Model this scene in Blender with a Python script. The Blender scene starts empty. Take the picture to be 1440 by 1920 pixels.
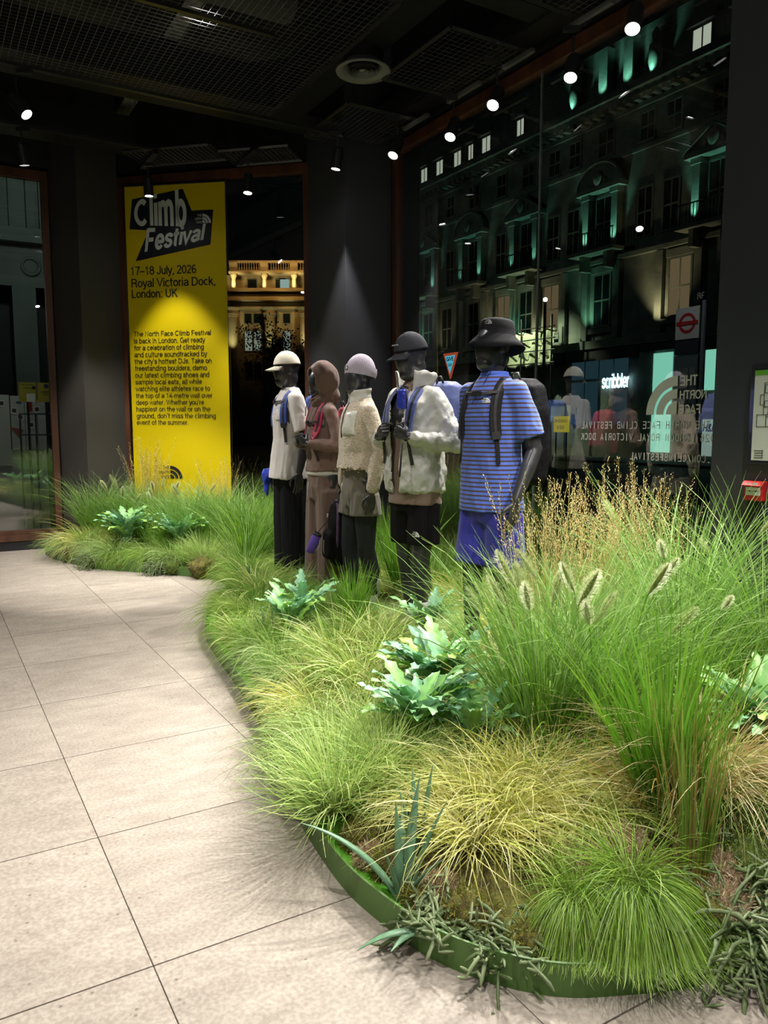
import bpy, bmesh, math, random
import numpy as np
from mathutils import Vector, Matrix, noise
from mathutils.bvhtree import BVHTree

random.seed(7)
RNG = np.random.default_rng(11)
SC = bpy.context.scene
COL = SC.collection
# ------------------------------------------------------------------ camera, world, lights, exposure
PI = math.pi
TH = math.radians(30.7)                      # the room is turned 30.7 degrees: n runs towards the street glass, s along it
cam_d = bpy.data.cameras.new('camera')
cam_d.sensor_fit = 'VERTICAL'; cam_d.sensor_height = 24.0; cam_d.lens = 24.0 * 1454 / 1920
cam_d.clip_end = 400
cam = bpy.data.objects.new('camera', cam_d); COL.objects.link(cam)
cam.location = (0, 0, 1.4); cam.rotation_euler = (math.radians(90 - 6.28), 0, 0)
SC.camera = cam
world = bpy.data.worlds.new('night_sky'); SC.world = world
world.use_nodes = True
world.node_tree.nodes['Background'].inputs[0].default_value = (0.10, 0.14, 0.17, 1)
world.node_tree.nodes['Background'].inputs[1].default_value = 0.006
SC.view_settings.view_transform = 'Standard'; SC.view_settings.look = 'None'
SC.view_settings.gamma = 1; SC.view_settings.use_curve_mapping = False
SC.view_settings.exposure = 0.2
SC.cycles.use_denoising = True
SC.cycles.max_bounces = 6; SC.cycles.diffuse_bounces = 3; SC.cycles.glossy_bounces = 3
SC.cycles.transparent_max_bounces = 10; SC.cycles.transmission_bounces = 3
SC.cycles.caustics_reflective = False; SC.cycles.caustics_refractive = False
SC.cycles.sample_clamp_indirect = 4

def W(n, s, z=0.0):
    return Vector((n*math.cos(TH) - s*math.sin(TH), n*math.sin(TH) + s*math.cos(TH), z))

def spot(loc, target, power, angle=60, blend=0.5, color=(1, .96, .9), size=0.04):
    l = bpy.data.lights.new('spotlight', 'SPOT'); l.energy = power; l.spot_size = math.radians(angle)
    l.spot_blend = blend; l.color = color; l.shadow_soft_size = size
    o = bpy.data.objects.new('spotlight', l); COL.objects.link(o); o.location = loc
    o.rotation_euler = (Vector(target) - Vector(loc)).to_track_quat('-Z', 'Y').to_euler()
    return o

# broad unseen fill light, added for the bright shop behind the camera
def area(loc, target, power, sx, sy, color=(1, .97, .93)):
    l = bpy.data.lights.new('shop_fill_light', 'AREA'); l.shape = 'RECTANGLE'; l.size = sx; l.size_y = sy; l.energy = power; l.color = color
    o = bpy.data.objects.new('shop_fill_light', l); COL.objects.link(o); o.location = loc
    o.rotation_euler = (Vector(target) - Vector(loc)).to_track_quat('-Z', 'Y').to_euler()
    return o
area(W(-1.5, -2.5, 4.3), W(1.5, 3.5, 0), 40, 3.0, 1.2)

# ------------------------------------------------------------------ materials
MATS = {}
def mat(name, col, rough=0.6, metal=0.0, nscale=0, namt=0.0, bump=0.0, bscale=60, coat=0.0, spec=0.5, sheen=0.0,
        emis=None, estr=0.0, col2=None, stretch=(1, 1, 1), rnd=0.0, detail=4):
    if name in MATS: return MATS[name]
    m = bpy.data.materials.new(name); m.use_nodes = True
    nt = m.node_tree; b = nt.nodes['Principled BSDF']
    b.inputs['Base Color'].default_value = (*col, 1); b.inputs['Roughness'].default_value = rough
    b.inputs['Metallic'].default_value = metal; b.inputs['Specular IOR Level'].default_value = spec
    b.inputs['Coat Weight'].default_value = coat; b.inputs['Sheen Weight'].default_value = sheen
    if emis: b.inputs['Emission Color'].default_value = (*emis, 1); b.inputs['Emission Strength'].default_value = estr
    tc = None
    if nscale or bump:
        tc = nt.nodes.new('ShaderNodeTexCoord'); mp = nt.nodes.new('ShaderNodeMapping')
        mp.inputs['Scale'].default_value = stretch; nt.links.new(tc.outputs['Object'], mp.inputs[0])
    src = None
    if nscale:
        n = nt.nodes.new('ShaderNodeTexNoise'); n.inputs['Scale'].default_value = nscale; n.inputs['Detail'].default_value = detail
        nt.links.new(mp.outputs[0], n.inputs['Vector'])
        r = nt.nodes.new('ShaderNodeValToRGB')
        c2 = col2 or tuple(max(0, c*(1-namt)) for c in col)
        r.color_ramp.elements[0].position = .38; r.color_ramp.elements[1].position = .62
        r.color_ramp.elements[0].color = (*c2, 1); r.color_ramp.elements[1].color = (*col, 1)
        nt.links.new(n.outputs[0], r.inputs[0]); src = r.outputs[0]
    if rnd:
        oi = nt.nodes.new('ShaderNodeObjectInfo'); hs = nt.nodes.new('ShaderNodeHueSaturation')
        mr = nt.nodes.new('ShaderNodeMapRange'); mr.inputs[3].default_value = 1-rnd; mr.inputs[4].default_value = 1+rnd
        nt.links.new(oi.outputs['Random'], mr.inputs[0]); nt.links.new(mr.outputs[0], hs.inputs['Value'])
        if src: nt.links.new(src, hs.inputs['Color'])
        else: hs.inputs['Color'].default_value = (*col, 1)
        src = hs.outputs[0]
    if src: nt.links.new(src, b.inputs['Base Color'])
    if bump:
        n = nt.nodes.new('ShaderNodeTexNoise'); n.inputs['Scale'].default_value = bscale; n.inputs['Detail'].default_value = 3
        nt.links.new(mp.outputs[0], n.inputs['Vector'])
        bp = nt.nodes.new('ShaderNodeBump'); bp.inputs['Strength'].default_value = bump; bp.inputs['Distance'].default_value = 0.01
        nt.links.new(n.outputs[0], bp.inputs['Height']); nt.links.new(bp.outputs[0], b.inputs['Normal'])
    MATS[name] = m
    return m

def emat(name, col, strength):
    if name in MATS: return MATS[name]
    m = bpy.data.materials.new(name); m.use_nodes = True; nt = m.node_tree
    nt.nodes.remove(nt.nodes['Principled BSDF'])
    e = nt.nodes.new('ShaderNodeEmission'); e.inputs[0].default_value = (*col, 1); e.inputs[1].default_value = strength
    nt.links.new(e.outputs[0], nt.nodes['Material Output'].inputs[0])
    MATS[name] = m
    return m

def glass_mat(name, tint=(.93, .97, .95), boost=4.6):
    m = bpy.data.materials.new(name); m.use_nodes = True; nt = m.node_tree
    nt.nodes.remove(nt.nodes['Principled BSDF'])
    t = nt.nodes.new('ShaderNodeBsdfTransparent'); t.inputs[0].default_value = (*tint, 1)
    g = nt.nodes.new('ShaderNodeBsdfGlossy'); g.inputs['Roughness'].default_value = 0.0
    fr = nt.nodes.new('ShaderNodeFresnel'); fr.inputs[0].default_value = 1.5
    geo = nt.nodes.new('ShaderNodeNewGeometry')
    a = nt.nodes.new('ShaderNodeMath'); a.operation = 'MULTIPLY'; a.inputs[1].default_value = boost; a.use_clamp = True
    s = nt.nodes.new('ShaderNodeMath'); s.operation = 'SUBTRACT'; s.inputs[0].default_value = 1
    k = nt.nodes.new('ShaderNodeMath'); k.operation = 'MULTIPLY'
    mx = nt.nodes.new('ShaderNodeMixShader')
    L = nt.links.new
    L(fr.outputs[0], a.inputs[0]); L(geo.outputs['Backfacing'], s.inputs[1]); L(a.outputs[0], k.inputs[0]); L(s.outputs[0], k.inputs[1])
    L(k.outputs[0], mx.inputs[0]); L(t.outputs[0], mx.inputs[1]); L(g.outputs[0], mx.inputs[2])
    L(mx.outputs[0], nt.nodes['Material Output'].inputs[0])
    MATS[name] = m
    return m

# ------------------------------------------------------------------ mesh helpers
def mesh_obj(name, verts, faces, m=None, parent=None, smooth=False, loc=None, rz=None):
    me = bpy.data.meshes.new(name); me.from_pydata([tuple(v) for v in verts], [], faces); me.update()
    if smooth: me.polygons.foreach_set('use_smooth', [True]*len(me.polygons))
    return link(name, me, m, parent, loc, rz)

def link(name, me, m=None, parent=None, loc=None, rz=None):
    if m is not None:
        me.materials.clear()
        for x in (m if isinstance(m, (list, tuple)) else [m]): me.materials.append(x)
    o = bpy.data.objects.new(name, me); COL.objects.link(o)
    if parent: o.parent = parent
    if loc is not None: o.location = loc
    if rz is not None: o.rotation_euler[2] = rz
    return o

def empty(name, label, cat, loc=(0, 0, 0), rz=0.0, group=None, kind=None):
    o = bpy.data.objects.new(name, None); COL.objects.link(o); o.location = loc; o.rotation_euler[2] = rz
    o.empty_display_size = .1
    return tag(o, label, cat, group, kind)

def tag(o, label=None, cat=None, group=None, kind=None):
    if label: o['label'] = label
    if cat: o['category'] = cat
    if group: o['group'] = group
    if kind: o['kind'] = kind
    return o

class MB:
    """collects simple solids, then links them as one mesh"""
    def __init__(s): s.v = []; s.f = []
    def add(s, v, f):
        k = len(s.v); s.v += [tuple(x) for x in v]; s.f += [tuple(i+k for i in q) for q in f]; return s
    def box(s, a, b):
        (x0, y0, z0), (x1, y1, z1) = a, b
        return s.add([(x0, y0, z0), (x1, y0, z0), (x1, y1, z0), (x0, y1, z0), (x0, y0, z1), (x1, y0, z1), (x1, y1, z1), (x0, y1, z1)],
                     [(0, 3, 2, 1), (4, 5, 6, 7), (0, 1, 5, 4), (1, 2, 6, 5), (2, 3, 7, 6), (3, 0, 4, 7)])
    def prism(s, pts, z0, z1):
        n = len(pts)
        return s.add([(x, y, z0) for x, y in pts] + [(x, y, z1) for x, y in pts],
                     [tuple(range(n))[::-1], tuple(range(n, 2*n))] + [(i, (i+1) % n, n+(i+1) % n, n+i) for i in range(n)])
    def lathe(s, prof, n=20, c=(0, 0, 0), cap=True):
        v = [(c[0]+r*math.cos(2*PI*i/n), c[1]+r*math.sin(2*PI*i/n), c[2]+z) for r, z in prof for i in range(n)]
        f = [(j*n+i, j*n+(i+1) % n, (j+1)*n+(i+1) % n, (j+1)*n+i) for j in range(len(prof)-1) for i in range(n)]
        if cap: f += [tuple(range(n))[::-1], tuple((len(prof)-1)*n+i for i in range(n))]
        return s.add(v, f)
    def tube(s, pts, r, n=8, flat=1.0, up=None):
        """pts polyline, r radius or list; flat squashes the second axis"""
        P = [Vector(p) for p in pts]; R = r if isinstance(r, (list, tuple)) else [r]*len(P)
        k0 = None; v = []
        for i, p in enumerate(P):
            t = (P[min(i+1, len(P)-1)] - P[max(i-1, 0)])
            t = t.normalized() if t.length > 1e-9 else Vector((0, 0, 1))
            u = Vector(up) if up is not None else (k0 if k0 is not None else (Vector((1, 0, 0)) if abs(t.x) < .9 else Vector((0, 1, 0))))
            a = (u - t*u.dot(t)); a = a.normalized() if a.length > 1e-6 else t.orthogonal().normalized()
            b = t.cross(a); k0 = a
            for q in range(n):
                c, d = math.cos(2*PI*q/n), math.sin(2*PI*q/n)
                v.append(p + a*(c*R[i]) + b*(d*R[i]*flat))
        f = [(j*n+i, j*n+(i+1) % n, (j+1)*n+(i+1) % n, (j+1)*n+i) for j in range(len(P)-1) for i in range(n)]
        f += [tuple(range(n))[::-1], tuple((len(P)-1)*n+i for i in range(n))]
        return s.add(v, f)
    def ell(s, c, r, n=16, m=10, M=None):
        v = []; f = []
        M = M or Matrix.Identity(3)
        for j in range(m+1):
            a = PI*j/m - PI/2
            for i in range(n):
                b = 2*PI*i/n
                v.append(Vector(c) + M @ Vector((r[0]*math.cos(a)*math.cos(b), r[1]*math.cos(a)*math.sin(b), r[2]*math.sin(a))))
        for j in range(m):
            for i in range(n): f.append((j*n+i, j*n+(i+1) % n, (j+1)*n+(i+1) % n, (j+1)*n+i))
        return s.add(v, f)
    def ribbon(s, P, N, w, t):
        """band along P with outward normals N"""
        P = [Vector(p) for p in P]; v = []
        for i, p in enumerate(P):
            T = (P[min(i+1, len(P)-1)] - P[max(i-1, 0)]).normalized(); n = Vector(N[i]).normalized(); b = T.cross(n).normalized()
            ww = w[i] if isinstance(w, (list, tuple)) else w
            v += [p - b*ww/2, p + b*ww/2, p + b*ww*.42 + n*t, p - b*ww*.42 + n*t]
        f = []
        for i in range(len(P)-1):
            for q in range(4): f.append((4*i+q, 4*i+(q+1) % 4, 4*i+4+(q+1) % 4, 4*i+4+q))
        k = 4*(len(P)-1)
        f += [(3, 2, 1, 0), (k, k+1, k+2, k+3)]
        return s.add(v, f)
    def build(s, name, m, parent=None, smooth=False, loc=None, rz=None, bevel=0):
        me = bpy.data.meshes.new(name); me.from_pydata([tuple(x) for x in s.v], [], s.f); me.update()
        bm = bmesh.new(); bm.from_mesh(me)
        bmesh.ops.remove_doubles(bm, verts=bm.verts, dist=1e-6) if not smooth else None
        bmesh.ops.recalc_face_normals(bm, faces=bm.faces)
        if bevel: bmesh.ops.bevel(bm, geom=bm.edges[:], offset=bevel, segments=2, affect='EDGES', profile=.7)
        bm.to_mesh(me); bm.free()
        if smooth: me.polygons.foreach_set('use_smooth', [True]*len(me.polygons))
        return link(name, me, m, parent, loc, rz)

def struct(name, mb, m, parent=None, **k):
    o = mb.build(name, m, parent, rz=TH if parent is None else None, **k)
    if parent is None: o['kind'] = 'structure'
    return o

# stroke lettering: every glyph is a few pen strokes (grotesque sans), so that no font file is needed
def _arc(cx, cy, rx, ry, a0, a1, n=18):
    return [(cx+rx*math.cos(math.radians(a0+(a1-a0)*i/n)), cy+ry*math.sin(math.radians(a0+(a1-a0)*i/n))) for i in range(n+1)]
def _sp(*P, k=5):
    out = []
    for i in range(len(P)-1):
        a, b, c, d = P[max(i-1, 0)], P[i], P[i+1], P[min(i+2, len(P)-1)]
        for j in range(k):
            t = j/k; out.append(tuple(.5*(2*b[q]+(c[q]-a[q])*t+(2*a[q]-5*b[q]+4*c[q]-d[q])*t*t+(-a[q]+3*b[q]-3*c[q]+d[q])*t**3) for q in (0, 1)))
    return out + [P[-1]]
_B = .065; _X = .665; _C = .935; _D = -.21
GL = {
 'A': (.72, [[(.03, 0), (.36, _C), (.69, 0)], [(.15, .32), (.57, .32)]]),
 'B': (.72, [[(.12, 0), (.12, 1)], [(.12, _C)] + _arc(.36, .735, .22, .20, 90, -90) + [(.12, .535)], [(.36, .535)] + _arc(.38, .30, .25, .235, 90, -90) + [(.12, _B)]]),
 'C': (.76, [_arc(.39, .5, .315, .435, 42, 318)]),
 'D': (.76, [[(.12, 0), (.12, 1)], [(.12, _C), (.32, _C)] + _arc(.34, .5, .32, .435, 90, -90) + [(.12, _B)]]),
 'E': (.66, [[(.12, 0), (.12, 1)], [(.12, _C), (.60, _C)], [(.12, .52), (.56, .52)], [(.12, _B), (.61, _B)]]),
 'F': (.61, [[(.12, 0), (.12, 1)], [(.12, _C), (.58, _C)], [(.12, .50), (.53, .50)]]),
 'G': (.80, [_arc(.40, .5, .32, .435, 45, 345) + [(.71, .46), (.42, .46)], [(.71, .48), (.71, 0)]]),
 'H': (.75, [[(.12, 0), (.12, 1)], [(.63, 0), (.63, 1)], [(.12, .52), (.63, .52)]]),
 'I': (.28, [[(.14, 0), (.14, 1)]]),
 'J': (.54, [[(.42, 1), (.42, .30)] + _arc(.25, .28, .17, .215, 0, -180)]),
 'K': (.71, [[(.12, 0), (.12, 1)], [(.62, 1), (.14, .42)], [(.29, .58), (.66, 0)]]),
 'L': (.58, [[(.12, 0), (.12, 1)], [(.12, _B), (.55, _B)]]),
 'M': (.88, [[(.11, 0), (.11, .95), (.44, .08), (.77, .95), (.77, 0)]]),
 'N': (.75, [[(.12, 0), (.12, .95), (.63, .05), (.63, 1)]]),
 'O': (.80, [_arc(.40, .5, .325, .435, 0, 360, 28)]),
 'P': (.68, [[(.12, 0), (.12, 1)], [(.12, _C), (.36, _C)] + _arc(.37, .70, .23, .235, 90, -90) + [(.12, .465)]]),
 'R': (.74, [[(.12, 0), (.12, 1)], [(.12, _C), (.38, _C)] + _arc(.39, .715, .23, .22, 90, -90) + [(.12, .495)], [(.42, .495), (.57, .40), (.60, .12), (.65, 0)]]),
 'S': (.68, [_sp((.59, .72), (.53, .87), (.34, _C), (.16, .88), (.10, .73), (.17, .60), (.34, .52), (.53, .44), (.60, .28), (.52, .12), (.33, _B), (.14, .12), (.07, .29))]),
 'T': (.64, [[(.32, 0), (.32, 1)], [(.02, _C), (.62, _C)]]),
 'U': (.74, [[(.12, 1), (.12, .33)] + _arc(.37, .32, .25, .255, 180, 360) + [(.62, 1)]]),
 'V': (.68, [[(.03, 1), (.34, .07), (.65, 1)]]),
 'W': (.96, [[(.03, 1), (.26, .07), (.48, .93), (.70, .07), (.93, 1)]]),
 'Y': (.68, [[(.03, 1), (.34, .45), (.65, 1)], [(.34, .47), (.34, 0)]]),
 'a': (.56, [_arc(.29, .50, .19, .165, 165, 20) + [(.47, .42), (.47, .12), (.54, .04)], [(.47, .42), (.30, .38)] + _arc(.25, .215, .17, .15, 80, 290) + [(.40, .12), (.47, .22)]]),
 'b': (.58, [[(.10, 0), (.10, 1)], _arc(.31, .365, .21, .30, 0, 360, 24)]),
 'c': (.53, [_arc(.29, .365, .215, .30, 48, 312)]),
 'd': (.58, [[(.48, 0), (.48, 1)], _arc(.27, .365, .21, .30, 0, 360, 24)]),
 'e': (.56, [[(.08, .36), (.49, .36)] + _arc(.285, .365, .21, .30, 0, 322, 24)]),
 'f': (.33, [[(.16, 0), (.16, .80)] + _arc(.28, .80, .12, .14, 180, 95), [(.01, _X), (.32, _X)]]),
 'g': (.58, [_arc(.27, .375, .21, .29, 0, 360, 24), [(.48, .73), (.48, .0)] + _arc(.275, .0, .205, .215, 0, -150)]),
 'h': (.57, [[(.10, 0), (.10, 1)], [(.10, .42)] + _arc(.285, .44, .185, .225, 165, 0) + [(.47, 0)]]),
 'i': (.22, [[(.11, 0), (.11, .73)], [(.11, .86), (.11, 1.0)]]),
 'j': (.22, [[(.11, -.2), (.11, .73)], [(.11, .86), (.11, 1.0)]]),
 'k': (.52, [[(.10, 0), (.10, 1)], [(.46, .73), (.12, .33)], [(.23, .45), (.50, 0)]]),
 'l': (.22, [[(.11, 0), (.11, 1)]]),
 'm': (.86, [[(.10, 0), (.10, .73)], [(.10, .44)] + _arc(.265, .46, .165, .205, 160, 0) + [(.43, 0)], [(.43, .44)] + _arc(.595, .46, .165, .205, 160, 0) + [(.76, 0)]]),
 'n': (.57, [[(.10, 0), (.10, .73)], [(.10, .42)] + _arc(.285, .44, .185, .225, 165, 0) + [(.47, 0)]]),
 'o': (.57, [_arc(.285, .365, .215, .30, 0, 360, 26)]),
 'p': (.58, [[(.10, -.27), (.10, .73)], _arc(.31, .365, .21, .30, 0, 360, 24)]),
 'r': (.35, [[(.10, 0), (.10, .73)], [(.10, .40)] + _arc(.31, .42, .20, .235, 165, 88)]),
 's': (.50, [_sp((.43, .52), (.39, .63), (.25, _X), (.12, .61), (.09, .52), (.14, .42), (.26, .37), (.39, .31), (.43, .20), (.38, .10), (.25, _B), (.11, .11), (.06, .22))]),
 't': (.36, [[(.16, .95), (.16, .17)] + _arc(.26, .16, .10, .10, 180, 275), [(.0, _X), (.35, _X)]]),
 'u': (.57, [[(.10, .73), (.10, .28)] + _arc(.285, .28, .185, .22, 180, 350), [(.47, .73), (.47, 0)]]),
 'v': (.50, [[(.02, .73), (.25, .05), (.48, .73)]]),
 'w': (.74, [[(.02, .73), (.19, .06), (.37, .68), (.55, .06), (.72, .73)]]),
 'y': (.50, [[(.02, .73), (.25, .06)], [(.48, .73), (.23, -.08), (.16, -.20), (.04, -.21)]]),
 '0': (.58, [_arc(.29, .5, .215, .435, 0, 360, 26)]), '1': (.58, [[(.12, .76), (.24, .80), (.33, .93), (.33, 0)]]),
 '2': (.58, [_arc(.29, .70, .20, .235, 165, -25) + [(.10, .13), (.09, _B), (.53, _B)]]),
 '4': (.58, [[(.40, 0), (.40, .95), (.06, .28), (.56, .28)]]),
 '6': (.58, [_arc(.29, .31, .21, .245, 0, 360, 24), _arc(.31, .50, .23, .435, 50, 190)]),
 '7': (.58, [[(.05, _C), (.53, _C), (.36, .55), (.24, 0)]]),
 '8': (.58, [_arc(.29, .735, .18, .20, 0, 360, 22), _arc(.29, .30, .22, .235, 0, 360, 24)]),
 '.': (.28, [[(.14, 0), (.14, .13)]]), ',': (.28, [[(.16, .13), (.16, .0), (.10, -.14)]]), ':': (.28, [[(.14, 0), (.14, .13)], [(.14, .58), (.14, .71)]]),
 "'": (.24, [[(.12, 1.0), (.12, .74)]]), '-': (.36, [[(.04, .36), (.32, .36)]]), '–': (.58, [[(.0, .38), (.58, .38)]]), '/': (.30, [[(.0, -.05), (.30, 1.05)]]),
 '&': (.70, [[(.66, 0), (.20, .68)] + _arc(.32, .80, .13, .135, 200, -40) + [(.15, .40)] + _arc(.28, .26, .20, .195, 150, 360)]), ' ': (.28, [])}
def text_mesh(body, bold=0.0, res=3, spacing=1.0, shear=0.0, line=1.0):
    h = (.118 + bold*3.4)/2; x0 = 0; V = []; F = []
    for ch in body:
        w, S = GL[ch]
        for st in S:
            P = [Vector(p) for p in st]; n = len(P); closed = n > 4 and (P[0]-P[-1]).length < 1e-4
            k = len(V)
            for i in range(n):
                a = P[i-1] if i else (P[-2] if closed else None); b = P[i+1] if i < n-1 else (P[1] if closed else None)
                d1 = (P[i]-a).normalized() if a is not None else (b-P[i]).normalized()
                d2 = (b-P[i]).normalized() if b is not None else d1
                m = (d1+d2); m = m.normalized() if m.length > .2 else d1
                q = Vector((-m.y, m.x)); c = max(.5, abs(q.dot(Vector((-d1.y, d1.x)))))
                for sg in (1, -1):
                    p = P[i] + q*(sg*h/c); V.append((x0+p.x+shear*p.y, p.y))
            F += [(k+2*i, k+2*i+1, k+2*i+3, k+2*i+2) for i in range(n-1)]
        x0 += w*spacing
    co = np.zeros((len(V), 3)); co[:, :2] = np.array(V)
    me = bpy.data.meshes.new('lettering'); me.from_pydata([tuple(c) for c in co], [], F); me.update()
    return me, co

def lettering(name, body, M, m, parent=None, height=None, width=None, bold=0.0, mirror=False, fn=None, spacing=1.0, shear=0.0, line=1.0, anchor='bl'):
    """text in the local x-z plane (facing -y), origin at its lower-left corner, mapped by matrix M"""
    me, co = text_mesh(body, bold, spacing=spacing, shear=shear, line=line)
    mn, mx = co.min(0), co.max(0)
    x, z = co[:, 0]-mn[0], co[:, 1]-mn[1]
    W0, H0 = mx[0]-mn[0], mx[1]-mn[1]
    if fn is not None: x, z = fn(x/W0, z/H0)
    else:
        kz = height/H0 if height else width/W0
        kx = width/W0 if width else kz
        x = x*kx; z = z*kz
        if mirror: x = -x
    P = np.stack([x, np.zeros_like(x), z], 1)
    if M is not None:
        A = np.array(M); P = P @ A[:3, :3].T + A[:3, 3]
    me.vertices.foreach_set('co', P.ravel()); me.update()
    return link(name, me, m, parent)

def brand_arcs(mb, M, h):
    """quarter dome emblem: three nested arc bands, h high, in local x-z plane (facing -y)"""
    for r0, r1 in ((1.0, .74), (.66, .42), (.34, .0)):
        n = 10; v = []
        for i in range(n+1):
            a = PI/2*i/n
            # dome opens to the left: straight left edge, curved to the lower right
            v.append(M @ Vector((math.sin(a)*r0*h, 0, math.cos(a)*r0*h)))
            v.append(M @ Vector((math.sin(a)*r1*h, 0, math.cos(a)*r1*h)))
        mb.add(v, [(2*i, 2*i+1, 2*i+3, 2*i+2) for i in range(n)])
    return mb

def logo(name, M, h, m, parent, arcs='right', lines=('THE', 'NORTH', 'FACE')):
    """stacked words with the dome emblem at their side; h = height of the stack"""
    vs = []; fs = []
    mb = MB()
    for i, t in enumerate(lines):
        me, co = text_mesh(t, .012, res=1)
        mn, mx = co.min(0), co.max(0); k = h*.27/(mx[1]-mn[1])
        wd = (mx[0]-mn[0])*k; x0 = -wd - h*.08
        co = np.stack([(co[:, 0]-mn[0])*k + x0, np.zeros(len(co)), (co[:, 1]-mn[1])*k + h*(.73-.365*i)], 1)
        v = [M @ Vector(p) for p in co]
        mb.add(v, [tuple(p.vertices) for p in me.polygons]); bpy.data.meshes.remove(me)
    brand_arcs(mb, M, h)
    me = bpy.data.meshes.new(name); me.from_pydata([tuple(x) for x in mb.v], [], mb.f); me.update()
    return link(name, me, m, parent)

# ------------------------------------------------------------------ common materials
M_BLACK = mat('black_wall_paint', (.012, .012, .014), .55, nscale=3, namt=.15)
M_COLUMN = mat('charcoal_column_paint', (.050, .052, .062), .5, nscale=2, namt=.08, bump=.05, bscale=90)
M_WOOD = mat('reddish_brown_timber', (.12, .045, .022), .45, nscale=9, namt=.45, stretch=(1, 1, .12))
M_CEIL = mat('black_ceiling_paint', (.020, .020, .021), .8, nscale=1.3, namt=.5)
M_STEEL = mat('dark_steel', (.03, .03, .032), .35, metal=.5)
M_WIRE = mat('grey_wire', (.17, .17, .17), .5)
M_CONCRETE = mat('soffit_concrete', (.085, .082, .075), .9, nscale=2.5, namt=.5)
M_GLASS = glass_mat('shop_glass')

# ------------------------------------------------------------------ floor: square stone tiles, each its own piece
def floor_mat():
    m = bpy.data.materials.new('beige_limestone'); m.use_nodes = True; nt = m.node_tree; b = nt.nodes['Principled BSDF']; L = nt.links.new
    tc = nt.nodes.new('ShaderNodeTexCoord'); oi = nt.nodes.new('ShaderNodeObjectInfo')
    ad = nt.nodes.new('ShaderNodeVectorMath'); ad.operation = 'ADD'
    sc = nt.nodes.new('ShaderNodeVectorMath'); sc.operation = 'SCALE'; sc.inputs['Scale'].default_value = 1
    cmb = nt.nodes.new('ShaderNodeCombineXYZ'); mu = nt.nodes.new('ShaderNodeMath'); mu.operation = 'MULTIPLY'; mu.inputs[1].default_value = 37
    L(oi.outputs['Random'], mu.inputs[0]); L(mu.outputs[0], cmb.inputs[0]); L(mu.outputs[0], cmb.inputs[2])
    L(tc.outputs['Object'], ad.inputs[0]); L(cmb.outputs[0], ad.inputs[1])
    def noise_ramp(scale, p0, p1, c0, c1, detail=5, stretch=None):
        n = nt.nodes.new('ShaderNodeTexNoise'); n.inputs['Scale'].default_value = scale; n.inputs['Detail'].default_value = detail
        src = ad.outputs[0]
        if stretch:
            mp = nt.nodes.new('ShaderNodeMapping'); mp.inputs['Scale'].default_value = stretch; L(src, mp.inputs[0]); src = mp.outputs[0]
        L(src, n.inputs['Vector'])
        r = nt.nodes.new('ShaderNodeValToRGB'); r.color_ramp.elements[0].position = p0; r.color_ramp.elements[1].position = p1
        r.color_ramp.elements[0].color = (*c0, 1); r.color_ramp.elements[1].color = (*c1, 1); L(n.outputs[0], r.inputs[0]); return r
    base = noise_ramp(6, .35, .68, (.345, .298, .25), (.42, .368, .31), 6, (1, 2.2, 1))
    fine = noise_ramp(85, .36, .64, (.80, .785, .77), (1.06, 1.06, 1.06), 6)
    mx = nt.nodes.new('ShaderNodeMix'); mx.data_type = 'RGBA'; mx.blend_type = 'MULTIPLY'; mx.inputs[0].default_value = 1
    L(base.outputs[0], mx.inputs[6]); L(fine.outputs[0], mx.inputs[7])
    vo = nt.nodes.new('ShaderNodeTexVoronoi'); vo.inputs['Scale'].default_value = 26; L(ad.outputs[0], vo.inputs['Vector'])
    vr = nt.nodes.new('ShaderNodeValToRGB'); vr.color_ramp.elements[0].position = .10; vr.color_ramp.elements[1].position = .16
    vr.color_ramp.elements[0].color = (.62, .60, .58, 1); vr.color_ramp.elements[1].color = (1, 1, 1, 1); L(vo.outputs['Distance'], vr.inputs[0])
    gate = noise_ramp(9, .52, .60, (1, 1, 1), (0, 0, 0), 2)
    mg = nt.nodes.new('ShaderNodeMix'); mg.data_type = 'RGBA'; mg.blend_type = 'MIX'
    L(gate.outputs[0], mg.inputs[0]); mg.inputs[7].default_value = (1, 1, 1, 1); L(vr.outputs[0], mg.inputs[6])
    m2 = nt.nodes.new('ShaderNodeMix'); m2.data_type = 'RGBA'; m2.blend_type = 'MULTIPLY'; m2.inputs[0].default_value = 1
    L(mx.outputs[2], m2.inputs[6]); L(mg.outputs[2], m2.inputs[7])
    hs = nt.nodes.new('ShaderNodeHueSaturation'); mr = nt.nodes.new('ShaderNodeMapRange'); mr.inputs[3].default_value = .94; mr.inputs[4].default_value = 1.06
    L(oi.outputs['Random'], mr.inputs[0]); L(mr.outputs[0], hs.inputs['Value']); L(m2.outputs[2], hs.inputs['Color'])
    L(hs.outputs[0], b.inputs['Base Color']); b.inputs['Roughness'].default_value = .62; b.inputs['Specular IOR Level'].default_value = .35
    bp = nt.nodes.new('ShaderNodeBump'); bp.inputs['Strength'].default_value = .15; bp.inputs['Distance'].default_value = .004
    L(fine.outputs[0], bp.inputs['Height']); L(bp.outputs[0], b.inputs['Normal'])
    return m
M_TILE = floor_mat()
floor = struct('floor', MB().box((-7.5, -4, -.08), (4.4, 11.5, -.006)), mat('dark_grout', (.10, .085, .07), .9))
tile_mb = MB().box((-.3685, -.3685, -.006), (.3685, .3685, 0))
t0 = tile_mb.build('tile', M_TILE, floor, bevel=.0012)
first = True
for i in range(-9, 6):
    for j in range(-3, 10):
        n, s = .444 + .74*i + .37, 2.67 + .742*j + .37
        if n > 4.2 or n < -5.6 or s > 10.4: continue
        if first: o = t0; first = False
        else: o = t0.copy(); COL.objects.link(o); o.parent = floor
        o.location = (n, s, 0)

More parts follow.
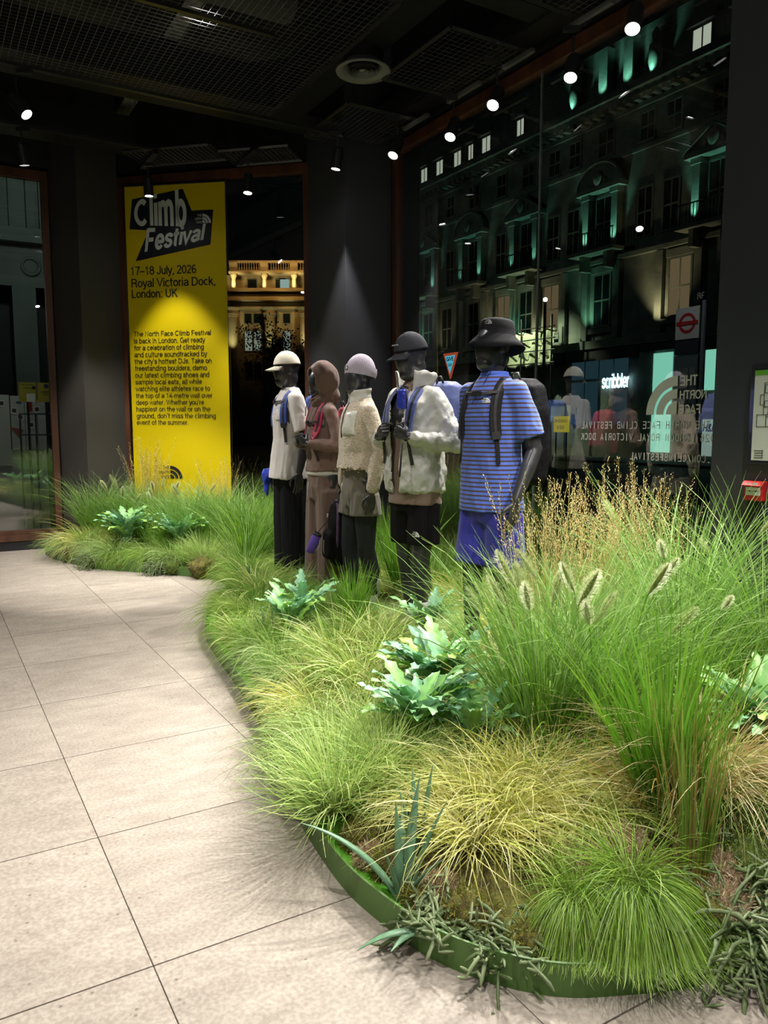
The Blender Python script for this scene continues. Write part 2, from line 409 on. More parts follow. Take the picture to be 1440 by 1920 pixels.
# ------------------------------------------------------------------ walls, columns, windows
ZT = 4.16
struct('ceiling', MB().box((-7.5, -4, 5.3), (4.9, 12, 5.5)), M_CONCRETE)
struct('wall_right', MB().box((4.24, 6.94, 0), (4.55, 8.0, 5.3)).box((4.24, -4, 0), (4.55, 2.75, 5.3)).box((4.22, 2.75, 4.25), (4.55, 6.95, 5.3)), M_BLACK)
struct('column', MB().box((3.71, 7.0, 0), (4.24, 7.86, 5.3)), M_COLUMN)
struct('column', MB().box((3.71, .55, 0), (4.24, 2.74, 5.3)), M_COLUMN)
struct('wall_left', MB().box((1.38, 9.65, 0), (2.2, 9.9, 5.3)).box((-7.5, 9.62, 4.25), (1.38, 9.9, 5.3)).box((-7.5, 9.62, 0), (1.38, 9.8, .105)), M_BLACK)
struct('column', MB().prism([(1.38, 9.65), (1.60, 9.26), (2.07, 9.42), (2.12, 9.7)], 0, 5.3), mat('warm_black_column_paint', (.050, .046, .040), .6))
struct('wall_front', MB().prism([(2.09, 9.45), (3.73, 7.88), (3.9, 8.05), (2.25, 9.65)], 4.25, 5.3), M_BLACK)

def window(name, a, b, z0, z1, fw=.07, mull=(), depth=.09, frame_bottom=None):
    """glazed opening along a-b in (n, s); timber frame members are parts"""
    A, B = Vector((*a, 0)), Vector((*b, 0)); d = (B-A).normalized(); L = (B-A).length
    pn = Vector((-d.y, d.x, 0))
    def bar(mb, u0, u1, za, zb, t=depth):
        p = [A + d*u0 - pn*t/2, A + d*u1 - pn*t/2, A + d*u1 + pn*t/2, A + d*u0 + pn*t/2]
        return mb.prism([(q.x, q.y) for q in p], za, zb)
    g = MB()
    v = [A + Vector((0, 0, z0)), B + Vector((0, 0, z0)), B + Vector((0, 0, z1)), A + Vector((0, 0, z1))]
    w = bar(MB(), .0, L, z0, z1, .012)
    o = w.build(name, M_GLASS, rz=TH); o['kind'] = 'structure'
    fb = frame_bottom or fw
    for nm, args in (('window_sill', (0, L, z0-fb, z0)), ('window_head', (0, L, z1, z1+.10)), ('window_jamb', (0, fw, z0, z1)), ('window_jamb', (L-fw, L, z0, z1))):
        bar(MB(), *args).build(nm, M_WOOD, o, bevel=.004)
    bar(MB(), 0, L, z0-fb-.003+.0, z0-fb*.45, depth+.05).build('window_ledge', M_WOOD, o, bevel=.003)
    for u in mull:
        bar(MB(), u-.005, u+.005, z0, z1, .02).build('glass_joint', mat('joint_silicone', (.14, .16, .16), .35), o)
    return o
window('window_1', (4.27, 6.95), (4.27, 2.4), .226, 4.11, mull=(2.15,), frame_bottom=.11)
window('window_2', (-6.5, 9.67), (1.36, 9.67), .226, 4.11, frame_bottom=.115)
window('window_3', (2.09, 9.46), (3.75, 7.87), .226, 4.11, frame_bottom=.11)
struct('baseboard_right', MB().box((4.2, 2.74, 0), (4.4, 7.0, .115)), M_BLACK)
struct('baseboard_front', MB().prism([(2.0, 9.42), (3.72, 7.8), (3.9, 8.0), (2.2, 9.6)], 0, .115), M_BLACK)

# ------------------------------------------------------------------ ceiling: beams, wire mesh panels, ducts
for i, (a, b) in enumerate([((-7.4, 4.42, 4.32), (4.2, 4.58, 4.62)), ((-7.4, 7.05, 4.36), (3.7, 7.5, 4.7)), ((-7.4, 8.6, 4.3), (2.1, 8.85, 4.6)),
                            ((2.98, 4.6, 4.34), (3.3, 7.0, 4.6)), ((3.95, 2.8, 4.30), (4.2, 6.9, 4.45)), ((-7.4, 2.0, 4.35), (4.2, 2.25, 4.65))]):
    bo = struct('ceiling_beam', MB().box(a, b), M_BLACK)
    struct('flange', MB().box((a[0]+.01, a[1]-.02, a[2]-.012), (b[0]-.01, b[1]+.02, a[2])), M_STEEL, parent=bo)
def mesh_panel(corner, d1, w, d2, h, z, label, ps=.05, qs=.05):
    """hung wire mesh panel; corner in (n, s), d1/d2 unit directions"""
    o = empty('mesh_panel', label, 'ceiling panel', W(*corner, z), TH)
    d1, d2 = Vector((*d1, 0)), Vector((*d2, 0))
    f = MB(); t = .018
    for a, b in ((Vector(), d1*w), (d2*h, d2*h + d1*w), (Vector(), d2*h), (d1*w, d1*w + d2*h)):
        f.tube([a, b], t, 4)
    f.build('panel_frame', M_STEEL, o)
    g = MB()
    k = int(w/ps)
    for i in range(1, k): g.tube([d1*(w*i/k), d1*(w*i/k) + d2*h], .0022, 3)
    k = int(h/qs)
    for i in range(1, k): g.tube([d2*(h*i/k), d2*(h*i/k) + d1*w], .0022, 3)
    tag(g.build('wire_mesh', M_WIRE, o), kind='stuff')
    for c in (d1*.1 + d2*.1, d1*(w-.1) + d2*.1, d1*.1 + d2*(h-.1), d1*(w-.1) + d2*(h-.1)):
        MB().tube([c, c + Vector((0, 0, 1.1-(z-4.2)))], .004, 5).build('hanger_rod', M_STEEL, o)
    return o
X1, Y1 = (1, 0), (0, 1)
mesh_panel((-1.9, 4.66), X1, 4.8, Y1, 2.3, 4.2, 'large black wire mesh panel hung beside the round air vent')
mesh_panel((3.36, 6.26), X1, .74, Y1, .9, 4.2, 'small wire mesh panel before the charcoal column')
mesh_panel((3.37, 4.75), X1, .74, Y1, .95, 4.2, 'small wire mesh panel between the air vent and the street window')
mesh_panel((-1.9, 2.4), X1, 4.85, Y1, 1.95, 4.2, 'wide wire mesh panel overhead, in front of the air vent')
mesh_panel((3.37, 2.9), X1, .74, Y1, 1.3, 4.2, 'narrow wire mesh panel overhead beside the street window')
bd = Vector((3.73-2.09, 7.88-9.45)).normalized(); bn = (-bd.y*-1, bd.x*-1)
inn = (bd.y, -bd.x)
mesh_panel((2.42-.28*.7+.02, 9.02-.28*.7-.0), tuple(bd), .95, (-.69, -.72), .45, 4.2, 'wire mesh panel hung above the yellow banner')
mesh_panel((3.14-.06, 8.36-.06), tuple(bd), .75, (-.69, -.72), .45, 4.2, 'wire mesh panel hung between the yellow banner and the column')
# air diffuser
v = empty('air_vent', 'round grey ceiling air diffuser with concentric rings', 'air vent', W(3.17, 5.66, 4.2), TH)
mv = mat('vent_grey', (.20, .20, .19), .5)
MB().lathe([(.125, .05), (.17, .0), (.215, -.012), (.22, 0), (.18, .02), (.13, .08)], 36, cap=False).build('vent_flange', mv, v, smooth=True)
for r in (.125, .09, .055):
    MB().lathe([(r, -.004), (r-.028, .035), (r-.031, .033), (r-.004, -.01)], 32, cap=False).build('vent_ring', mv, v, smooth=True)
MB().lathe([(.0, -.004), (.03, .0), (.028, .04), (.0, .045)], 20, cap=False).build('vent_cone', mv, v, smooth=True)
MB().lathe([(.16, .06), (.16, .6)], 24, cap=False).build('vent_duct', M_BLACK, v, smooth=True)
# long ducts and a pale conduit above the mesh
du = MB().tube([(-6, 6.0, 4.75), (2.7, 6.0, 4.75)], .17, 18)
tag(du.build('air_duct', mat('duct_metal', (.14, .14, .14), .5), rz=TH, smooth=True), 'fat round air duct running above the wire mesh', 'duct')
cdt = MB().tube([(-6, 4.95, 4.5), (2.9, 4.95, 4.5)], .022, 8)
tag(cdt.build('conduit_pipe', mat('pale_pipe', (.35, .33, .22), .6), rz=TH, smooth=True), 'thin pale conduit pipe above the wire mesh by the beam', 'pipe')
tray = empty('cable_tray', 'perforated grey cable tray crossing above the mesh and beams', 'cable tray', W(2.05, 5.0, 4.5), TH)
MB().box((-.07, 0, .24), (.07, 4.0, .246)).build('tray_base', mat('tray_grey', (.30, .29, .27), .6, nscale=30, namt=.5), tray)
for sx in (-.07, .067): MB().box((sx, 0, .246), (sx+.004, 4.0, .28)).build('tray_side', M_STEEL, tray)
# ------------------------------------------------------------------ yellow festival banner
def basis(origin, x, z=(0, 0, 1)):
    x = Vector(x).normalized(); z = Vector(z).normalized(); y = z.cross(x)
    M = Matrix.Identity(4)
    for i, a in enumerate((x, y, z)):
        for k in range(3): M[k][i] = a[k]
    M.translation = Vector(origin); return M
BA, BB = Vector((-2.95, 9.13, 0)), Vector((-1.77, 8.93, 0))
bdx = (BB-BA).normalized(); bnn = Vector((bdx.y, -bdx.x, 0)); BA = BA + bnn*.06 + bdx*.04
banner = empty('event_banner', 'tall yellow vinyl banner with black lettering hung before the corner window', 'banner', BA, math.atan2(bdx.y, bdx.x))
M_YEL = mat('yellow_vinyl', (.62, .47, .0), .42, spec=.4)
M_INK = mat('black_print', (.008, .008, .009), .5)
M_NAVY = mat('navy_print', (.004, .006, .012), .5)
M_PALE = mat('pale_grey_print', (.62, .66, .62), .5)
MB().box((0, 0, .3), (1.185, .012, 4.08)).build('banner_sheet', M_YEL, banner)
MB().tube([(-.02, .006, 4.085), (1.2, .006, 4.085)], .012, 8).build('banner_rail', M_STEEL, banner)
bx = -.04
badge = MB().add([(x+bx, -.002, z) for x, z in [(.129, 3.939), (.738, 4.024), (.835, 3.786), (1.088, 3.786), (1.046, 3.413), (.149, 3.262), (.317, 3.595), (.087, 3.616)]],
                 [(0, 1, 2, 6, 7), (2, 3, 4, 5, 6)])
bo = badge.build('badge_print', M_NAVY, banner)
def warp(x0, x1, bot, top, pw=1.0):
    def fn(u, v):
        x = x0 + (x1-x0)*u; b = bot(u); t = top(u)
        return x, b + (t-b)*v
    return fn
T_ = Matrix.Translation((bx, -.004, 0))
lettering('badge_title', 'Climb', T_, M_PALE, bo, bold=.022, spacing=1.12, fn=warp(.150, .775, lambda u: 3.648-.045*u, lambda u: 3.90 + .13*np.sin(PI*np.clip(u*.62, 0, 1))))
lettering('badge_title', 'Festival', T_, M_PALE, bo, bold=.020, spacing=1.10, shear=.20, fn=warp(.262, 1.0, lambda u: 3.325+.125*u, lambda u: 3.625+.02*u-.02*np.sin(PI*u)))
logo('badge_mark', Matrix.Translation((1.035+bx-.075, -.004, 3.645)), .10, M_PALE, bo)
for i, t in enumerate(['17–18 July, 2026', 'Royal Victoria Dock,', 'London: UK']):
    wd = (.785, 1.005, .555)[i]
    lettering('date_line', t, Matrix.Translation((.088+bx, -.003, (3.105, 2.968, 2.852)[i] - (.022 if i < 2 else 0))), M_INK, banner, width=wd, height=.125 if i < 2 else .10, bold=.004)
BODY = ['The North Face Climb Festival', 'is back in London. Get ready', 'for a celebration of climbing', 'and culture soundtracked by', "the city's hottest DJs. Take on",
        'freestanding boulders, demo', 'our latest climbing shoes and', 'sample local eats, all while', 'watching elite athletes race to', 'the top of a 14-metre wall over',
        "deep water. Whether you're", 'happiest on the wall or on the', "ground, don't miss the climbing", 'event of the summer.']
for i, t in enumerate(BODY):
    desc = any(c in t for c in 'gypqj,')
    lettering('text_line', t, Matrix.Translation((.095+bx, -.003, 2.425 - i*.0775 - (.014 if desc else 0))), M_INK, banner, width=(.93, .86, .845, .88, .93, .875, .90, .81, .905, .93, .83, .905, .97, .635)[i], height=.062+(.012 if desc else 0), bold=-.002)
logo('banner_mark', Matrix.Translation((.49+bx, -.003, .80)), .15, M_INK, banner)

# ------------------------------------------------------------------ lamps on ceiling tracks
M_LENS = emat('lamp_lens_glow', (1, .97, .92), 26)
M_LAMP = mat('black_lamp_housing', (.02, .02, .022), .4)
def lamp(n, s, z, tgt, power, angle, label, color=(1, .965, .91), blend=.45, r=.05, group=None, size=.035):
    P = W(n, s, z); T = W(*tgt)
    o = empty('ceiling_spotlight', label, 'spotlight', P, 0, group)
    q = (T-P).to_track_quat('-Z', 'Y'); R = q.to_matrix().to_4x4()
    h = MB().lathe([(r*.55, .20), (r*.9, .19), (r, .17), (r, .0), (r*.88, -.002), (r*.86, .02)], 20, cap=False).build('lamp_housing', M_LAMP, o, smooth=False)
    h.data.transform(R)
    g = MB().lathe([(.001, .012), (r*.86, .012)], 20, cap=False).build('lamp_lens', M_LENS, o); g.data.transform(R)
    top = R @ Vector((0, 0, .12))
    zt = 4.10-z if z < 4 else .6
    MB().tube([top, (top.x, top.y, zt)], .009, 6).build('lamp_stem', M_LAMP, o)
    MB().box((-.06, -.018, zt), (.06, .018, zt+.035)).build('track_adapter', M_LAMP, o)
    l = spot(P + (T-P).normalized()*.01, T, power, angle, blend, color, size); 
    return o
LP = [ # n, s, z, target, power, angle, label
 (3.75, 6.16, 3.8, (1.6, 5.4, 0), 330, 62, 'spotlight over the pale knit beanie, beside the charcoal column'),
 (3.93, 5.54, 3.8, (2.2, 4.6, .6), 330, 58, 'second spotlight from the charcoal column along the street window'),
 (3.83, 4.85, 3.8, (1.2, 3.4, 0), 360, 58, 'very bright spotlight above the bucket hat'),
 (4.0, 4.21, 3.8, (2.4, 3.2, .5), 340, 56, 'fourth spotlight from the charcoal column along the street window'),
 (3.85, 3.53, 3.8, (2.0, 2.4, 0), 520, 58, 'tilted spotlight by the timber beam over the tall golden grasses'),
 (4.0, 3.05, 3.85, (2.3, 1.9, 0), 600, 60, 'wide spotlight at the ceiling edge nearest the visitor'),
 (3.48, 6.75, 3.8, (3.25, 6.95, 1.9), 170, 62, 'spotlight lighting the face of the charcoal column'),
 (2.19, 8.51, 3.8, (2.32, 8.5, 0), 170, 62, 'spotlight in front of the yellow banner'),
 (3.04, 7.88, 3.8, (2.6, 7.5, 0), 240, 64, 'spotlight between the yellow banner and the charcoal column'),
 (.84, 6.83, 3.8, (2.6, 5.2, 1.0), 300, 46, 'glaring spotlight with a wide rim, above the stone floor'),
 (.96, 8.12, 3.8, (1.6, 8.6, 0), 260, 62, 'small spotlight above the timber frame of the window beside the pier'),
 (1.79, 5.4, 4.45, (2.3, 6.9, 0), 120, 50, 'small spotlight shining through the wire mesh'),
]
for a in LP: lamp(*a)
for n, s, tgt, pw, an in [(.9, 3.4, (2.5, 4.0, 1.5), 110, 46), (2.2, 1.7, (2.6, 3.3, 1.4), 120, 44), (3.1, 1.3, (2.3, 2.6, .5), 240, 58), (.4, .6, (1.6, 2.2, 0), 250, 60), (-1.0, 2.6, (-.6, 3.4, 0), 150, 80),
                          (-1.6, 5.2, (-.4, 6.2, 0), 150, 80), (2.6, .4, (2.4, 2.2, 0), 260, 56), (.6, 5.1, (1.9, 7.8, 0), 520, 50), (-1.2, .2, (-.6, 1.2, 0), 110, 80)]:
    lamp(n, s, 3.85, tgt, pw, an, 'spotlight on the shop ceiling over the stone floor', group='ceiling spotlights over the shop floor')
for i, (a, b) in enumerate([(6.4, 6.0), (5.7, 5.25), (4.96, 4.62), (4.3, 3.86), (3.6, 2.9)]):
    tr = MB().box((4.0, b, 4.135), (4.035, a, 4.16)).build('lamp_track', mat('track_aluminium', (.35, .35, .36), .3, metal=.7), rz=TH)
    tag(tr, ['short aluminium lamp track section nearest the charcoal column', 'second short aluminium track section from the charcoal column', 'aluminium track section above the bucket hat', 'aluminium track section before the small mesh panel', 'longest aluminium track section at the ceiling edge'][i], 'lamp track', 'lamp track sections along the street window')
for k, (a, b) in enumerate([((-6, 6.80), (3.6, 6.84)), ((-6, 8.1), (2.1, 8.14)), ((2.16, 8.2), (2.22, 8.75)), ((3.0, 7.6), (3.06, 8.1)), ((-6, 5.38), (2.3, 5.42))]):
    tr = MB().box((*a, 4.135), (*b, 4.16)).build('lamp_track', M_LAMP, rz=TH)
    tag(tr, ['black lamp track over the floor before the column', 'black lamp track above the window beside the pier', 'short black lamp track before the yellow banner', 'short black lamp track beside the charcoal column', 'black lamp track crossing above the wire mesh'][k], 'lamp track')

# ------------------------------------------------------------------ vinyl lettering on the street glass (reads from the street)
M_DEC = mat('white_vinyl_lettering', (.85, .86, .85), .5)
def mono(name, text, start, z, pitch, h, parent):
    mb = MB()
    for i, ch in enumerate(text):
        if ch == ' ': continue
        me, co = text_mesh(ch, .002, res=2)
        mn, mx = co.min(0), co.max(0)
        wd = min(pitch*.74, (mx[0]-mn[0])*h/.72); kx = wd/(mx[0]-mn[0])
        if ch == '.': kx = .012/(mx[0]-mn[0])
        if ch == 'I': kx = kx*.9
        hh = h if ch != '.' else h*.16
        if ch == '-': hh = h*.12
        z0 = z + (h*.45 if ch == '-' else 0)
        xs = (co[:, 0]-mn[0])*kx; xs += start + i*pitch + (pitch - xs.max())/2
        mb.add([(4.256, a, z0 + b) for a, b in zip(xs, (co[:, 1]-mn[1])/(mx[1]-mn[1])*hh)], [tuple(p.vertices) for p in me.polygons])
        bpy.data.meshes.remove(me)
    me = bpy.data.meshes.new(name); me.from_pydata(mb.v, [], mb.f); me.update()
    return link(name, me, M_DEC, parent)
dec = empty('window_lettering', 'white vinyl lettering on the street glass, mirrored from inside', 'window lettering', (0, 0, 0), TH)
mono('text_line', 'THE NORTH FACE CLIMB FESTIVAL', 4.275-29*.0385, 1.385, .0385, .052, dec)
mono('text_line', '17-18 JULY 2026 LONDON ROYAL VICTORIA DOCK', 4.275-42*.0385, 1.302, .0385, .052, dec)
mono('text_line', 'THENORTHFACE.COM/CLIMBFESTIVAL', 3.80-30*.0365, 1.172, .0365, .050, dec)
Mx = Matrix(((0, 1, 0, 4.256), (1, 0, 0, 3.42), (0, 0, 1, 1.48), (0, 0, 0, 1)))
logo('window_mark', Mx, .25, M_DEC, dec)

# ------------------------------------------------------------------ street side
M_ASPH = mat('asphalt', (.035, .037, .038), .8, nscale=8, namt=.3)
M_STONE = mat('portland_stone', (.30, .33, .30), .85, nscale=1.2, namt=.35, stretch=(1, 1, 1))
M_STONE2 = mat('grey_green_stone', (.22, .25, .23), .85, nscale=.8, namt=.25)
M_WFRAME = mat('painted_window_frame', (.20, .22, .20), .6)
M_DGLASS = mat('dark_window_glass', (.010, .016, .017), .12, spec=.6)
M_LITW = emat('lit_office_window', (.78, .80, .66), .55)
M_AMB = emat('lit_amber_window', (.75, .52, .28), .16)
M_TEALW = emat('lit_teal_shop_window', (.30, .80, .62), .75)
M_DARKW = emat('dim_blue_shop_window', (.05, .12, .16), .25)
M_IRON = mat('black_iron', (.012, .012, .013), .5)
struct('street', MB().box((7.5, -30, -.35), (29, 75, -.25)), M_ASPH)
struct('pavement', MB().box((4.6, -30, -.35), (7.5, 75, -.14)).box((26.5, -30, -.35), (30, 75, -.14)), mat('paving', (.10, .10, .10), .8))
struct('road', MB().prism([(-30, 10.2), (4.6, 10.2), (4.6, 110), (-60, 110)], -.34, -.24), M_ASPH)

bld = empty('building', 'long stone office building across the street with uplit pedimented windows', 'building', (0, 0, 0), TH)
F = 30.0
MB().box((F, 10, -1), (F+6, 50, 16.9)).build('facade_wall', M_STONE, bld)
MB().box((F+.6, 10, 17.45), (F+5, 50, 20.3)).build('attic_wall', M_STONE2, bld)
c = MB()
for z0, z1, d in ((16.3, 16.5, .15), (16.75, 17.0, .45), (17.0, 17.2, .75), (17.2, 17.45, .55)): c.box((F-d, 10, z0), (F+.7, 50, z1))
c.build('cornice', M_STONE, bld)
dn = MB()
for i in range(74): dn.box((F-.55, 12+i*.52, 16.52), (F-.1, 12.25+i*.52, 16.75))
tag(dn.build('cornice_brackets', M_STONE, bld), kind='stuff')
for z0, z1, d in ((9.55, 9.75, .25), (5.35, 5.75, .35), (14.35, 14.5, .12)):
    MB().box((F-d, 10, z0), (F, 50, z1)).build('string_course', M_STONE, bld)
def win(s, z0, z1, w, glass, parent=bld, f=F, bars=(1, 1)):
    m = MB(); t = .09
    m.box((f-.06, s-w/2-t, z0-t), (f+.05, s-w/2, z1+t)).box((f-.06, s+w/2, z0-t), (f+.05, s+w/2+t, z1+t)).box((f-.06, s-w/2, z1), (f+.05, s+w/2, z1+t)).box((f-.10, s-w/2-t, z0-t), (f+.05, s+w/2+t, z0))
    for i in range(1, bars[0]+1): x = s-w/2+w*i/(bars[0]+1); m.box((f-.03, x-.035, z0), (f+.0, x+.035, z1))
    for i in range(1, bars[1]+1): x = z0+(z1-z0)*i/(bars[1]+1); m.box((f-.04, s-w/2, x-.04), (f+.0, s+w/2, x+.04))
    o = m.build('window', M_WFRAME, parent)
    MB().box((f-.02, s-w/2, z0), (f-.005, s+w/2, z1)).build('pane', glass, o)
    return o
TB = [44.57, 39.58, 34.66, 28.9, 22.35]
def bay(s, kind, big=1.0):
    w = .95
    win(s, 10.35, 12.75, w*1.05, M_DGLASS)
    for sg in (-1, 1):
        MB().box((F-.38, s+sg*.95-.19, 10.2), (F, s+sg*.95+.19, 12.75)).box((F-.45, s+sg*.95-.26, 12.75), (F, s+sg*.95+.26, 13.0)).build('pilaster', M_STONE, bld)
        MB().box((F-.75, s+sg*.8-.12, 9.2), (F, s+sg*.8+.12, 9.95)).build('balcony_bracket', M_STONE, bld)
    p = MB().box((F-.6, s-1.45, 13.0), (F, s+1.45, 13.22))
    if kind == 'tri':
        p.add([(F-.5, s-1.4, 13.22), (F-.5, s+1.4, 13.22), (F-.5, s, 14.1), (F, s-1.4, 13.22), (F, s+1.4, 13.22), (F, s, 14.1)], [(0, 1, 2), (0, 3, 4, 1), (1, 4, 5, 2), (2, 5, 3, 0)])
        p.tube([(F-.52, s-1.5, 13.22), (F-.52, s, 14.18), (F-.52, s+1.5, 13.22)], .09, 4)
    else:
        n = 12; v = [(F-.5, s+1.35*math.cos(PI*i/n), 13.22+1.05*math.sin(PI*i/n)) for i in range(n+1)]; v += [(F, a, b) for _, a, b in v]
        p.add(v, [tuple(range(n+1))] + [(i, i+1, n+2+i, n+1+i) for i in range(n)])
        p.tube([(F-.52, s+1.42*math.cos(PI*i/n), 13.22+1.12*math.sin(PI*i/n)) for i in range(n+1)], .09, 4)
    p.build('pediment', M_STONE, bld)
    MB().ell((F-.55, s, 13.6), (.15, .3, .38), 10, 8).ell((F-.5, s-.42, 13.42), (.1, .16, .2), 8, 6).ell((F-.5, s+.42, 13.42), (.1, .16, .2), 8, 6).build('carved_shield', M_STONE, bld, smooth=True)
    MB().box((F-1.0, s-1.5, 9.95), (F, s+1.5, 10.12)).build('balcony_slab', M_STONE, bld)
    r = MB()
    for i in range(17): y = s-1.45+2.9*i/16; r.box((F-.98, y-.015, 10.12), (F-.95, y+.015, 10.95))
    r.box((F-1.0, s-1.48, 10.95), (F-.93, s+1.48, 11.0))
    r.build('balcony_railing', M_IRON, bld)
    for sg in (-1, 1):
        spot(W(F-.62, s+sg*.95, 10.25), W(F-.2, s+sg*.95, 12.8), 100*big, 52, .9, (.32, 1, .72), .05)
for s, k in zip(TB, ('tri', 'arch', 'tri', 'arch', 'tri')): bay(s, k, 1.6 if s < 30 else .8)
PB = [47.1, 42.1, 37.0, 31.8, 25.6, 19.5]
for s in PB:
    for d in (-.75, .75) if s in (31.8, 25.6) else (0,):
        win(s+d, 10.4, 12.6, .8, M_DGLASS)
        win(s+d, 14.75, 16.0, .75, M_DGLASS)
for s in TB: win(s, 14.75, 16.0, .9, M_DGLASS)
for s, g in [(46.6, 'd'), (44.57, 'd'), (42.4, 'd'), (39.58, 'd'), (36.6, 'a'), (34.66, 'd'), (32.6, 'a'), (28.9, 'd'), (24.2, 'a'), (20.5, 'd')]:
    amb = g == 'a'
    win(s, 6.5, 9.0, 1.15 if amb else 1.0, M_AMB if amb else M_DGLASS, bars=(1, 1))
    MB().box((F-.12, s-.75, 9.1), (F, s+.75, 9.45)).box((F-.25, s-.85, 6.1), (F, s+.85, 6.35)).build('window_surround', M_STONE, bld)
    for sg in (-1, 1): MB().box((F-.22, s+sg*1.05-.2, 5.8), (F, s+sg*1.05+.2, 9.5)).build('pilaster', M_STONE, bld)
for s, pw in ((46.2, 50), (36.6, 90), (32.8, 110), (24.3, 110), (41.8, 35)):
    spot(W(F-1.0, s+.9, 5.9), W(F-.1, s+.6, 8.6), pw*2, 90, .9, (1, .78, .42), .08)
for s in (34.66, 28.9, 44.57): spot(W(F-.8, s+.6, 5.95), W(F-.1, s+.5, 9), 160, 80, .9, (.4, 1, .62), .06)
# attic: lit dormer windows and uplit piers
for s, w in [(46.05, .75), (44.2, .75), (42.2, .75), (40.8, .5), (39.25, .8), (36.1, .6), (24.0, .95), (21.95, .8)]:
    win(s, 17.6, 18.9, w, M_LITW, f=F+.58, bars=(1, 0))
    MB().box((F+.3, s-w/2-.25, 19.0), (F+.7, s+w/2+.25, 19.2)).build('dormer_head', M_STONE2, bld)
for i, s in enumerate((31.3, 29.4, 27.8, 26.2)):
    if i in (0, 3):
        MB().lathe([(.3, 17.45), (.22, 17.7), (.34, 18.2), (.3, 18.9), (.15, 19.1), (.2, 19.4), (.05, 19.7)], 12, (F+.15, s, 0)).build('stone_urn', M_STONE, bld, smooth=True)
    else:
        MB().box((F+.1, s-.28, 17.45), (F+.6, s+.28, 20.0)).build('attic_pier', M_STONE, bld)
    spot(W(F-.35, s, 17.5), W(F+.1, s, 19.3), 130, 70, .8, (.32, 1, .72), .05)
# shop fronts
for s0, s1 in ((10.5, 22.9), (23.2, 26.2), (26.5, 31.0), (31.4, 38), (38.4, 49)):
    MB().box((F-.2, s0, 4.95 if s0 > 23 and s0 < 26 else 4.75), (F, s1, 5.3)).build('shop_fascia', M_BLACK, bld)
for a, b, z0, z1 in ((24.37, 25.44, .2, 4.82), (21.5, 22.72, 3.0, 4.75)):
    MB().box((F-.12, a, z0), (F-.05, b, z1)).build('lit_shop_window', M_TEALW, bld)
MB().box((F-.12, 21.5, .1), (F-.05, 22.72, 1.72)).build('white_shop_panel', emat('dim_white_panel', (.42, .55, .50), .5), bld)
lettering('shop_lettering', 'H&M', Matrix(((0, 0, 0, F-.16), (-1, 0, 0, 22.55), (0, 0, 1, 1.15), (0, 0, 0, 1))), M_INK, bld, height=.42, width=.75, bold=.02, shear=.2)
for i in range(4):
    for j in range(2):
        if i == 1 and j == 0: continue
        MB().box((F-.12, 27.0+i*.98, 1.5+j*2.35), (F-.06, 27.85+i*.98, 3.7+j*1.1)).build('shop_pane', M_DARKW, bld)
lettering('shop_lettering', 'scribbler', Matrix(((0, 0, 0, F-.22), (-1, 0, 0, 28.55), (0, 0, 1, 3.3), (0, 0, 0, 1))), emat('white_neon', (.55, .85, 1), 3.0), bld, height=.72, width=1.75, bold=.02)
# tarpaulin wrapped scaffold above the shops
wr = MB(); nx, nz = 24, 8; v = []
for i in range(nx+1):
    for j in range(nz+1):
        v.append((F-1.3-.12*math.sin(i*1.1+j*.5)-.06*math.sin(j*2.2), 30.9+3.6*i/nx, 4.6+1.9*j/nz+.06*math.sin(i*.8)))
wr.add(v, [(i*(nz+1)+j, (i+1)*(nz+1)+j, (i+1)*(nz+1)+j+1, i*(nz+1)+j+1) for i in range(nx) for j in range(nz)])
sc_ = empty('scaffold', 'scaffold wrapped in pale sheeting above a shop across the street', 'scaffold', (0, 0, 0), TH)
wo = wr.build('sheeting', mat('pale_sheeting', (.52, .54, .40), .8), sc_, smooth=True)
wo.modifiers.new('thick', 'SOLIDIFY').thickness = .02
for y in (30.9, 32.1, 33.3, 34.5):
    MB().tube([(F-1.5, y, -.2), (F-1.5, y, 7.2)], .045, 8).build('scaffold_pole', M_IRON, sc_)
for z in (4.75, 5.4, 6.0, 6.6): MB().tube([(F-1.55, 30.6, z), (F-1.55, 34.8, z+.05)], .035, 6).build('scaffold_rail', M_IRON, sc_)
spot(W(F-4, 33.4, 8.2), W(F-1, 32.6, 5.3), 1500, 75, .8, (.9, 1, .62), .1)
spot(W(16, 34, 11), W(F, 33, 10), 120, 120, .9, (.7, 1, .85), .3)  # added ambient spot without a fixture, lifts the dark facade
spot(W(16, 44, 9), W(F, 45, 8), 100, 110, .9, (.75, 1, .8), .3)  # second added ambient spot, for the far part of the facade
# street lamp by our pavement
sl = empty('street_lamp', 'thin steel street lamp post with a small lit head', 'street lamp', W(14, 15.45, -.25), TH)
MB().lathe([(.09, 0), (.09, .8), (.05, .85), (.035, 4.85)], 12).build('lamp_post', mat('galvanised', (.30, .32, .28), .5, metal=.4), sl)
MB().lathe([(.03, 4.85), (.055, 4.88), (.05, 4.93), (.02, 4.95)], 12).build('lamp_head', emat('street_lamp_glow', (1, 1, .75), 9), sl)
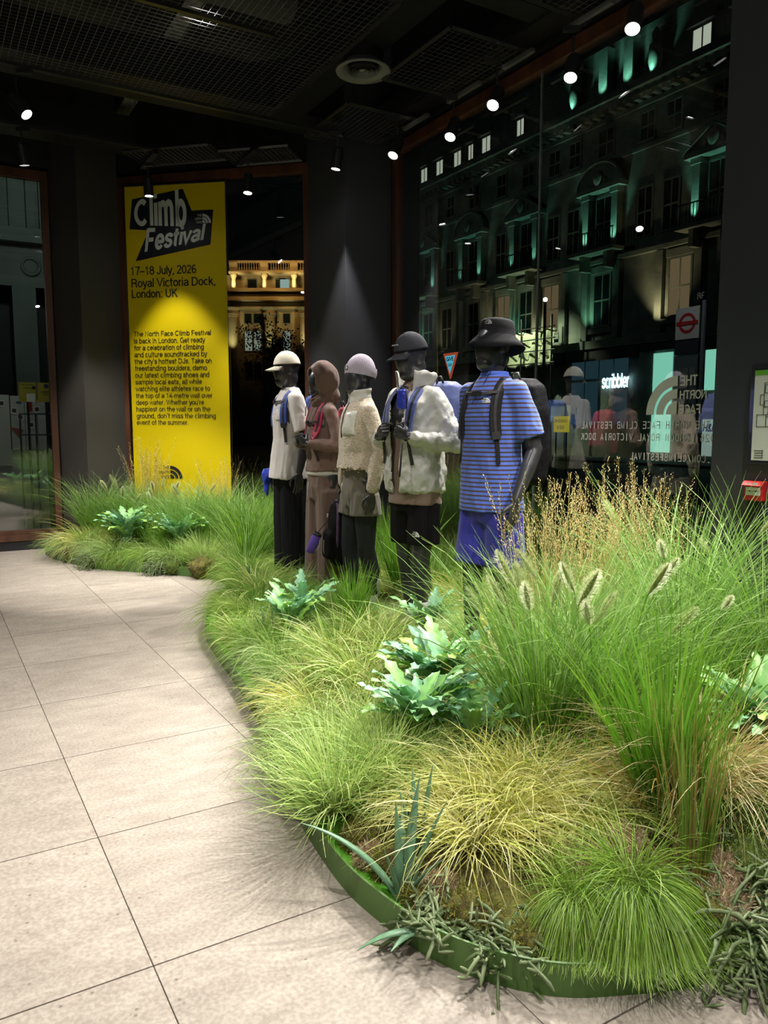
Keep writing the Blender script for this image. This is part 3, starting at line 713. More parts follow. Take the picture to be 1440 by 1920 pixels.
# bus stop
bs = empty('bus_stop', 'bus stop pole with white flag and red ring emblem outside the street glass', 'bus stop', W(9, 6.85, -.14), TH)
MB().tube([(0, 0, 0), (0, 0, 3.2)], .035, 10).build('stop_pole', mat('grey_pole', (.16, .18, .18), .5), bs)
fl = MB().box((-.02, .06, 2.72), (.02, .44, 3.14)).build('flag_panel', mat('white_sign', (.55, .53, .50), .5), bs)
rg = MB(); n = 28
v = []
for i in range(n): a = 2*PI*i/n; v += [(-.024, .25+.135*math.cos(a), 2.93+.135*math.sin(a)), (-.024, .25+.095*math.cos(a), 2.93+.095*math.sin(a))]
rg.add(v, [(2*i, 2*i+1, (2*i+3) % (2*n), (2*i+2) % (2*n)) for i in range(n)])
rg.build('red_ring', mat('sign_red', (.45, .02, .02), .5), fl)
MB().box((-.03, .08, 2.905), (-.025, .42, 2.955)).build('red_bar', mat('sign_red', (.45, .02, .02), .5), fl)
MB().box((-.02, .06, 2.52), (.02, .44, 2.70)).build('name_panel', mat('dark_sign', (.03, .035, .04), .5), bs)
MB().box((-.02, .06, 1.75), (.02, .44, 2.50)).build('timetable_panel', mat('grey_sign', (.12, .15, .16), .5), bs)
for r_ in range(3):
    for c_ in range(3): MB().box((-.025, .09+c_*.115, 1.85+r_*.19), (-.021, .18+c_*.115, 1.95+r_*.19)).build('route_tile', mat('dim_tile', (.22, .24, .24), .5), bs)
lettering('stop_letter', 'RF', Matrix(((0, 0, 0, -.03), (-1, 0, 0, .10), (0, 0, 1, 3.22), (0, 0, 0, 1))), mat('grey_sign_letter', (.30, .26, .24), .5), bs, height=.085, width=.11, bold=.01)
spot(W(7.6, 7.0, 4.2), W(9, 6.7, 2.6), 22, 60, .8, (.9, .95, 1), .1)
# give way sign
gw = empty('give_way_sign', 'inverted triangular give way sign with red rim on a thin post', 'road sign', W(14, 19.6, -.25), TH)
MB().tube([(.05, 0, 0), (.05, 0, 3.9)], .04, 8).build('sign_post', mat('grey_pole', (.16, .18, .18), .5), gw)
gf = Matrix.Translation((0, 0, 3.12))
MB().add([(-.02, -.37, .78), (-.02, .37, .78), (-.02, 0, .0), (.02, -.37, .78), (.02, .37, .78), (.02, 0, 0)], [(0, 1, 2), (3, 5, 4), (0, 3, 4, 1), (1, 4, 5, 2), (2, 5, 3, 0)]).build('sign_face', emat('red_sign_glow', (.45, .07, .03), .9), gw).location = (0, 0, 3.1)  # sign face emits to stand in for light it throws back
MB().add([(-.025, -.27, .70), (-.025, .27, .70), (-.025, 0, .14)], [(0, 1, 2)]).build('sign_field', emat('blue_white_sign_glow', (.12, .62, .85), .8), gw).location = (0, 0, 3.1)  # inner field is given emission too, though it is no lamp
lettering('sign_lettering', 'GIVE', Matrix(((0, 0, 0, -.03), (-1, 0, 0, .19), (0, 0, 1, 3.63), (0, 0, 0, 1))), M_INK, gw, height=.13, width=.38, bold=.02)
lettering('sign_lettering', 'WAY', Matrix(((0, 0, 0, -.03), (-1, 0, 0, .11), (0, 0, 1, 3.46), (0, 0, 0, 1))), M_INK, gw, height=.12, width=.22, bold=.02)
dv = empty('diversion_sign', 'small yellow temporary road sign beyond the striped shirt', 'road sign', W(15, 15.8, -.25), TH)
MB().box((-.02, -.28, 1.5), (.02, .28, 1.93)).build('sign_face', emat('yellow_sign_glow', (.55, .45, .02), .55), dv)  # yellow face glows by itself in place of being lit
lettering('sign_lettering', 'DIVERSION', Matrix(((0, 0, 0, -.03), (-1, 0, 0, .24), (0, 0, 1, 1.76), (0, 0, 0, 1))), M_INK, dv, height=.09, width=.48)
lettering('sign_lettering', 'ENDS', Matrix(((0, 0, 0, -.03), (-1, 0, 0, .14), (0, 0, 1, 1.58), (0, 0, 0, 1))), M_INK, dv, height=.10, width=.28)
MB().tube([(0, .2, 0), (0, .2, 1.5)], .02, 6).tube([(0, -.2, 0), (0, -.2, 1.5)], .02, 6).build('sign_frame', M_IRON, dv)

# ------------------------------------------------------------------ far crescent beyond the banner window
cr = empty('building', 'far stone crescent with amber lit balustrade and giant columns', 'building', (0, 0, 0), 0)
M_CS = mat('warm_stone', (.42, .36, .25), .85, nscale=.7, namt=.3)
Y = 70.0
MB().box((-16, Y, 0), (-1, Y+3, 12.3)).build('crescent_wall', M_CS, cr)
MB().box((-16, Y+1.4, 12.3), (-1, Y+3, 14.9)).build('attic_wall', M_CS, cr)
for z0, z1, d in ((12.35, 12.6, .9), (12.6, 12.95, .5), (13.1, 13.35, 1.1), (11.7, 11.9, .3)): MB().box((-16, Y-d, z0), (-1, Y+1.5, z1)).build('cornice', M_CS, cr)
bal = MB().box((-13.6, Y-.2, 15.65), (-1, Y+.25, 15.85)).box((-13.6, Y-.2, 14.9), (-1, Y+.25, 15.05)).box((-13.6, Y-.4, 14.75), (-1, Y+1.5, 14.9))
bal.build('balustrade_rail', M_CS, cr)
for x in (-13.2, -10.5, -7.9, -5.3): MB().box((x-.35, Y-.25, 14.9), (x+.35, Y+.3, 15.7)).build('balustrade_pedestal', M_CS, cr)
for i in range(52):
    x = -12.7+i*.215
    if min(abs(x-q) for q in (-13.2, -10.5, -7.9, -5.3)) < .45: continue
    MB().lathe([(.04, 15.05), (.075, 15.2), (.03, 15.4), (.05, 15.65)], 6, (x, Y, 0)).build('baluster', M_CS, cr)
for x in (-13.2, -10.5, -7.9, -5.3):
    MB().lathe([(.28, 13.35), (.2, 13.5), (.18, 14.3), (.3, 14.6), (.3, 14.75)], 12, (x, Y-.1, 0)).build('attic_column', M_CS, cr)
    spot((x, Y-.9, 13.45), (x, Y, 14.6), 260, 95, .9, (1, .72, .30), .1)
for x, g in ((-11.8, 0), (-9.3, 0), (-8.9, 1), (-6.6, 1), (-6.2, 0), (-4.5, 1)):
    o = MB().box((x-.5, Y+1.3, 13.4), (x+.5, Y+1.45, 14.6)).build('window', M_WFRAME, cr)
    MB().box((x-.4, Y+1.25, 13.5), (x+.4, Y+1.3, 14.5)).build('pane', emat('cool_lit_window', (.55, .75, .70), .5) if g else M_DGLASS, o)
for x in (-13.3, -10.0, -6.95):
    MB().lathe([(.62, 3), (.55, 3.5), (.47, 10.9), (.52, 11.0)], 16, (x, Y-.7, 0)).build('giant_column', M_CS, cr)
    MB().lathe([(.5, 11.0), (.6, 11.2), (.55, 11.45), (.8, 11.7)], 10, (x, Y-.7, 0)).build('column_capital', M_CS, cr)
    spot((x+.3, Y-2.2, 7.5), (x, Y-.7, 11.4), 330, 70, .9, (1, .86, .40), .1)
for x in (-12.0, -11.2, -8.6, -5.9, -5.3):
    for z0, z1, lit in ((5.6, 7.2, 0), (8.0, 9.9, 1), (10.4, 11.4, 0)):
        o = MB().box((x-.38, Y-.05, z0), (x+.38, Y+.02, z1)).build('window', M_WFRAME, cr)
        MB().box((x-.3, Y-.08, z0+.1), (x+.3, Y-.05, z1-.1)).build('pane', emat('soft_lit_window', (.62, .68, .55), .32) if lit else M_DGLASS, o)
spot((-9, Y-5, 15.5), (-9.5, Y, 14.6), 900, 120, .8, (1, .50, .14), .2)
spot((-6, Y-3, 9), (-5.6, Y, 9.5), 150, 110, .8, (1, .62, .25), .2)
# street tree in front of it
tr = empty('street_tree', 'small dark street tree before the far crescent', 'tree', (-5.2, 40, -.3), 0)
rt = random.Random(3); tb = MB().tube([(0, 0, 0), (.05, 0, 2.5), (-.1, .1, 4.6), (.1, 0, 6.2)], [.12, .1, .07, .02], 7); lf = MB()
for i in range(26):
    z = 3+rt.random()*3; a = rt.random()*6.28; L = .8+rt.random()*1.3
    e = (math.cos(a)*L, math.sin(a)*L, z+rt.random()*1.0)
    tb.tube([(0, 0, z), (e[0]*.5, e[1]*.5, z+.3), e], [.03, .02, .008], 4)
    for k in range(75):
        q = rt.random()**.6; c_ = Vector((e[0]*q, e[1]*q, z+(e[2]-z)*q)) + Vector([rt.gauss(0, .28) for _ in range(3)])
        u = Vector([rt.gauss(0, 1) for _ in range(3)]).normalized(); w_ = u.orthogonal().normalized()*.05
        lf.add([c_, c_+u*.07+w_, c_+u*.15, c_+u*.07-w_], [(0, 1, 2, 3)])
tb.build('trunk', mat('bark', (.03, .028, .022), .9), tr)
tag(lf.build('foliage', mat('night_leaves', (.035, .05, .022), .7), tr), kind='stuff')

# ------------------------------------------------------------------ beyond the window beside the pier: stone portal, boards, signs
po = empty('stone_portal', 'grey stone portal with pilasters and a carved wreath across the side street', 'building', (0, 0, 0), TH)
S0 = 16.0
MB().box((-6, S0, 4.7), (3.2, S0+.6, 9)).build('upper_wall', M_STONE2, po)
for a, b in ((1.57, 1.83), (1.86, 2.02), (2.08, 2.22), (.6, 1.25)): MB().box((a, S0-.16, 4.95), (b, S0, 9)).build('pilaster', M_STONE2, po)
MB().box((-6, S0-.35, 4.7), (3.2, S0, 4.95)).build('string_course', M_STONE2, po)
MB().box((-6, S0-.1, 3.95), (2.2, S0+.5, 4.7)).build('frieze', M_STONE2, po)
MB().box((1.56, S0-.15, -.2), (1.96, S0+.4, 3.95)).build('portal_pier', M_STONE2, po)
MB().box((-6, S0+.5, -.2), (3.2, S0+.7, 3.95)).build('dark_recess', M_BLACK, po)
w_ = MB(); n = 24; R_ = .15
pts = [(1.9+R_*math.cos(2*PI*i/n), S0-.13, 4.32+R_*math.sin(2*PI*i/n)) for i in range(n+1)]
w_.tube(pts, .028, 6); w_.ell((1.9, S0-.1, 4.32), (.13, .03, .13), 14, 8)
w_.build('carved_wreath', M_STONE2, po, smooth=True)
spot(W(1.5, 12.2, 5.6), W(1.5, 16, 4.6), 70, 95, .9, (.80, .95, .88), .2)
bd_ = empty('display_board', 'white folding board with pinned photos outside the window beside the pier', 'board', W(.7, 10.95, 0), TH)
M_WB = mat('white_board', (.48, .50, .48), .5)
for i, (a, b, h) in enumerate(((-.5, .28, 1.80), (.29, .45, 1.79), (.455, .60, 1.77), (.605, .70, 1.74))):
    MB().box((a, 0, 1.1 if i else .9), (b, .03, h)).build('board_panel', M_WB, bd_, bevel=.004)
MB().box((-.5, .03, -.25), (.70, .3, 1.1)).build('board_plinth', M_WB, bd_)
pm = mat('photo_print', (.06, .06, .06), .4); pw_ = mat('photo_border', (.75, .75, .72), .5)
for x, z, a in ((.19, 1.69, 0), (.33, 1.60, .25), (.40, 1.52, -.1), (.60, 1.62, -.2), (.52, 1.42, .1)):
    o = MB().box((-.035, -.006, -.04), (.035, -.003, .04)).build('pinned_photo', pw_, bd_); o.location = (x, -.001, z); o.rotation_euler[1] = a
    MB().box((-.025, -.0075, -.022), (.025, -.0062, .028)).build('photo_image', pm, o)
MB().add([(.27, -.006, 1.40), (.43, -.006, 1.36), (.38, -.006, 1.25)], [(0, 1, 2)]).build('pennant', mat('rust_red', (.35, .10, .06), .6), bd_)
MB().box((.50, -.006, 1.60), (.545, -.004, 1.72)).build('red_sticker', mat('sign_red', (.45, .02, .02), .5), bd_)
MB().box((.36, -.006, 1.695), (.42, -.004, 1.72)).build('blue_sticker', mat('sticker_blue', (.03, .05, .12), .5), bd_)
rk = empty('metal_rack', 'dark tubular metal frame in front of the white board', 'rack', W(1.06, 10.6, -.2), TH)
for a, b in (((0, 0, 0), (0, 0, 1.76)), ((.18, 0, 0), (.18, 0, 1.76)), ((.36, 0, 0), (.36, 0, 1.76)), ((0, 0, 1.76), (.36, 0, 1.76)), ((0, 0, 1.5), (.36, 0, 1.5))):
    MB().tube([a, b], .012, 6).build('rack_bar', mat('dark_grey_bar', (.05, .055, .06), .4), rk)
for k, (x, ttl, sub) in enumerate(((1.04, 'NOTICE', 'Parking'), (1.25, 'WARNING', 'Parking'))):
    sg = empty('parking_sign', ('yellow parking notice sign with a blank white box' if k == 0 else 'yellow warning sign with a dark round badge'), 'sign', W(x, 10.4, 1.70), TH)
    MB().box((0, 0, 0), (.195, .01, .235)).build('sign_face', mat('sign_yellow', (.42, .36, .03), .6), sg)
    lettering('sign_lettering', ttl, Matrix.Translation((.03, -.004, .195 if k == 0 else .11)), M_INK, sg, height=.022 if k == 0 else .03, width=.13, bold=.01)
    lettering('sign_lettering', sub, Matrix.Translation((.055, -.004, .155 if k == 0 else .08)), M_INK, sg, height=.022, width=.09)
    if k == 0: MB().box((.085, -.005, .0), (.18, -.002, .10)).build('sign_box', pw_, sg); MB().tube([(.17, -.004, .17), (.17, -.001, .17)], .022, 12).build('sign_badge', M_INK, sg)
    else: MB().tube([(.1, -.004, .195), (.1, -.001, .195)], .028, 14).build('sign_badge', mat('badge_navy', (.02, .03, .08), .5), sg)
    MB().tube([(.098, .02, -1.9), (.098, .02, .1)], .015, 6).build('sign_post', M_IRON, sg)
spot(W(1.0, 10.0, 3.8), W(1.0, 10.9, 1.5), 26, 90, .8, (.95, 1, .95), .1)

# ------------------------------------------------------------------ fire call point and evacuation plan on the near column
cp_ = empty('fire_call_point', 'red fire alarm call point with clear lifting cover on the charcoal column', 'alarm', W(3.705, 2.455, 1.07), TH)
M_RED = mat('alarm_red', (.55, .012, .018), .35, coat=.3)
MB().box((-.035, -.052, -.05), (0, .052, .05)).build('housing', M_RED, cp_, bevel=.006)
MB().add([(-.036, -.052, .052), (-.036, .052, .052), (-.060, .052, .030), (-.060, -.052, .030), (0, -.052, .052), (0, .052, .052), (0, .052, .028), (0, -.052, .028)], [(0, 1, 2, 3), (0, 4, 5, 1), (3, 2, 6, 7), (0, 3, 7, 4), (1, 5, 6, 2)]).build('hinged_cover', mat('clear_red_cover', (.7, .05, .05), .15, coat=.6), cp_)
MB().box((-.038, -.040, -.022), (-.035, .040, .020)).build('press_plate', mat('white_plate', (.75, .75, .72), .4), cp_)
MB().box((-.0395, -.030, -.003), (-.038, -.012, .002)).box((-.0395, .012, -.003), (-.038, .030, .002)).lathe([(.001, 0), (.006, .001)], 10, (-.0395, 0, -.003)).build('arrow_marks', M_INK, cp_)
MB().box((-.062, -.04, .034), (-.061, -.012, .046)).box((-.062, .004, .034), (-.061, .018, .046)).build('cover_label', mat('white_plate', (.75, .75, .72), .4), cp_)
MB().box((-.012, -.045, -.17), (-.002, .045, -.052)).build('backing_plate', mat('black_plate', (.006, .006, .007), .6), cp_)
ev = empty('evacuation_plan', 'clear framed evacuation plan with a green header on the charcoal column', 'plan', W(3.70, 2.475, 1.21), TH)
MB().box((-.012, -.62, 0), (0, .035, .50)).build('plan_frame', mat('dark_clear_frame', (.03, .03, .035), .2, coat=.4), ev, bevel=.003)
MB().box((-.015, -.60, .018), (-.0125, .012, .475)).build('plan_sheet', mat('plan_paper', (.80, .80, .78), .5), ev)
MB().box((-.0165, -.60, .450), (-.0152, .012, .475)).build('green_header', mat('header_green', (.16, .50, .03), .5), ev)
pl = MB()
def ln(a, b, t=.0012):
    (y0, z0), (y1, z1) = a, b
    pl.box((-.0168, min(y0, y1)-t, min(z0, z1)-t), (-.0158, max(y0, y1)+t, max(z0, z1)+t))
for y, z, w2, h2 in ((-.10, .25, .055, .16), (-.10, .25, .03, .03), (-.07, .25, .025, .04), (-.10, .29, .05, .03), (-.045, .30, .02, .05), (-.10, .33, .02, .05), (-.08, .36, .03, .04), (-.06, .19, .05, .06), (-.10, .19, .04, .05), (-.16, .22, .05, .2), (-.2, .18, .04, .24), (-.3, .2, .1, .2), (-.45, .2, .12, .18)):
    for a, b in (((y, z), (y+w2, z)), ((y, z+h2), (y+w2, z+h2)), ((y, z), (y, z+h2)), ((y+w2, z), (y+w2, z+h2))): ln(a, b)
pl.build('plan_drawing', M_INK, ev)
kb = MB()
for i in range(4): kb.box((-.0165, -.055+.0, .03+i*.012), (-.0158, -.005, .033+i*.012))
kb.box((-.0165, -.05, .028), (-.0158, -.049, .075))
kb.build('plan_key', M_INK, ev)
# ------------------------------------------------------------------ mannequins
def fuse(mb, voxel, smooth=4, name='fused'):
    me = bpy.data.meshes.new(name); me.from_pydata([tuple(x) for x in mb.v], [], mb.f); me.update()
    bm = bmesh.new(); bm.from_mesh(me); bmesh.ops.recalc_face_normals(bm, faces=bm.faces); bm.to_mesh(me); bm.free()
    o = bpy.data.objects.new(name, me); COL.objects.link(o)
    r = o.modifiers.new('r', 'REMESH'); r.mode = 'VOXEL'; r.voxel_size = voxel
    if smooth: s = o.modifiers.new('s', 'SMOOTH'); s.factor = .5; s.iterations = smooth
    bpy.context.view_layer.update()
    out = bpy.data.meshes.new_from_object(o.evaluated_get(bpy.context.evaluated_depsgraph_get()))
    bpy.data.objects.remove(o); bpy.data.meshes.remove(me)
    out.name = name; out.polygons.foreach_set('use_smooth', [True]*len(out.polygons)); return out
def get(me, attr='co'):
    a = np.empty(len(me.vertices)*3); me.vertices.foreach_get(attr, a); return a.reshape(-1, 3)
def put(me, co): me.vertices.foreach_set('co', co.astype(np.float32).ravel()); me.update()
def waves(co, seed, scale, n=10):
    R = np.random.default_rng(seed); out = np.zeros(len(co)); sc = np.array(scale)
    for i in range(n):
        d = R.normal(0, 1, 3)*sc; ph = R.uniform(0, 6.28); d2 = R.normal(0, 1, 3)*sc*.4
        out += 1-2*np.abs(np.sin(co@d + ph + 1.2*np.sin(co@d2+ph)))
    return out/n
def fold(me, seed, amp, scale, mask=None):
    co = get(me); nn = get(me, 'normal'); w_ = waves(co, seed, scale)*amp
    if mask is not None: w_ = w_*mask(co)
    put(me, co + nn*w_[:, None])
def loft(rings, n=28, pw=2.2):
    """rings (z, cx, cy, rx, ry) -> closed superelliptic solid"""
    v = []
    for z, cx, cy, rx, ry in rings:
        for i in range(n):
            a = 2*PI*i/n; c, s = math.cos(a), math.sin(a)
            v.append((cx+rx*math.copysign(abs(c)**(2/pw), c), cy+ry*math.copysign(abs(s)**(2/pw), s), z))
    f = [(j*n+i, j*n+(i+1) % n, (j+1)*n+(i+1) % n, (j+1)*n+i) for j in range(len(rings)-1) for i in range(n)]
    f += [tuple(range(n))[::-1], tuple((len(rings)-1)*n+i for i in range(n))]
    return v, f
def limb(mb, pts, r, n=14):
    """rounded chain through pts"""
    P = [Vector(p) for p in pts]; Q = []; Rr = []
    for i in range(len(P)-1):
        for k in range(4):
            t = k/4; Q.append(P[i].lerp(P[i+1], t)); Rr.append(r[i]*(1-t)+r[i+1]*t)
    Q.append(P[-1]); Rr.append(r[-1])
    mb.tube(Q, Rr, n); mb.ell(P[0], (r[0],)*3, 12, 8); mb.ell(P[-1], (r[-1],)*3, 12, 8)
    for i in range(1, len(P)-1): mb.ell(P[i], (r[i]*1.0,)*3, 12, 8)
    return mb

def hand_mesh(curl, thumb_in=.3, side=1, spread=.05):
    """wrist at origin, fingers along -z, palm facing -y, thumb towards +x*side"""
    mb = MB()
    kn = [(.030, .092), (.010, .097), (-.011, .094), (-.030, .086)]; ln_ = [(.040, .024, .019), (.044, .028, .020), (.041, .026, .020), (.032, .020, .018)]
    mb.ell((0, 0, -.05), (.036, .013, .052), 16, 10); mb.ell((0, .0, -.005), (.026, .019, .03), 14, 8)
    for i, ((x, z), L3) in enumerate(zip(kn, ln_)):
        r = (.0092, .0095, .0090, .0078)[i]
        p = Vector((x, 0, -z)); mb.tube([(x*.6, 0, -.02), (x, 0, -z+.01), p], [.012, .0115, r*1.1], 10); mb.ell(p, (r*1.12,)*3, 10, 8)
        a = 0; q = p
        for j, l in enumerate(L3):
            a += math.radians(curl[j]*(1+.08*i)); d = Vector((math.sin(spread*(1.5-i))*math.cos(a), -math.sin(a), -math.cos(a)))
            e = q + d*l; rr = r*(1-.09*j); mb.tube([q, e], [rr, rr*.93], 10); mb.ell(e, (rr*.95,)*3, 10, 8); q = e
    b = Vector((.028, -.004, -.028)); m = b + Vector((.030, -.012 - .02*thumb_in, -.030)); e = m + Vector((.012-.03*thumb_in, -.022*thumb_in-.006, -.032)); e2 = e + Vector((-.004-.018*thumb_in, -.008, -.024))
    mb.tube([(.01, 0, -.015), b, m, e, e2], [.012, .0145, .0115, .0100, .0080], 10); mb.ell(e2, (.0082,)*3, 10, 8); mb.ell(m, (.0115,)*3, 10, 8)
    me = fuse(mb, .0036, 2, 'hand')
    if side < 0:
        co = get(me); co[:, 0] *= -1; put(me, co); me.flip_normals()
    return me

M_MANN = mat('satin_black_mannequin', (.030, .030, .033), .34, spec=.55, coat=.2)
def frame_m(pos, down, palm):
    """matrix whose -z follows `down` and -y follows `palm`"""
    z = -Vector(down).normalized(); y = -Vector(palm); y = (y - z*y.dot(z)).normalized(); x = y.cross(z)
    M = Matrix.Identity(4)
    for i, a in enumerate((x, y, z)):
        for k in range(3): M[k][i] = a[k]
    M.translation = Vector(pos); return M

def mannequin(label, P, turn, k=1.0, fem=False, armL=None, armR=None, head=(0, 0, 0), legs=(0, 0), handL=None, handR=None):
    """P (x, y, z) of the stand, turn = degrees it faces away from the viewer to its right; arms = (shoulder, elbow, wrist)"""
    tc = math.atan2(-P[1], -P[0]) - math.radians(turn); yaw = tc + PI/2
    root = empty('mannequin', label, 'mannequin', P, yaw); root.scale = (k, k, k)
    g = .88 if fem else 1.0
    mb = MB()
    v, f = loft([(.84, 0, .0, .13*g+.01, .10), (.92, 0, .01, .168, .118), (1.0, 0, .005, .160*(1.03 if fem else 1), .112), (1.12, 0, -.005, .135*g, .098), (1.25, 0, -.01, .155*g, .11),
                 (1.40, 0, -.015, .165*g, .115), (1.49, 0, 0, .160*g, .100), (1.56, 0, .01, .110*g, .076), (1.62, 0, .012, .060, .056)]); mb.add(v, f)
    limb(mb, [(0, .012, 1.58), (0, -.008, 1.69)], [.058, .054] if not fem else [.048, .046])
    Hm = Matrix.Translation((0, 0, 1.642)) @ Matrix.Rotation(math.radians(head[0]), 4, 'Z') @ Matrix.Rotation(math.radians(head[1]), 4, 'X') @ Matrix.Rotation(math.radians(head[2]), 4, 'Y')
    R3 = Hm.to_3x3()
    for c, r in (((0, .015, .158), (.080, .102, .100)), ((0, -.030, .105), (.070, .082, .115)), ((0, -.052, .030), (.050, .058, .046)), ((0, .02, .06), (.060, .066, .085))):
        mb.ell(Hm @ Vector(c), r, 20, 14, R3)
    for s in (-1, 1): mb.ell(Hm @ Vector((s*.076, .015, .105)), (.008, .018, .030), 8, 6, R3)
    for s, off in ((1, legs[0]), (-1, legs[1])):
        limb(mb, [(s*.088, 0, .90), (s*.095, -.012+off*.5, .50), (s*.10, .02+off, .09)], [.092*(.95 if fem else 1), .058, .036], 16)
        limb(mb, [(s*.094, .012+off*.6, .42), (s*.097, .035+off*.85, .32)], [.05, .052])
        limb(mb, [(s*.10, .04+off, .045), (s*.105, -.06+off, .035), (s*.108, -.14+off, .028)], [.038, .036, .026])
    arms = {}
    for s, arm, hd in ((1, armL, handL), (-1, armR, handR)):
        sh, el, wr = [Vector(q) for q in arm]
        r = [.055, .050, .040, .043, .027] if not fem else [.046, .042, .034, .036, .023]
        m1, m2 = sh.lerp(el, .5), el.lerp(wr, .35)
        limb(mb, [sh, m1, el, m2, wr], r, 14); limb(mb, [(s*.09, .005, 1.51), sh], [.062*g, .056*g])
    body = fuse(mb, .0085, 3, 'body'); link('body', body, M_MANN, root)
    for s, arm, hd in ((1, armL, handL), (-1, armR, handR)):
        sh, el, wr = [Vector(q) for q in arm]
        curl, dwn, palm, th_ = hd
        me = hand_mesh(curl, th_, 1 if s > 0 else -1)
        me.transform(frame_m(wr, dwn, palm) @ Matrix.Scale(.98 if not fem else .90, 4)); link('hand', me, M_MANN, root)
    return root, Hm

def head_shell(name, Hm, m, root, c, r, zcut, grow=0, n=32, mm=20, tilt=0, thick=.003, bump=None):
    """open dome over the head"""
    v = []; f = []
    T2 = Hm @ Matrix.Translation(c) @ Matrix.Rotation(tilt, 4, 'X')
    a0 = math.asin(max(-1, min(1, zcut/r[2])))
    for j in range(mm+1):
        a = a0 + (PI/2-a0)*j/mm
        for i in range(n):
            b = 2*PI*i/n; q = Vector((r[0]*math.cos(a)*math.cos(b), r[1]*math.cos(a)*math.sin(b), r[2]*math.sin(a)))
            if bump: q = q*(1+bump(b, j/mm))
            v.append(T2 @ q)
    for j in range(mm):
        for i in range(n): f.append((j*n+i, j*n+(i+1) % n, (j+1)*n+(i+1) % n, (j+1)*n+i))
    o = mesh_obj(name, v, f, m, root, smooth=True)
    s = o.modifiers.new('thick', 'SOLIDIFY'); s.thickness = thick; s.offset = 1
    return o
def cap(Hm, m, root, label, m2=None, tilt=.12):
    seam = lambda b, t: -.012*math.exp(-((math.sin(3*b))/.10)**2)*(1-t*.4) + .012*math.sin(7*b)*math.sin(5*t)*.3
    o = head_shell('cap', Hm, m, root, (0, .012, .150), (.090, .112, .122), .012, tilt=-tilt, bump=seam); o['label'] = label
    v = []; nx, ny = 16, 8
    T2 = Hm @ Matrix.Translation((0, .012, .150)) @ Matrix.Rotation(-tilt+.30, 4, 'X')
    for j in range(ny+1):
        for i in range(nx+1):
            u = -1+2*i/nx; w_ = j/ny
            x = .080*u*(1-.06*w_); y = -.105*math.sqrt(max(0, 1-(u*.82)**2)) - .078*w_*(1-.55*u*u) - .004; z = .030 - .030*u*u*(.6+.6*w_) - .004*w_
            v.append(T2 @ Vector((x, y, z)))
    f = [(j*(nx+1)+i, j*(nx+1)+i+1, (j+1)*(nx+1)+i+1, (j+1)*(nx+1)+i) for j in range(ny) for i in range(nx)]
    b = mesh_obj('cap_brim', v, f, m2 or m, o, smooth=True); s = b.modifiers.new('thick', 'SOLIDIFY'); s.thickness = .004
    MB().ell(T2 @ Vector((0, 0, .122)), (.008, .008, .005), 10, 6).build('cap_button', m, o, smooth=True)
    return o

def surf(me):
    bm = bmesh.new(); bm.from_mesh(me); t = BVHTree.FromBMesh(bm); return t, bm
def hit(t, o, d):
    r = t[0].ray_cast(Vector(o), Vector(d)); return (r[0], r[1]) if r[0] is not None else None
def strap_path(t, s, x_top=.095, x_bot=.135, z_bot=1.14, y0=.12, nf=12):
    P = []; N = []
    for i in range(5):
        y = y0 - (y0+.03)*i/4; h = hit(t, (s*x_top, y, 1.75), (0, 0, -1))
        if h: P.append(h[0]+h[1]*.003); N.append(h[1])
    zt = (P[-1].z if P else 1.56) - .035
    for i in range(nf):
        a = i/(nf-1); z = zt + (z_bot-zt)*a; x = s*(x_top+.012 + (x_bot-x_top-.012)*a**1.6)
        h = hit(t, (x, -1, z), (0, 1, 0))
        if h: P.append(h[0]+h[1]*.004); N.append(h[1])
    # light smoothing
    for _ in range(3):
        Q = [P[0]] + [(P[i-1]+P[i]*2+P[i+1])/4 for i in range(1, len(P)-1)] + [P[-1]]; P = Q
        Q = [N[0]] + [(N[i-1]+N[i]*2+N[i+1]).normalized() for i in range(1, len(N)-1)] + [N[-1]]; N = Q
    return P, N
def on_surface(t, x, z, up=(0, 0, 1), off=.004):
    h = hit(t, (x, -1, z), (0, 1, 0)); p, n = h
    y = -n; zz = Vector(up); zz = (zz - y*zz.dot(y)).normalized(); xx = y.cross(zz)
    M = Matrix.Identity(4)
    for i, a in enumerate((xx, y, zz)):
        for k in range(3): M[k][i] = a[k]
    M.translation = p + n*off; return M
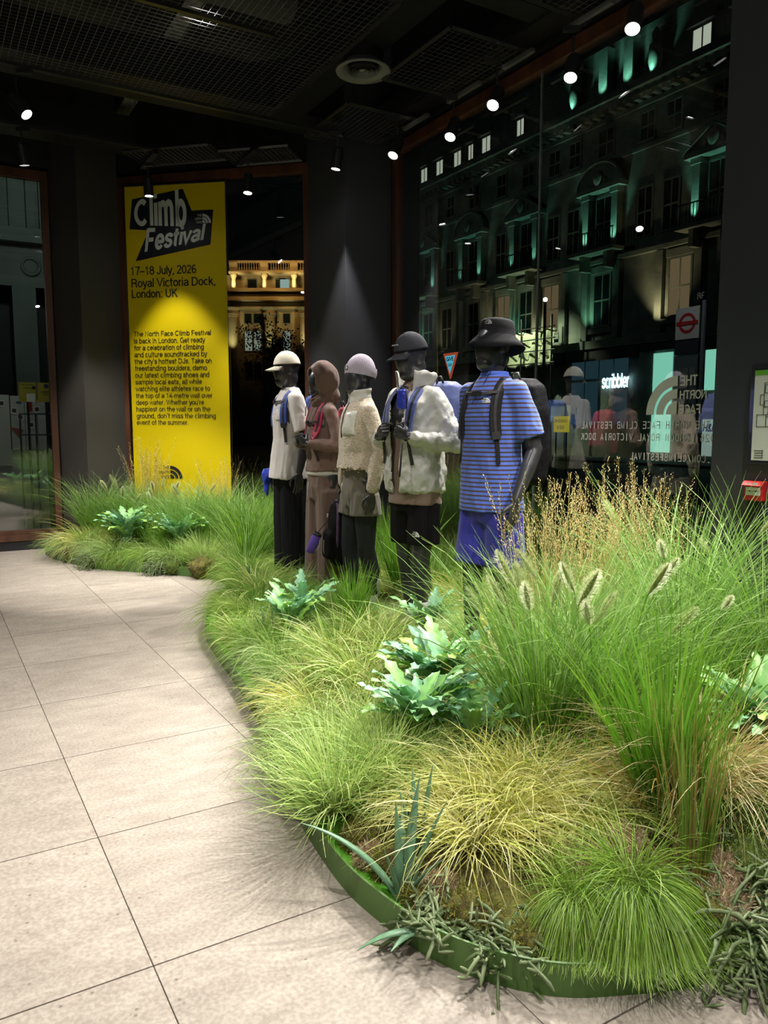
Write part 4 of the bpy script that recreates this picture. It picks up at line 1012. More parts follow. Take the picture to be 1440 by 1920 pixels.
def pack_on(root, label, m, mtrim, t, strap_mat, pocket=True, size=(.155, .095, .235), c=(0, .235, 1.30), chest=1.33, sides=(-1, 1), x_bot=.135, z_bot=1.14, low_mat=None, name='backpack'):
    """rucksack worn by a mannequin: its own thing, standing at the same spot"""
    o = empty(name, label, 'backpack', root.location, root.rotation_euler[2]); o.scale = root.scale
    cx, cy, cz = c; sx, sy, sz = size
    v, f = loft([(cz-sz, cx, cy, sx*.75, sy*.6), (cz-sz*.9, cx, cy, sx*.95, sy*.95), (cz-sz*.3, cx, cy, sx, sy*1.05), (cz+sz*.4, cx, cy, sx*.97, sy), (cz+sz*.85, cx, cy, sx*.8, sy*.8), (cz+sz, cx, cy, sx*.5, sy*.45)], 28, 3)
    me = fuse(MB().add(v, f), .012, 3, 'pack_body'); fold(me, 3, .006, (22, 22, 22)); link('pack_body', me, m, o)
    v, f = loft([(cz-sz*.75, cx, cy+sy*.9, sx*.65, sy*.4), (cz-sz*.6, cx, cy+sy*.95, sx*.78, sy*.5), (cz+sz*.2, cx, cy+sy*.9, sx*.75, sy*.45), (cz+sz*.35, cx, cy+sy*.85, sx*.55, sy*.3)], 20, 3)
    if pocket: link('front_pocket', fuse(MB().add(v, f), .014, 2, 'front_pocket'), m, o)
    zp = [(cx-sx*.6, cy+.02, cz+sz*.72), (cx-sx*.3, cy+sy*.6, cz+sz*.93), (cx, cy+sy*.75, cz+sz*.98), (cx+sx*.3, cy+sy*.6, cz+sz*.93), (cx+sx*.6, cy+.02, cz+sz*.72)]
    MB().tube(zp, .005, 6).build('zip_piping', mtrim, o, smooth=True)
    MB().tube([(cx-.03, cy-.05, cz+sz*.9), (cx-.02, cy-.07, cz+sz+.03), (cx+.02, cy-.07, cz+sz+.03), (cx+.03, cy-.05, cz+sz*.9)], .007, 6).build('haul_loop', mtrim, o, smooth=True)
    for s in sides:
        P, N = strap_path(t, s, x_bot=x_bot, z_bot=z_bot)
        k = int(len(P)*.72)
        so = MB().ribbon(P[:k+1], N[:k+1], .062, .011).build('shoulder_strap', strap_mat, o, smooth=False, bevel=0)
        MB().ribbon([p + n*.011 for p, n in zip(P[:k+1], N[:k+1])], N[:k+1], .018, .002).build('strap_webbing', mtrim, so)
        MB().ribbon(P[k:], N[k:], .024, .004).build('lower_webbing', low_mat or mtrim, so)
        q = P[k]; nn = N[k]; M = frame_m(q + nn*.009, (P[k-1]-P[min(k+1, len(P)-1)])*-1, nn)
        b = MB().box((-.022, -.006, -.02), (.022, .006, .02)).box((-.026, -.004, -.006), (.026, .009, .006)).build('strap_buckle', mtrim, so, bevel=.002); b.data.transform(M)
    if chest:
        P = []; N = []
        for i in range(13):
            x = -.105+.21*i/12; h = hit(t, (x, -1, chest - .006*math.sin(PI*i/12)), (0, 1, 0)); P.append(h[0]+h[1]*.014); N.append(h[1])
        cs = MB().ribbon(P, N, .018, .003).build('chest_strap', mtrim, o)
        M = frame_m(P[6]+N[6]*.005, (0, 0, -1), N[6])
        b = MB().box((-.026, -.005, -.014), (.026, .006, .014)).box((-.034, -.003, -.010), (.034, .003, .010)).build('chest_buckle', mtrim, cs, bevel=.002); b.data.transform(M)
    return o

def fabric(name, col, rough=.85, bs=220, bump=.25, **k): return mat(name, col, rough, bump=bump, bscale=bs, sheen=(.15 if max(col) > .06 else 0), spec=(.25 if max(col) > .06 else .08), **k)
def stripe_mat():
    m = bpy.data.materials.new('blue_brown_stripe_knit'); m.use_nodes = True; nt = m.node_tree; b = nt.nodes['Principled BSDF']; L = nt.links.new
    tc = nt.nodes.new('ShaderNodeTexCoord'); sp = nt.nodes.new('ShaderNodeSeparateXYZ'); L(tc.outputs['Object'], sp.inputs[0])
    a = nt.nodes.new('ShaderNodeMath'); a.operation = 'MULTIPLY'; a.inputs[1].default_value = 1/.0235; L(sp.outputs[2], a.inputs[0])
    fr = nt.nodes.new('ShaderNodeMath'); fr.operation = 'FRACT'; L(a.outputs[0], fr.inputs[0])
    r = nt.nodes.new('ShaderNodeValToRGB'); r.color_ramp.interpolation = 'CONSTANT'
    r.color_ramp.elements[0].color = (.070, .135, .52, 1); r.color_ramp.elements[1].position = .60; r.color_ramp.elements[1].color = (.050, .026, .030, 1)
    L(fr.outputs[0], r.inputs[0]); L(r.outputs[0], b.inputs['Base Color']); b.inputs['Roughness'].default_value = .85; b.inputs['Sheen Weight'].default_value = .15
    return m
def tee(root, m, name, hem=.87, rx=.205, ry=.145, arms=None, sleeve=.24, seed=1, amp=.008, fem=False, sr=(.075, .085, .092), drop=0, g=1.0, vox=.011, foldscale=(16, 16, 5), hemg=1.0, mid_=.95, top_=.90):
    mb = MB()
    v, f = loft([(hem, 0, 0, rx*hemg, ry*hemg), (hem+.03, 0, 0, rx*1.0, ry*1.0), (1.05, 0, -.003, rx*mid_, ry*mid_), (1.2, 0, -.008, rx*top_, ry*(top_+.02)), (1.38, 0, -.012, rx*top_*1.0, ry*(top_+.01)), (1.48, 0, -.004, rx*top_*.96*g, ry*top_*.92), (1.54, 0, .006, rx*.74*g*top_, ry*.78*top_), (1.583, 0, .010, .105, .086), (1.618, 0, .012, .074, .068)])
    mb.add(v, f)
    for s, arm in ((1, arms[0]), (-1, arms[1])):
        sh, el, wr = [Vector(q) for q in arm]
        if sleeve < 1: pts = [Vector((s*.09*g, 0, 1.505)), sh, sh.lerp(el, sleeve*2), sh.lerp(el, min(1, sleeve*3.4))]; r = [.080*g, sr[0], sr[1], sr[2]]
        else: pts = [Vector((s*.09*g, 0, 1.505)), sh, sh.lerp(el, .5), el, el.lerp(wr, .5), el.lerp(wr, .86), el.lerp(wr, .93)]; r = [.085*g, sr[0], sr[1], sr[1], sr[2], sr[2]*.88, sr[2]*.66]
        Q = []; Rr = []
        for i in range(len(pts)-1):
            for q in range(3): Q.append(pts[i].lerp(pts[i+1], q/3)); Rr.append(r[i]*(1-q/3)+r[i+1]*q/3)
        Q.append(pts[-1]); Rr.append(r[-1]); mb.tube(Q, Rr, 18)
        for i in range(1, len(pts)-1): mb.ell(pts[i], (r[i],)*3, 12, 8)
    me = fuse(mb, vox, 3, name)
    mk = lambda co: np.clip((1.56-co[:, 2])/.15, .15, 1)
    fold(me, seed, amp*1.35, foldscale, mk); fold(me, seed+100, amp*.9, tuple(2.3*q for q in foldscale), mk); fold(me, seed+200, amp*.45, tuple(5*q for q in foldscale), mk)
    return me
def legs_cloth(name, hips, hem, r_top, r_bot, offs=(0, 0), seed=1, amp=.008, waist=1.03, rx=.175, ry=.13, xs=.098, scale=(20, 20, 3), mid=None, vox=.012):
    mb = MB(); v, f = loft([(.80, 0, 0, rx*.9, ry*.9), (.90, 0, 0, rx*1.02, ry*1.02), (1.0, 0, 0, rx*.93, ry*.93), (waist, 0, 0, rx*.88, ry*.88)]); mb.add(v, f)
    for s, off in zip((1, -1), offs):
        q = lambda z: off*max(0, (.9-z)/.8)
        z0 = hips
        P = [(s*.085, 0, z0)]; R = [r_top]
        for t in (.25, .5, .75, 1.0):
            z = z0+(hem-z0)*t; P.append((s*(.085+(xs-.085)*t), q(z), z)); R.append(r_top+(r_bot-r_top)*t if not mid else (r_top+(mid-r_top)*min(1, t*2) if t <= .5 else mid+(r_bot-mid)*(t-.5)*2))
        mb.tube(P, R, 20, up=(1, 0, 0))
    me = fuse(mb, vox, 3, name)
    mk = lambda co: np.clip((1.03-co[:, 2])/.1, .2, 1)
    fold(me, seed, amp*1.4, scale, mk); fold(me, seed+100, amp*.5, tuple(2.4*q for q in scale), mk); return me
def cord(pts, r, name, m, root): return MB().tube(pts, r, 6).build(name, m, root, smooth=True)

def Pm(px, n, z=.09):
    """stand point at direction px (metres right per metre forward) on the line n"""
    y = n/(px*math.cos(TH) + math.sin(TH)); return (px*y, y, z)
hang = ((12, 18, 12), (0, 0, -1), None, .2)
# --- M5: striped tee
P5 = Pm(.139, 2.66)
aL = ((.165, 0, 1.515), (.252, .055, 1.21), (.240, -.085, .94)); aR = ((-.165, 0, 1.515), (-.245, .10, 1.20), (-.235, .04, .95))
m5, H5 = mannequin('black mannequin in blue and brown striped tee, blue shorts and bucket hat', P5, 41, .985, False, aL, aR, (-6, 3, 0), (.02, -.06),
                   ((14, 20, 14), (-.05, -.10, -1), (-.9, .1, 0), .1), ((10, 15, 10), (0, 0, -1), (.9, 0, 0), .2))
te = tee(m5, None, 'striped_tee', hem=.865, arms=(aL, aR), rx=.200, ry=.150, seed=4, amp=.008, sr=(.066, .076, .082), sleeve=.24)
link('striped_tee', te, stripe_mat(), m5); t5 = surf(te)
MB().lathe([(.073, 0), (.079, .005), (.075, .022), (.068, .024)], 28, (0, .012, 1.603), cap=False).build('ribbed_collar', fabric('royal_blue_rib', (.075, .15, .58)), m5, smooth=True)
sh = legs_cloth('shorts', .86, .56, .112, .118, seed=8, amp=.010, scale=(24, 24, 2), offs=(.02, -.06)); so5 = link('shorts', sh, fabric('indigo_nylon', (.030, .030, .26), .5, bump=.05), m5)
ts5 = surf(sh)
bh = MB().lathe([(.001, .272), (.045, .271), (.074, .264), (.086, .250), (.092, .215), (.095, .185), (.100, .176), (.128, .140), (.150, .108), (.147, .106), (.126, .135), (.094, .170), (.086, .20), (.001, .25)], 36, cap=False)
bo = bh.build('bucket_hat', fabric('black_cotton', (.006, .006, .007)), m5, smooth=True)
co = get(bo.data); a_ = np.arctan2(co[:, 1], co[:, 0]); r_ = np.hypot(co[:, 0], co[:, 1]); co[:, 2] += np.where(r_ > .100, .016*np.sin(2*a_+.6)*(r_-.100)/.05, 0); co[:, 1] = co[:, 1]*1.12+.008; put(bo.data, co); bo.data.transform(H5 @ Matrix.Rotation(-.13, 4, 'X')); bo['label'] = 'black bucket hat'
tb5 = surf(bo.data)
cord([H5 @ Vector(q) for q in ((.078, -.01, .15), (.072, -.04, .06), (.04, -.07, -.03), (.01, -.10, -.10), (.0, -.16, -.18))] , .0018, 'chin_cord', M_LAMP, m5)
M_WHITE = mat('white_print', (.62, .62, .60), .6)
try:
    h = hit(tb5, H5 @ Vector((.03, -.6, .235)), H5.to_3x3() @ Vector((0, 1, 0)))
    if h: M = frame_m(h[0]+h[1]*.003, (0, 0, -1), h[1]); logo('hat_mark', M, .024, mat('grey_thread', (.25, .25, .25), .6), bo)
except Exception: pass
logo('chest_mark', on_surface(t5, .06, 1.455), .028, M_WHITE, m5)
logo('shorts_mark', on_surface(ts5, .115, .60), .028, M_WHITE, so5)
M_PACK = fabric('black_ripstop', (.007, .007, .008), .7, bump=.4, bs=150); M_WEB = mat('black_webbing', (.012, .012, .013), .6); M_GWEB = fabric('charcoal_webbing', (.018, .017, .019), .8)
pk5 = pack_on(m5, 'black rucksack with charcoal straps on the striped tee mannequin', M_PACK, M_WEB, t5, M_GWEB, c=(0, .255, 1.30), size=(.160, .11, .30), chest=1.505, z_bot=1.13, low_mat=M_GWEB)

# --- M4: cream jacket
P4 = Pm(.040, 2.63)
aL = ((.165, 0, 1.505), (.30, .06, 1.23), (.135, -.185, 1.27)); aR = ((-.165, 0, 1.505), (-.29, .05, 1.23), (-.135, -.19, 1.27))
grip = (78, 85, 50)
m4, H4 = mannequin('black mannequin in open cream puffer jacket and black shorts, gripping blue straps', P4, 46, .985, False, aL, aR, (-8, 17, 0), (-.05, .05),
                   (grip, (-.75, -.35, .35), (-.35, .9, .15), .9), (grip, (.75, -.35, .35), (.35, .9, .15), .9))
M_CREAM = mat('cream_crinkled_nylon', (.47, .46, .41), .42, bump=.35, bscale=45, spec=.5)
jk = tee(m4, None, 'puffer_jacket', hem=.90, rx=.222, ry=.178, arms=(aL, aR), sleeve=2, seed=14, amp=.014, sr=(.074, .080, .070), foldscale=(15, 15, 11), hemg=.84, vox=.012, mid_=1.0, top_=.95)
fold(jk, 31, .010, (34, 34, 26))
t4 = surf(jk)
bm = bmesh.new(); bm.from_mesh(jk)
def gap(z): return .034 + .050*max(0, min(1, (z-1.05)/.5)) + .012*max(0, (1.0-z)/.1)
dl = [v_ for v_ in bm.verts if v_.co.y < -.03 and abs(v_.co.x + .01) < gap(v_.co.z)*.9 and v_.co.z > .88 and abs(v_.co.x) < .1 and not (v_.co.y < -.215)]
bmesh.ops.delete(bm, geom=dl, context='VERTS'); 
dl = [v_ for v_ in bm.verts if v_.co.z > 1.60]; bmesh.ops.delete(bm, geom=dl, context='VERTS')
bm.to_mesh(jk); bm.free()
jo = link('puffer_jacket', jk, M_CREAM, m4); sd_ = jo.modifiers.new('thick', 'SOLIDIFY'); sd_.thickness = .010; sd_.offset = -1
col = []; nc = 30
for j in range(6):
    for i in range(nc+1):
        a = math.radians(-52 + (284)*i/nc); r = .084 + .030*(j/5) + .012*abs(math.cos(a*.5+.8)); zz = 1.555 + .105*(j/5)*(1.0 - .15*math.sin(a)) + .006*math.sin(a*9+j)
        fr_ = max(0, -math.sin(a)); col.append((r*1.12*math.cos(a), r*math.sin(a)*1.05 + .012 - .03*fr_*(1-j/5), zz - .05*fr_*(1-j/5) ))
mesh_obj('raised_collar', col, [(j*(nc+1)+i, j*(nc+1)+i+1, (j+1)*(nc+1)+i+1, (j+1)*(nc+1)+i) for j in range(5) for i in range(nc)], M_CREAM, m4, smooth=True).modifiers.new('thick', 'SOLIDIFY').thickness = .014
it = tee(m4, None, 'brown_tee', hem=.845, rx=.196, ry=.138, arms=(aL, aR), sleeve=.1, seed=24, amp=.004, sr=(.045, .045, .045), g=.85, top_=.84)
link('brown_tee', it, fabric('taupe_jersey', (.20, .135, .10)), m4)
sh = legs_cloth('shorts', .86, .59, .108, .108, seed=18, amp=.008, scale=(22, 22, 2), offs=(-.05, .05)); so4 = link('shorts', sh, fabric('black_nylon', (.008, .007, .008), .6, bump=.05), m4)
logo('shorts_mark', on_surface(surf(sh),   .125, .655), .032, M_WHITE, so4)
c4 = cap(H4, fabric('charcoal_denim', (.034, .034, .040)), m4, 'charcoal cap')
try: lettering('cap_lettering', 'THE NORTH FACE', H4 @ Matrix.Translation((-.035, -.098, .215)) @ Matrix.Rotation(-.55, 4, 'X'), M_WHITE, c4, height=.010, width=.070, bold=.01)
except Exception: pass
M_BLUE = fabric('slate_blue_ripstop', (.085, .11, .27), .6)
pk4 = pack_on(m4, 'slate blue rucksack on the cream jacket mannequin', M_BLUE, M_WEB, t4, M_BLUE, c=(0, .275, 1.41), size=(.150, .10, .21), chest=None, z_bot=1.10, x_bot=.12)
for s in (1,):
    cord([(s*.125, -.23, 1.23), (s*.135, -.25, 1.11), (s*.115, -.24, 1.03)], .006, 'strap_tail', M_WEB, pk4)
# glossy pouch on the strap
Mw4 = Matrix.Translation(P4) @ Matrix.Rotation(m4.rotation_euler[2], 4, 'Z')
pz = Mw4 @ Vector((.128, -.228, 1.47))
po4 = empty('strap_pouch', 'small glossy cobalt pouch clipped to the slate blue strap', 'pouch', pz, m4.rotation_euler[2])
v, f = loft([(-.062, 0, 0, .026, .014), (-.055, 0, 0, .034, .022), (0, 0, 0, .036, .025), (.05, 0, 0, .034, .022), (.060, 0, 0, .026, .014)], 20, 4)
me = fuse(MB().add(v, f), .005, 2, 'pouch_body'); fold(me, 5, .004, (60, 60, 60)); link('pouch_body', me, mat('glossy_cobalt', (.035, .05, .36), .18, coat=.6), po4)
MB().tube([(-.035, 0, -.05), (-.037, 0, 0), (-.033, 0, .055), (0, 0, .066), (.033, 0, .055), (.037, 0, 0), (.035, 0, -.05)], .004, 6).build('pouch_zip', M_WEB, po4, smooth=True)
MB().box((-.02, .01, .058), (.02, .03, .075)).build('pouch_clip', M_WEB, po4)

def sock_shoe(root, s, off, sockm, shoem, txt, label, shin=.20):
    v, f = loft([(.07, s*.10, .02+off, .046, .05), (.10, s*.10, .022+off, .042, .045), (.14, s*.10, .022+off, .043, .045), (shin, s*.099, .026+off, .050, .052), (shin+.035, s*.098, .026+off, .051, .053)], 24, 2)
    so_ = MB().add(v, f).build('sock', sockm, root, smooth=True)
    if txt:
        try: 
            t = surf(so_.data); M = on_surface(t, s*.10, shin-.025, off=.002); lettering('sock_lettering', 'THE NORTH', M @ Matrix.Translation((-.03, 0, 0)), M_INK, so_, height=.011, width=.06, bold=.01)
        except Exception: pass
    mb = MB(); v, f = loft([(.0, s*.105, -.055+off, .044, .125), (.035, s*.105, -.055+off, .046, .128), (.06, s*.104, -.045+off, .042, .112), (.085, s*.102, .0+off, .038, .065), (.105, s*.10, .018+off, .040, .050)], 24, 2.4)
    me = fuse(mb.add(v, f), .007, 2, 'shoe'); so2 = link('shoe', me, shoem, root); so2['label'] = label
    v, f = loft([(-.012, s*.105, -.055+off, .047, .132), (.016, s*.105, -.055+off, .049, .134)], 24, 2.4); MB().add(v, f).build('shoe_sole', mat('pale_sole', (.35, .34, .33), .7), so2)
    la = MB()
    for i in range(4): la.tube([(s*.105-.028, -.06-.018*i+off, .066-.004*i), (s*.105, -.062-.018*i+off, .078-.006*i), (s*.105+.028, -.06-.018*i+off, .066-.004*i)], .003, 5)
    la.build('shoe_laces', sockm, so2)
M_SOCK = fabric('grey_ribbed_sock', (.42, .42, .39), .95, bs=120, bump=.5)
for s, off in ((1, -.05), (-1, .05)): sock_shoe(m4, s, off, M_SOCK, fabric('grey_trail_shoe', (.22, .23, .22)), True, 'grey trail shoe')

# --- M3: fleece
P3 = Pm(-.031, 2.63)
aL = ((.150, .0, 1.50), (.238, .05, 1.22), (.235, -.02, .915)); aR = ((-.150, .0, 1.50), (-.225, .02, 1.22), (-.235, -.03, .93))
m3, H3 = mannequin('black mannequin in cream fleece, taupe shorts and lilac knit beanie', P3, 64, .94, True, aL, aR, (4, 3, 0), (.03, -.06),
                   ((14, 18, 12), (-.02, -.05, -1), (-1, 0, 0), .2), ((75, 80, 40), (0, -.05, -1), (1, 0, 0), .8))
M_FLEECE = mat('cream_teddy_fleece', (.55, .46, .34), .95, bump=1.0, bscale=75, sheen=.4, nscale=60, namt=.22)
fl_ = tee(m3, None, 'fleece', hem=1.075, rx=.205, ry=.168, arms=(aL, aR), sleeve=2, seed=44, amp=.0075, sr=(.066, .068, .064), foldscale=(13, 13, 9), hemg=.76, g=.97, mid_=1.02, top_=.84)
link('fleece', fl_, M_FLEECE, m3); t3 = surf(fl_)
M_CNY = mat('ivory_nylon_panel', (.56, .55, .48), .38, bump=.4, bscale=40)
col = []; nc = 30
for j in range(7):
    for i in range(nc+1):
        a = math.radians(-84 + 348*i/nc); r = .080 + .004*math.sin(j*1.5); col.append((r*1.05*math.cos(a), r*math.sin(a)+.006 - .012*max(0, -math.sin(a)), 1.588 + .080*j/6 + .012*math.sin(a)*(j/6) - .035*max(0, -math.sin(a))*(1-j/6)))
mesh_obj('stand_collar', col, [(j*(nc+1)+i, j*(nc+1)+i+1, (j+1)*(nc+1)+i+1, (j+1)*(nc+1)+i) for j in range(6) for i in range(nc)], M_CNY, m3, smooth=True).modifiers.new('thick', 'SOLIDIFY').thickness = .012
def patch(t, name, m, root, x0, x1, z0, z1, nx=10, nz=10, off=.005, bulge=.012, shape=None):
    v = []
    for j in range(nz+1):
        for i in range(nx+1):
            u, w_ = i/nx, j/nz; x = x0+(x1-x0)*u; z = z0+(z1-z0)*w_
            if shape: x, z = shape(x, z, u, w_)
            h = hit(t, (x, -1, z), (0, 1, 0)); v.append(h[0]+h[1]*(off+bulge*(math.sin(PI*u)*math.sin(PI*w_))**.5) if h else Vector((x, -.15, z)))
    o = mesh_obj(name, v, [(j*(nx+1)+i, j*(nx+1)+i+1, (j+1)*(nx+1)+i+1, (j+1)*(nx+1)+i) for j in range(nz) for i in range(nx)], m, root, smooth=True)
    o.modifiers.new('thick', 'SOLIDIFY').thickness = .004; return o
pp = patch(t3, 'chest_pocket', M_CNY, m3, .028, .125, 1.33, 1.505, bulge=.010)
logo('chest_mark', on_surface(t3, .085, 1.46, off=.018), .022, mat('tone_print', (.42, .41, .38), .6), pp)
zz = []
for i in range(12):
    h = hit(t3, (.004, -1, 1.585-.27*i/11), (0, 1, 0))
    if h: zz.append(h[0]+h[1]*.003)
MB().tube(zz, .0045, 6).build('zip_tape', mat('dark_zip', (.10, .09, .08), .4, metal=.3), m3, smooth=True)
sh = legs_cloth('shorts', .90, .735, .112, .125, seed=28, amp=.011, scale=(30, 30, 2), offs=(.0, -.0), waist=1.12, rx=.17, ry=.13)
so3 = link('shorts', sh, fabric('taupe_twill', (.155, .135, .105)), m3)
cord([(.01, -.15, .985), (.02, -.165, .95), (.015, -.16, .91)], .003, 'drawcord', M_CREAM, so3)
tr = MB(); 
for s, off in ((1, .03), (-1, -.06)): limb(tr, [(s*.088, 0, .86), (s*.095, -.012+off*.5, .50), (s*.097, .02+off*.85, .32), (s*.10, .022+off, .15)], [.097, .066, .060, .046], 18)
link('leggings', fuse(tr, .010, 3, 'leggings'), fabric('charcoal_lycra', (.030, .032, .033), .7), m3)
for s, off in ((1, .03), (-1, -.06)): sock_shoe(m3, s, off, M_SOCK, fabric('violet_grey_shoe', (.12, .10, .18)), True, 'violet grey shoe', .23)
rib = lambda b, t: .014*math.sin(40*b) + .004*math.sin(11*t+b)
bn_ = head_shell('beanie', H3, fabric('lilac_knit', (.46, .40, .47), .95, bs=160, bump=.6), m3, (0, .018, .150), (.090, .112, .128), -.02, n=120, mm=22, tilt=-.12, bump=rib, thick=.004); bn_['label'] = 'lilac ribbed beanie'
cf = []; nb = 160
T2 = H3 @ Matrix.Translation((0, .018, .150)) @ Matrix.Rotation(-.22, 4, 'X')
for j in range(7):
    t = j/6; 
    for i in range(nb):
        b = 2*PI*i/nb; r = (1.03+.05*math.sin(PI*t))*(1+.016*math.sin(46*b)); cf.append(T2 @ Vector((.092*r*math.cos(b), .115*r*math.sin(b), -.030+.068*t)))
mesh_obj('beanie_cuff', cf, [(j*nb+i, j*nb+(i+1) % nb, (j+1)*nb+(i+1) % nb, (j+1)*nb+i) for j in range(6) for i in range(nb)], MATS['lilac_knit'], bn_, smooth=True)
lp = MB().box((-.022, -.002, -.014), (.022, .002, .014)).build('woven_label', mat('dark_label', (.05, .05, .06), .6), bn_, bevel=.002)
lp.data.transform(T2 @ Matrix.Translation((0, -.128, .006)))
lg = logo('label_mark', T2 @ Matrix.Translation((.008, -.131, -.003)), .018, M_WHITE, lp)

# --- M2: hoodie
P2 = Pm(-.078, 2.65)
aL = ((.148, 0, 1.50), (.235, .05, 1.23), (.115, -.185, 1.26)); aR = ((-.148, 0, 1.50), (-.23, .04, 1.23), (-.115, -.185, 1.26))
m2, H2 = mannequin('black mannequin in brown hooded top and brown trousers, gripping red straps', P2, 66, .94, True, aL, aR, (0, 5, 0), (.02, -.03),
                   (grip, (-.75, -.35, .35), (-.35, .9, .15), .9), (grip, (.75, -.35, .35), (.35, .9, .15), .9))
M_BR = fabric('cocoa_fleece', (.175, .110, .088), .92)
hd = tee(m2, None, 'hooded_top', hem=1.02, rx=.180, ry=.142, arms=(aL, aR), sleeve=2, seed=54, amp=.011, sr=(.062, .062, .056), foldscale=(14, 14, 9), hemg=.95, g=.95, top_=.88)
link('hooded_top', hd, M_BR, m2); t2 = surf(hd)
hm = MB().ell((0, .02, .130), (.112, .135, .160), 30, 20).ell((0, .05, .0), (.10, .10, .10), 20, 12).ell((0, -.01, -.04), (.105, .105, .075), 20, 12)
hmesh = fuse(hm, .009, 4, 'hood'); fold(hmesh, 61, .010, (16, 16, 10)); fold(hmesh, 62, .006, (34, 34, 20))
bm = bmesh.new(); bm.from_mesh(hmesh)
dl = [v_ for v_ in bm.verts if v_.co.y < -.035 and (v_.co.x/.072)**2 + ((v_.co.z-.105)/.125)**2 < 1]
bmesh.ops.delete(bm, geom=dl, context='VERTS')
for v_ in bm.verts:
    if v_.is_boundary: v_.co.y -= .012
bm.to_mesh(hmesh); bm.free(); hmesh.transform(H2)
ho = link('hood', hmesh, M_BR, m2); ho.modifiers.new('thick', 'SOLIDIFY').thickness = .010
for s in (-1, 1): cord([H2 @ Vector(q) for q in ((s*.03, -.115, -.03), (s*.028, -.15, -.09), (s*.03, -.155, -.15))], .004, 'hood_cord', M_BR, ho)
ut = MB().add(*loft([(1.0, 0, 0, .160, .124), (1.02, 0, 0, .162, .125), (1.06, 0, 0, .155, .120)])).build('white_undershirt', fabric('white_jersey', (.60, .58, .54)), m2, smooth=True)
tr = legs_cloth('trousers', .88, .045, .110, .112, seed=38, amp=.013, scale=(26, 26, 1.2), offs=(.02, -.03), waist=1.05, mid=.108)
to_ = link('trousers', tr, fabric('cocoa_trousers', (.165, .108, .085), .9), m2)
cord([(.015, -.14, .95), (.02, -.155, .86), (.02, -.15, .78)], .003, 'drawcord', M_CREAM, to_)
for s, off in ((1, .02), (-1, -.03)): sock_shoe(m2, s, off, M_SOCK, fabric('dark_brown_shoe', (.05, .035, .03)), False, 'dark shoe', .10)
M_RED2 = fabric('raspberry_ripstop', (.42, .028, .075), .6)
pk2 = pack_on(m2, 'raspberry red rucksack on the brown hooded mannequin', M_RED2, M_WEB, t2, M_RED2, c=(0, .24, 1.34), size=(.145, .095, .23), chest=1.43, z_bot=1.12, x_bot=.11)

# --- M1: cream cap and tee
P1 = Pm(-.121, 2.66)
aL = ((.160, 0, 1.515), (.230, .05, 1.20), (.245, -.02, .93)); aR = ((-.160, 0, 1.515), (-.225, .05, 1.20), (-.235, -.05, .94))
m1, H1 = mannequin('black mannequin in long white tee, black trousers and cream cap', P1, 68, 1.01, False, aL, aR, (-4, 10, 0), (.0, .0),
                   ((12, 16, 12), (0, -.05, -1), (-1, 0, 0), .2), ((12, 16, 12), (0, -.05, -1), (1, 0, 0), .2))
te1 = tee(m1, None, 'long_tee', hem=.86, rx=.215, ry=.178, arms=(aL, aR), sleeve=.24, seed=74, amp=.011, sr=(.066, .078, .088), foldscale=(16, 16, 2), mid_=.88, top_=.74)
link('long_tee', te1, fabric('white_heavy_jersey', (.56, .53, .49)), m1); t1 = surf(te1)
pt = patch(t1, 'chest_pocket', MATS['white_heavy_jersey'], m1, .03, .12, 1.345, 1.44, 8, 8, .003, .002)
logo('chest_mark', on_surface(t1, .085, 1.43, off=.010), .030, mat('sky_blue_print', (.06, .22, .60), .6), pt)
tr = legs_cloth('trousers', .88, .06, .118, .120, seed=48, amp=.013, scale=(24, 24, 1.5), offs=(0, 0), waist=1.0, mid=.12); link('trousers', tr, fabric('black_trousers', (.012, .012, .014), .8), m1)
for s in (1, -1): sock_shoe(m1, s, 0, M_SOCK, fabric('black_shoe', (.02, .02, .022)), False, 'black shoe', .10)
cap(H1, fabric('cream_cotton', (.66, .62, .50)), m1, 'cream cap')
M_COB = fabric('cobalt_ripstop', (.035, .075, .34), .6)
pk1 = pack_on(m1, 'cobalt blue rucksack on the white tee mannequin', M_COB, M_WEB, t1, M_COB, c=(0, .25, 1.32), size=(.15, .10, .25), chest=1.50, z_bot=1.17)
# blue jacket hem hanging at the hip of M1
Mw1 = Matrix.Translation(P1) @ Matrix.Rotation(m1.rotation_euler[2], 4, 'Z')
v, f = loft([(-.15, .01, 0, .008, .012), (-.11, .008, 0, .018, .026), (-.02, .005, 0, .026, .05), (.05, 0, 0, .030, .060), (.09, 0, 0, .016, .04)], 20, 2.2)
me = fuse(MB().add(v, f), .008, 2, 'blue_bag'); fold(me, 9, .016, (34, 34, 14))
bb = link('blue_bag', me, mat('ultramarine_nylon', (.03, .06, .50), .5)); bb.location = Mw1 @ Vector((-.15, -.16, .87)); bb.rotation_euler[2] = m1.rotation_euler[2]+.6
tag(bb, 'crumpled ultramarine bag held at the hip of the white tee mannequin', 'bag')

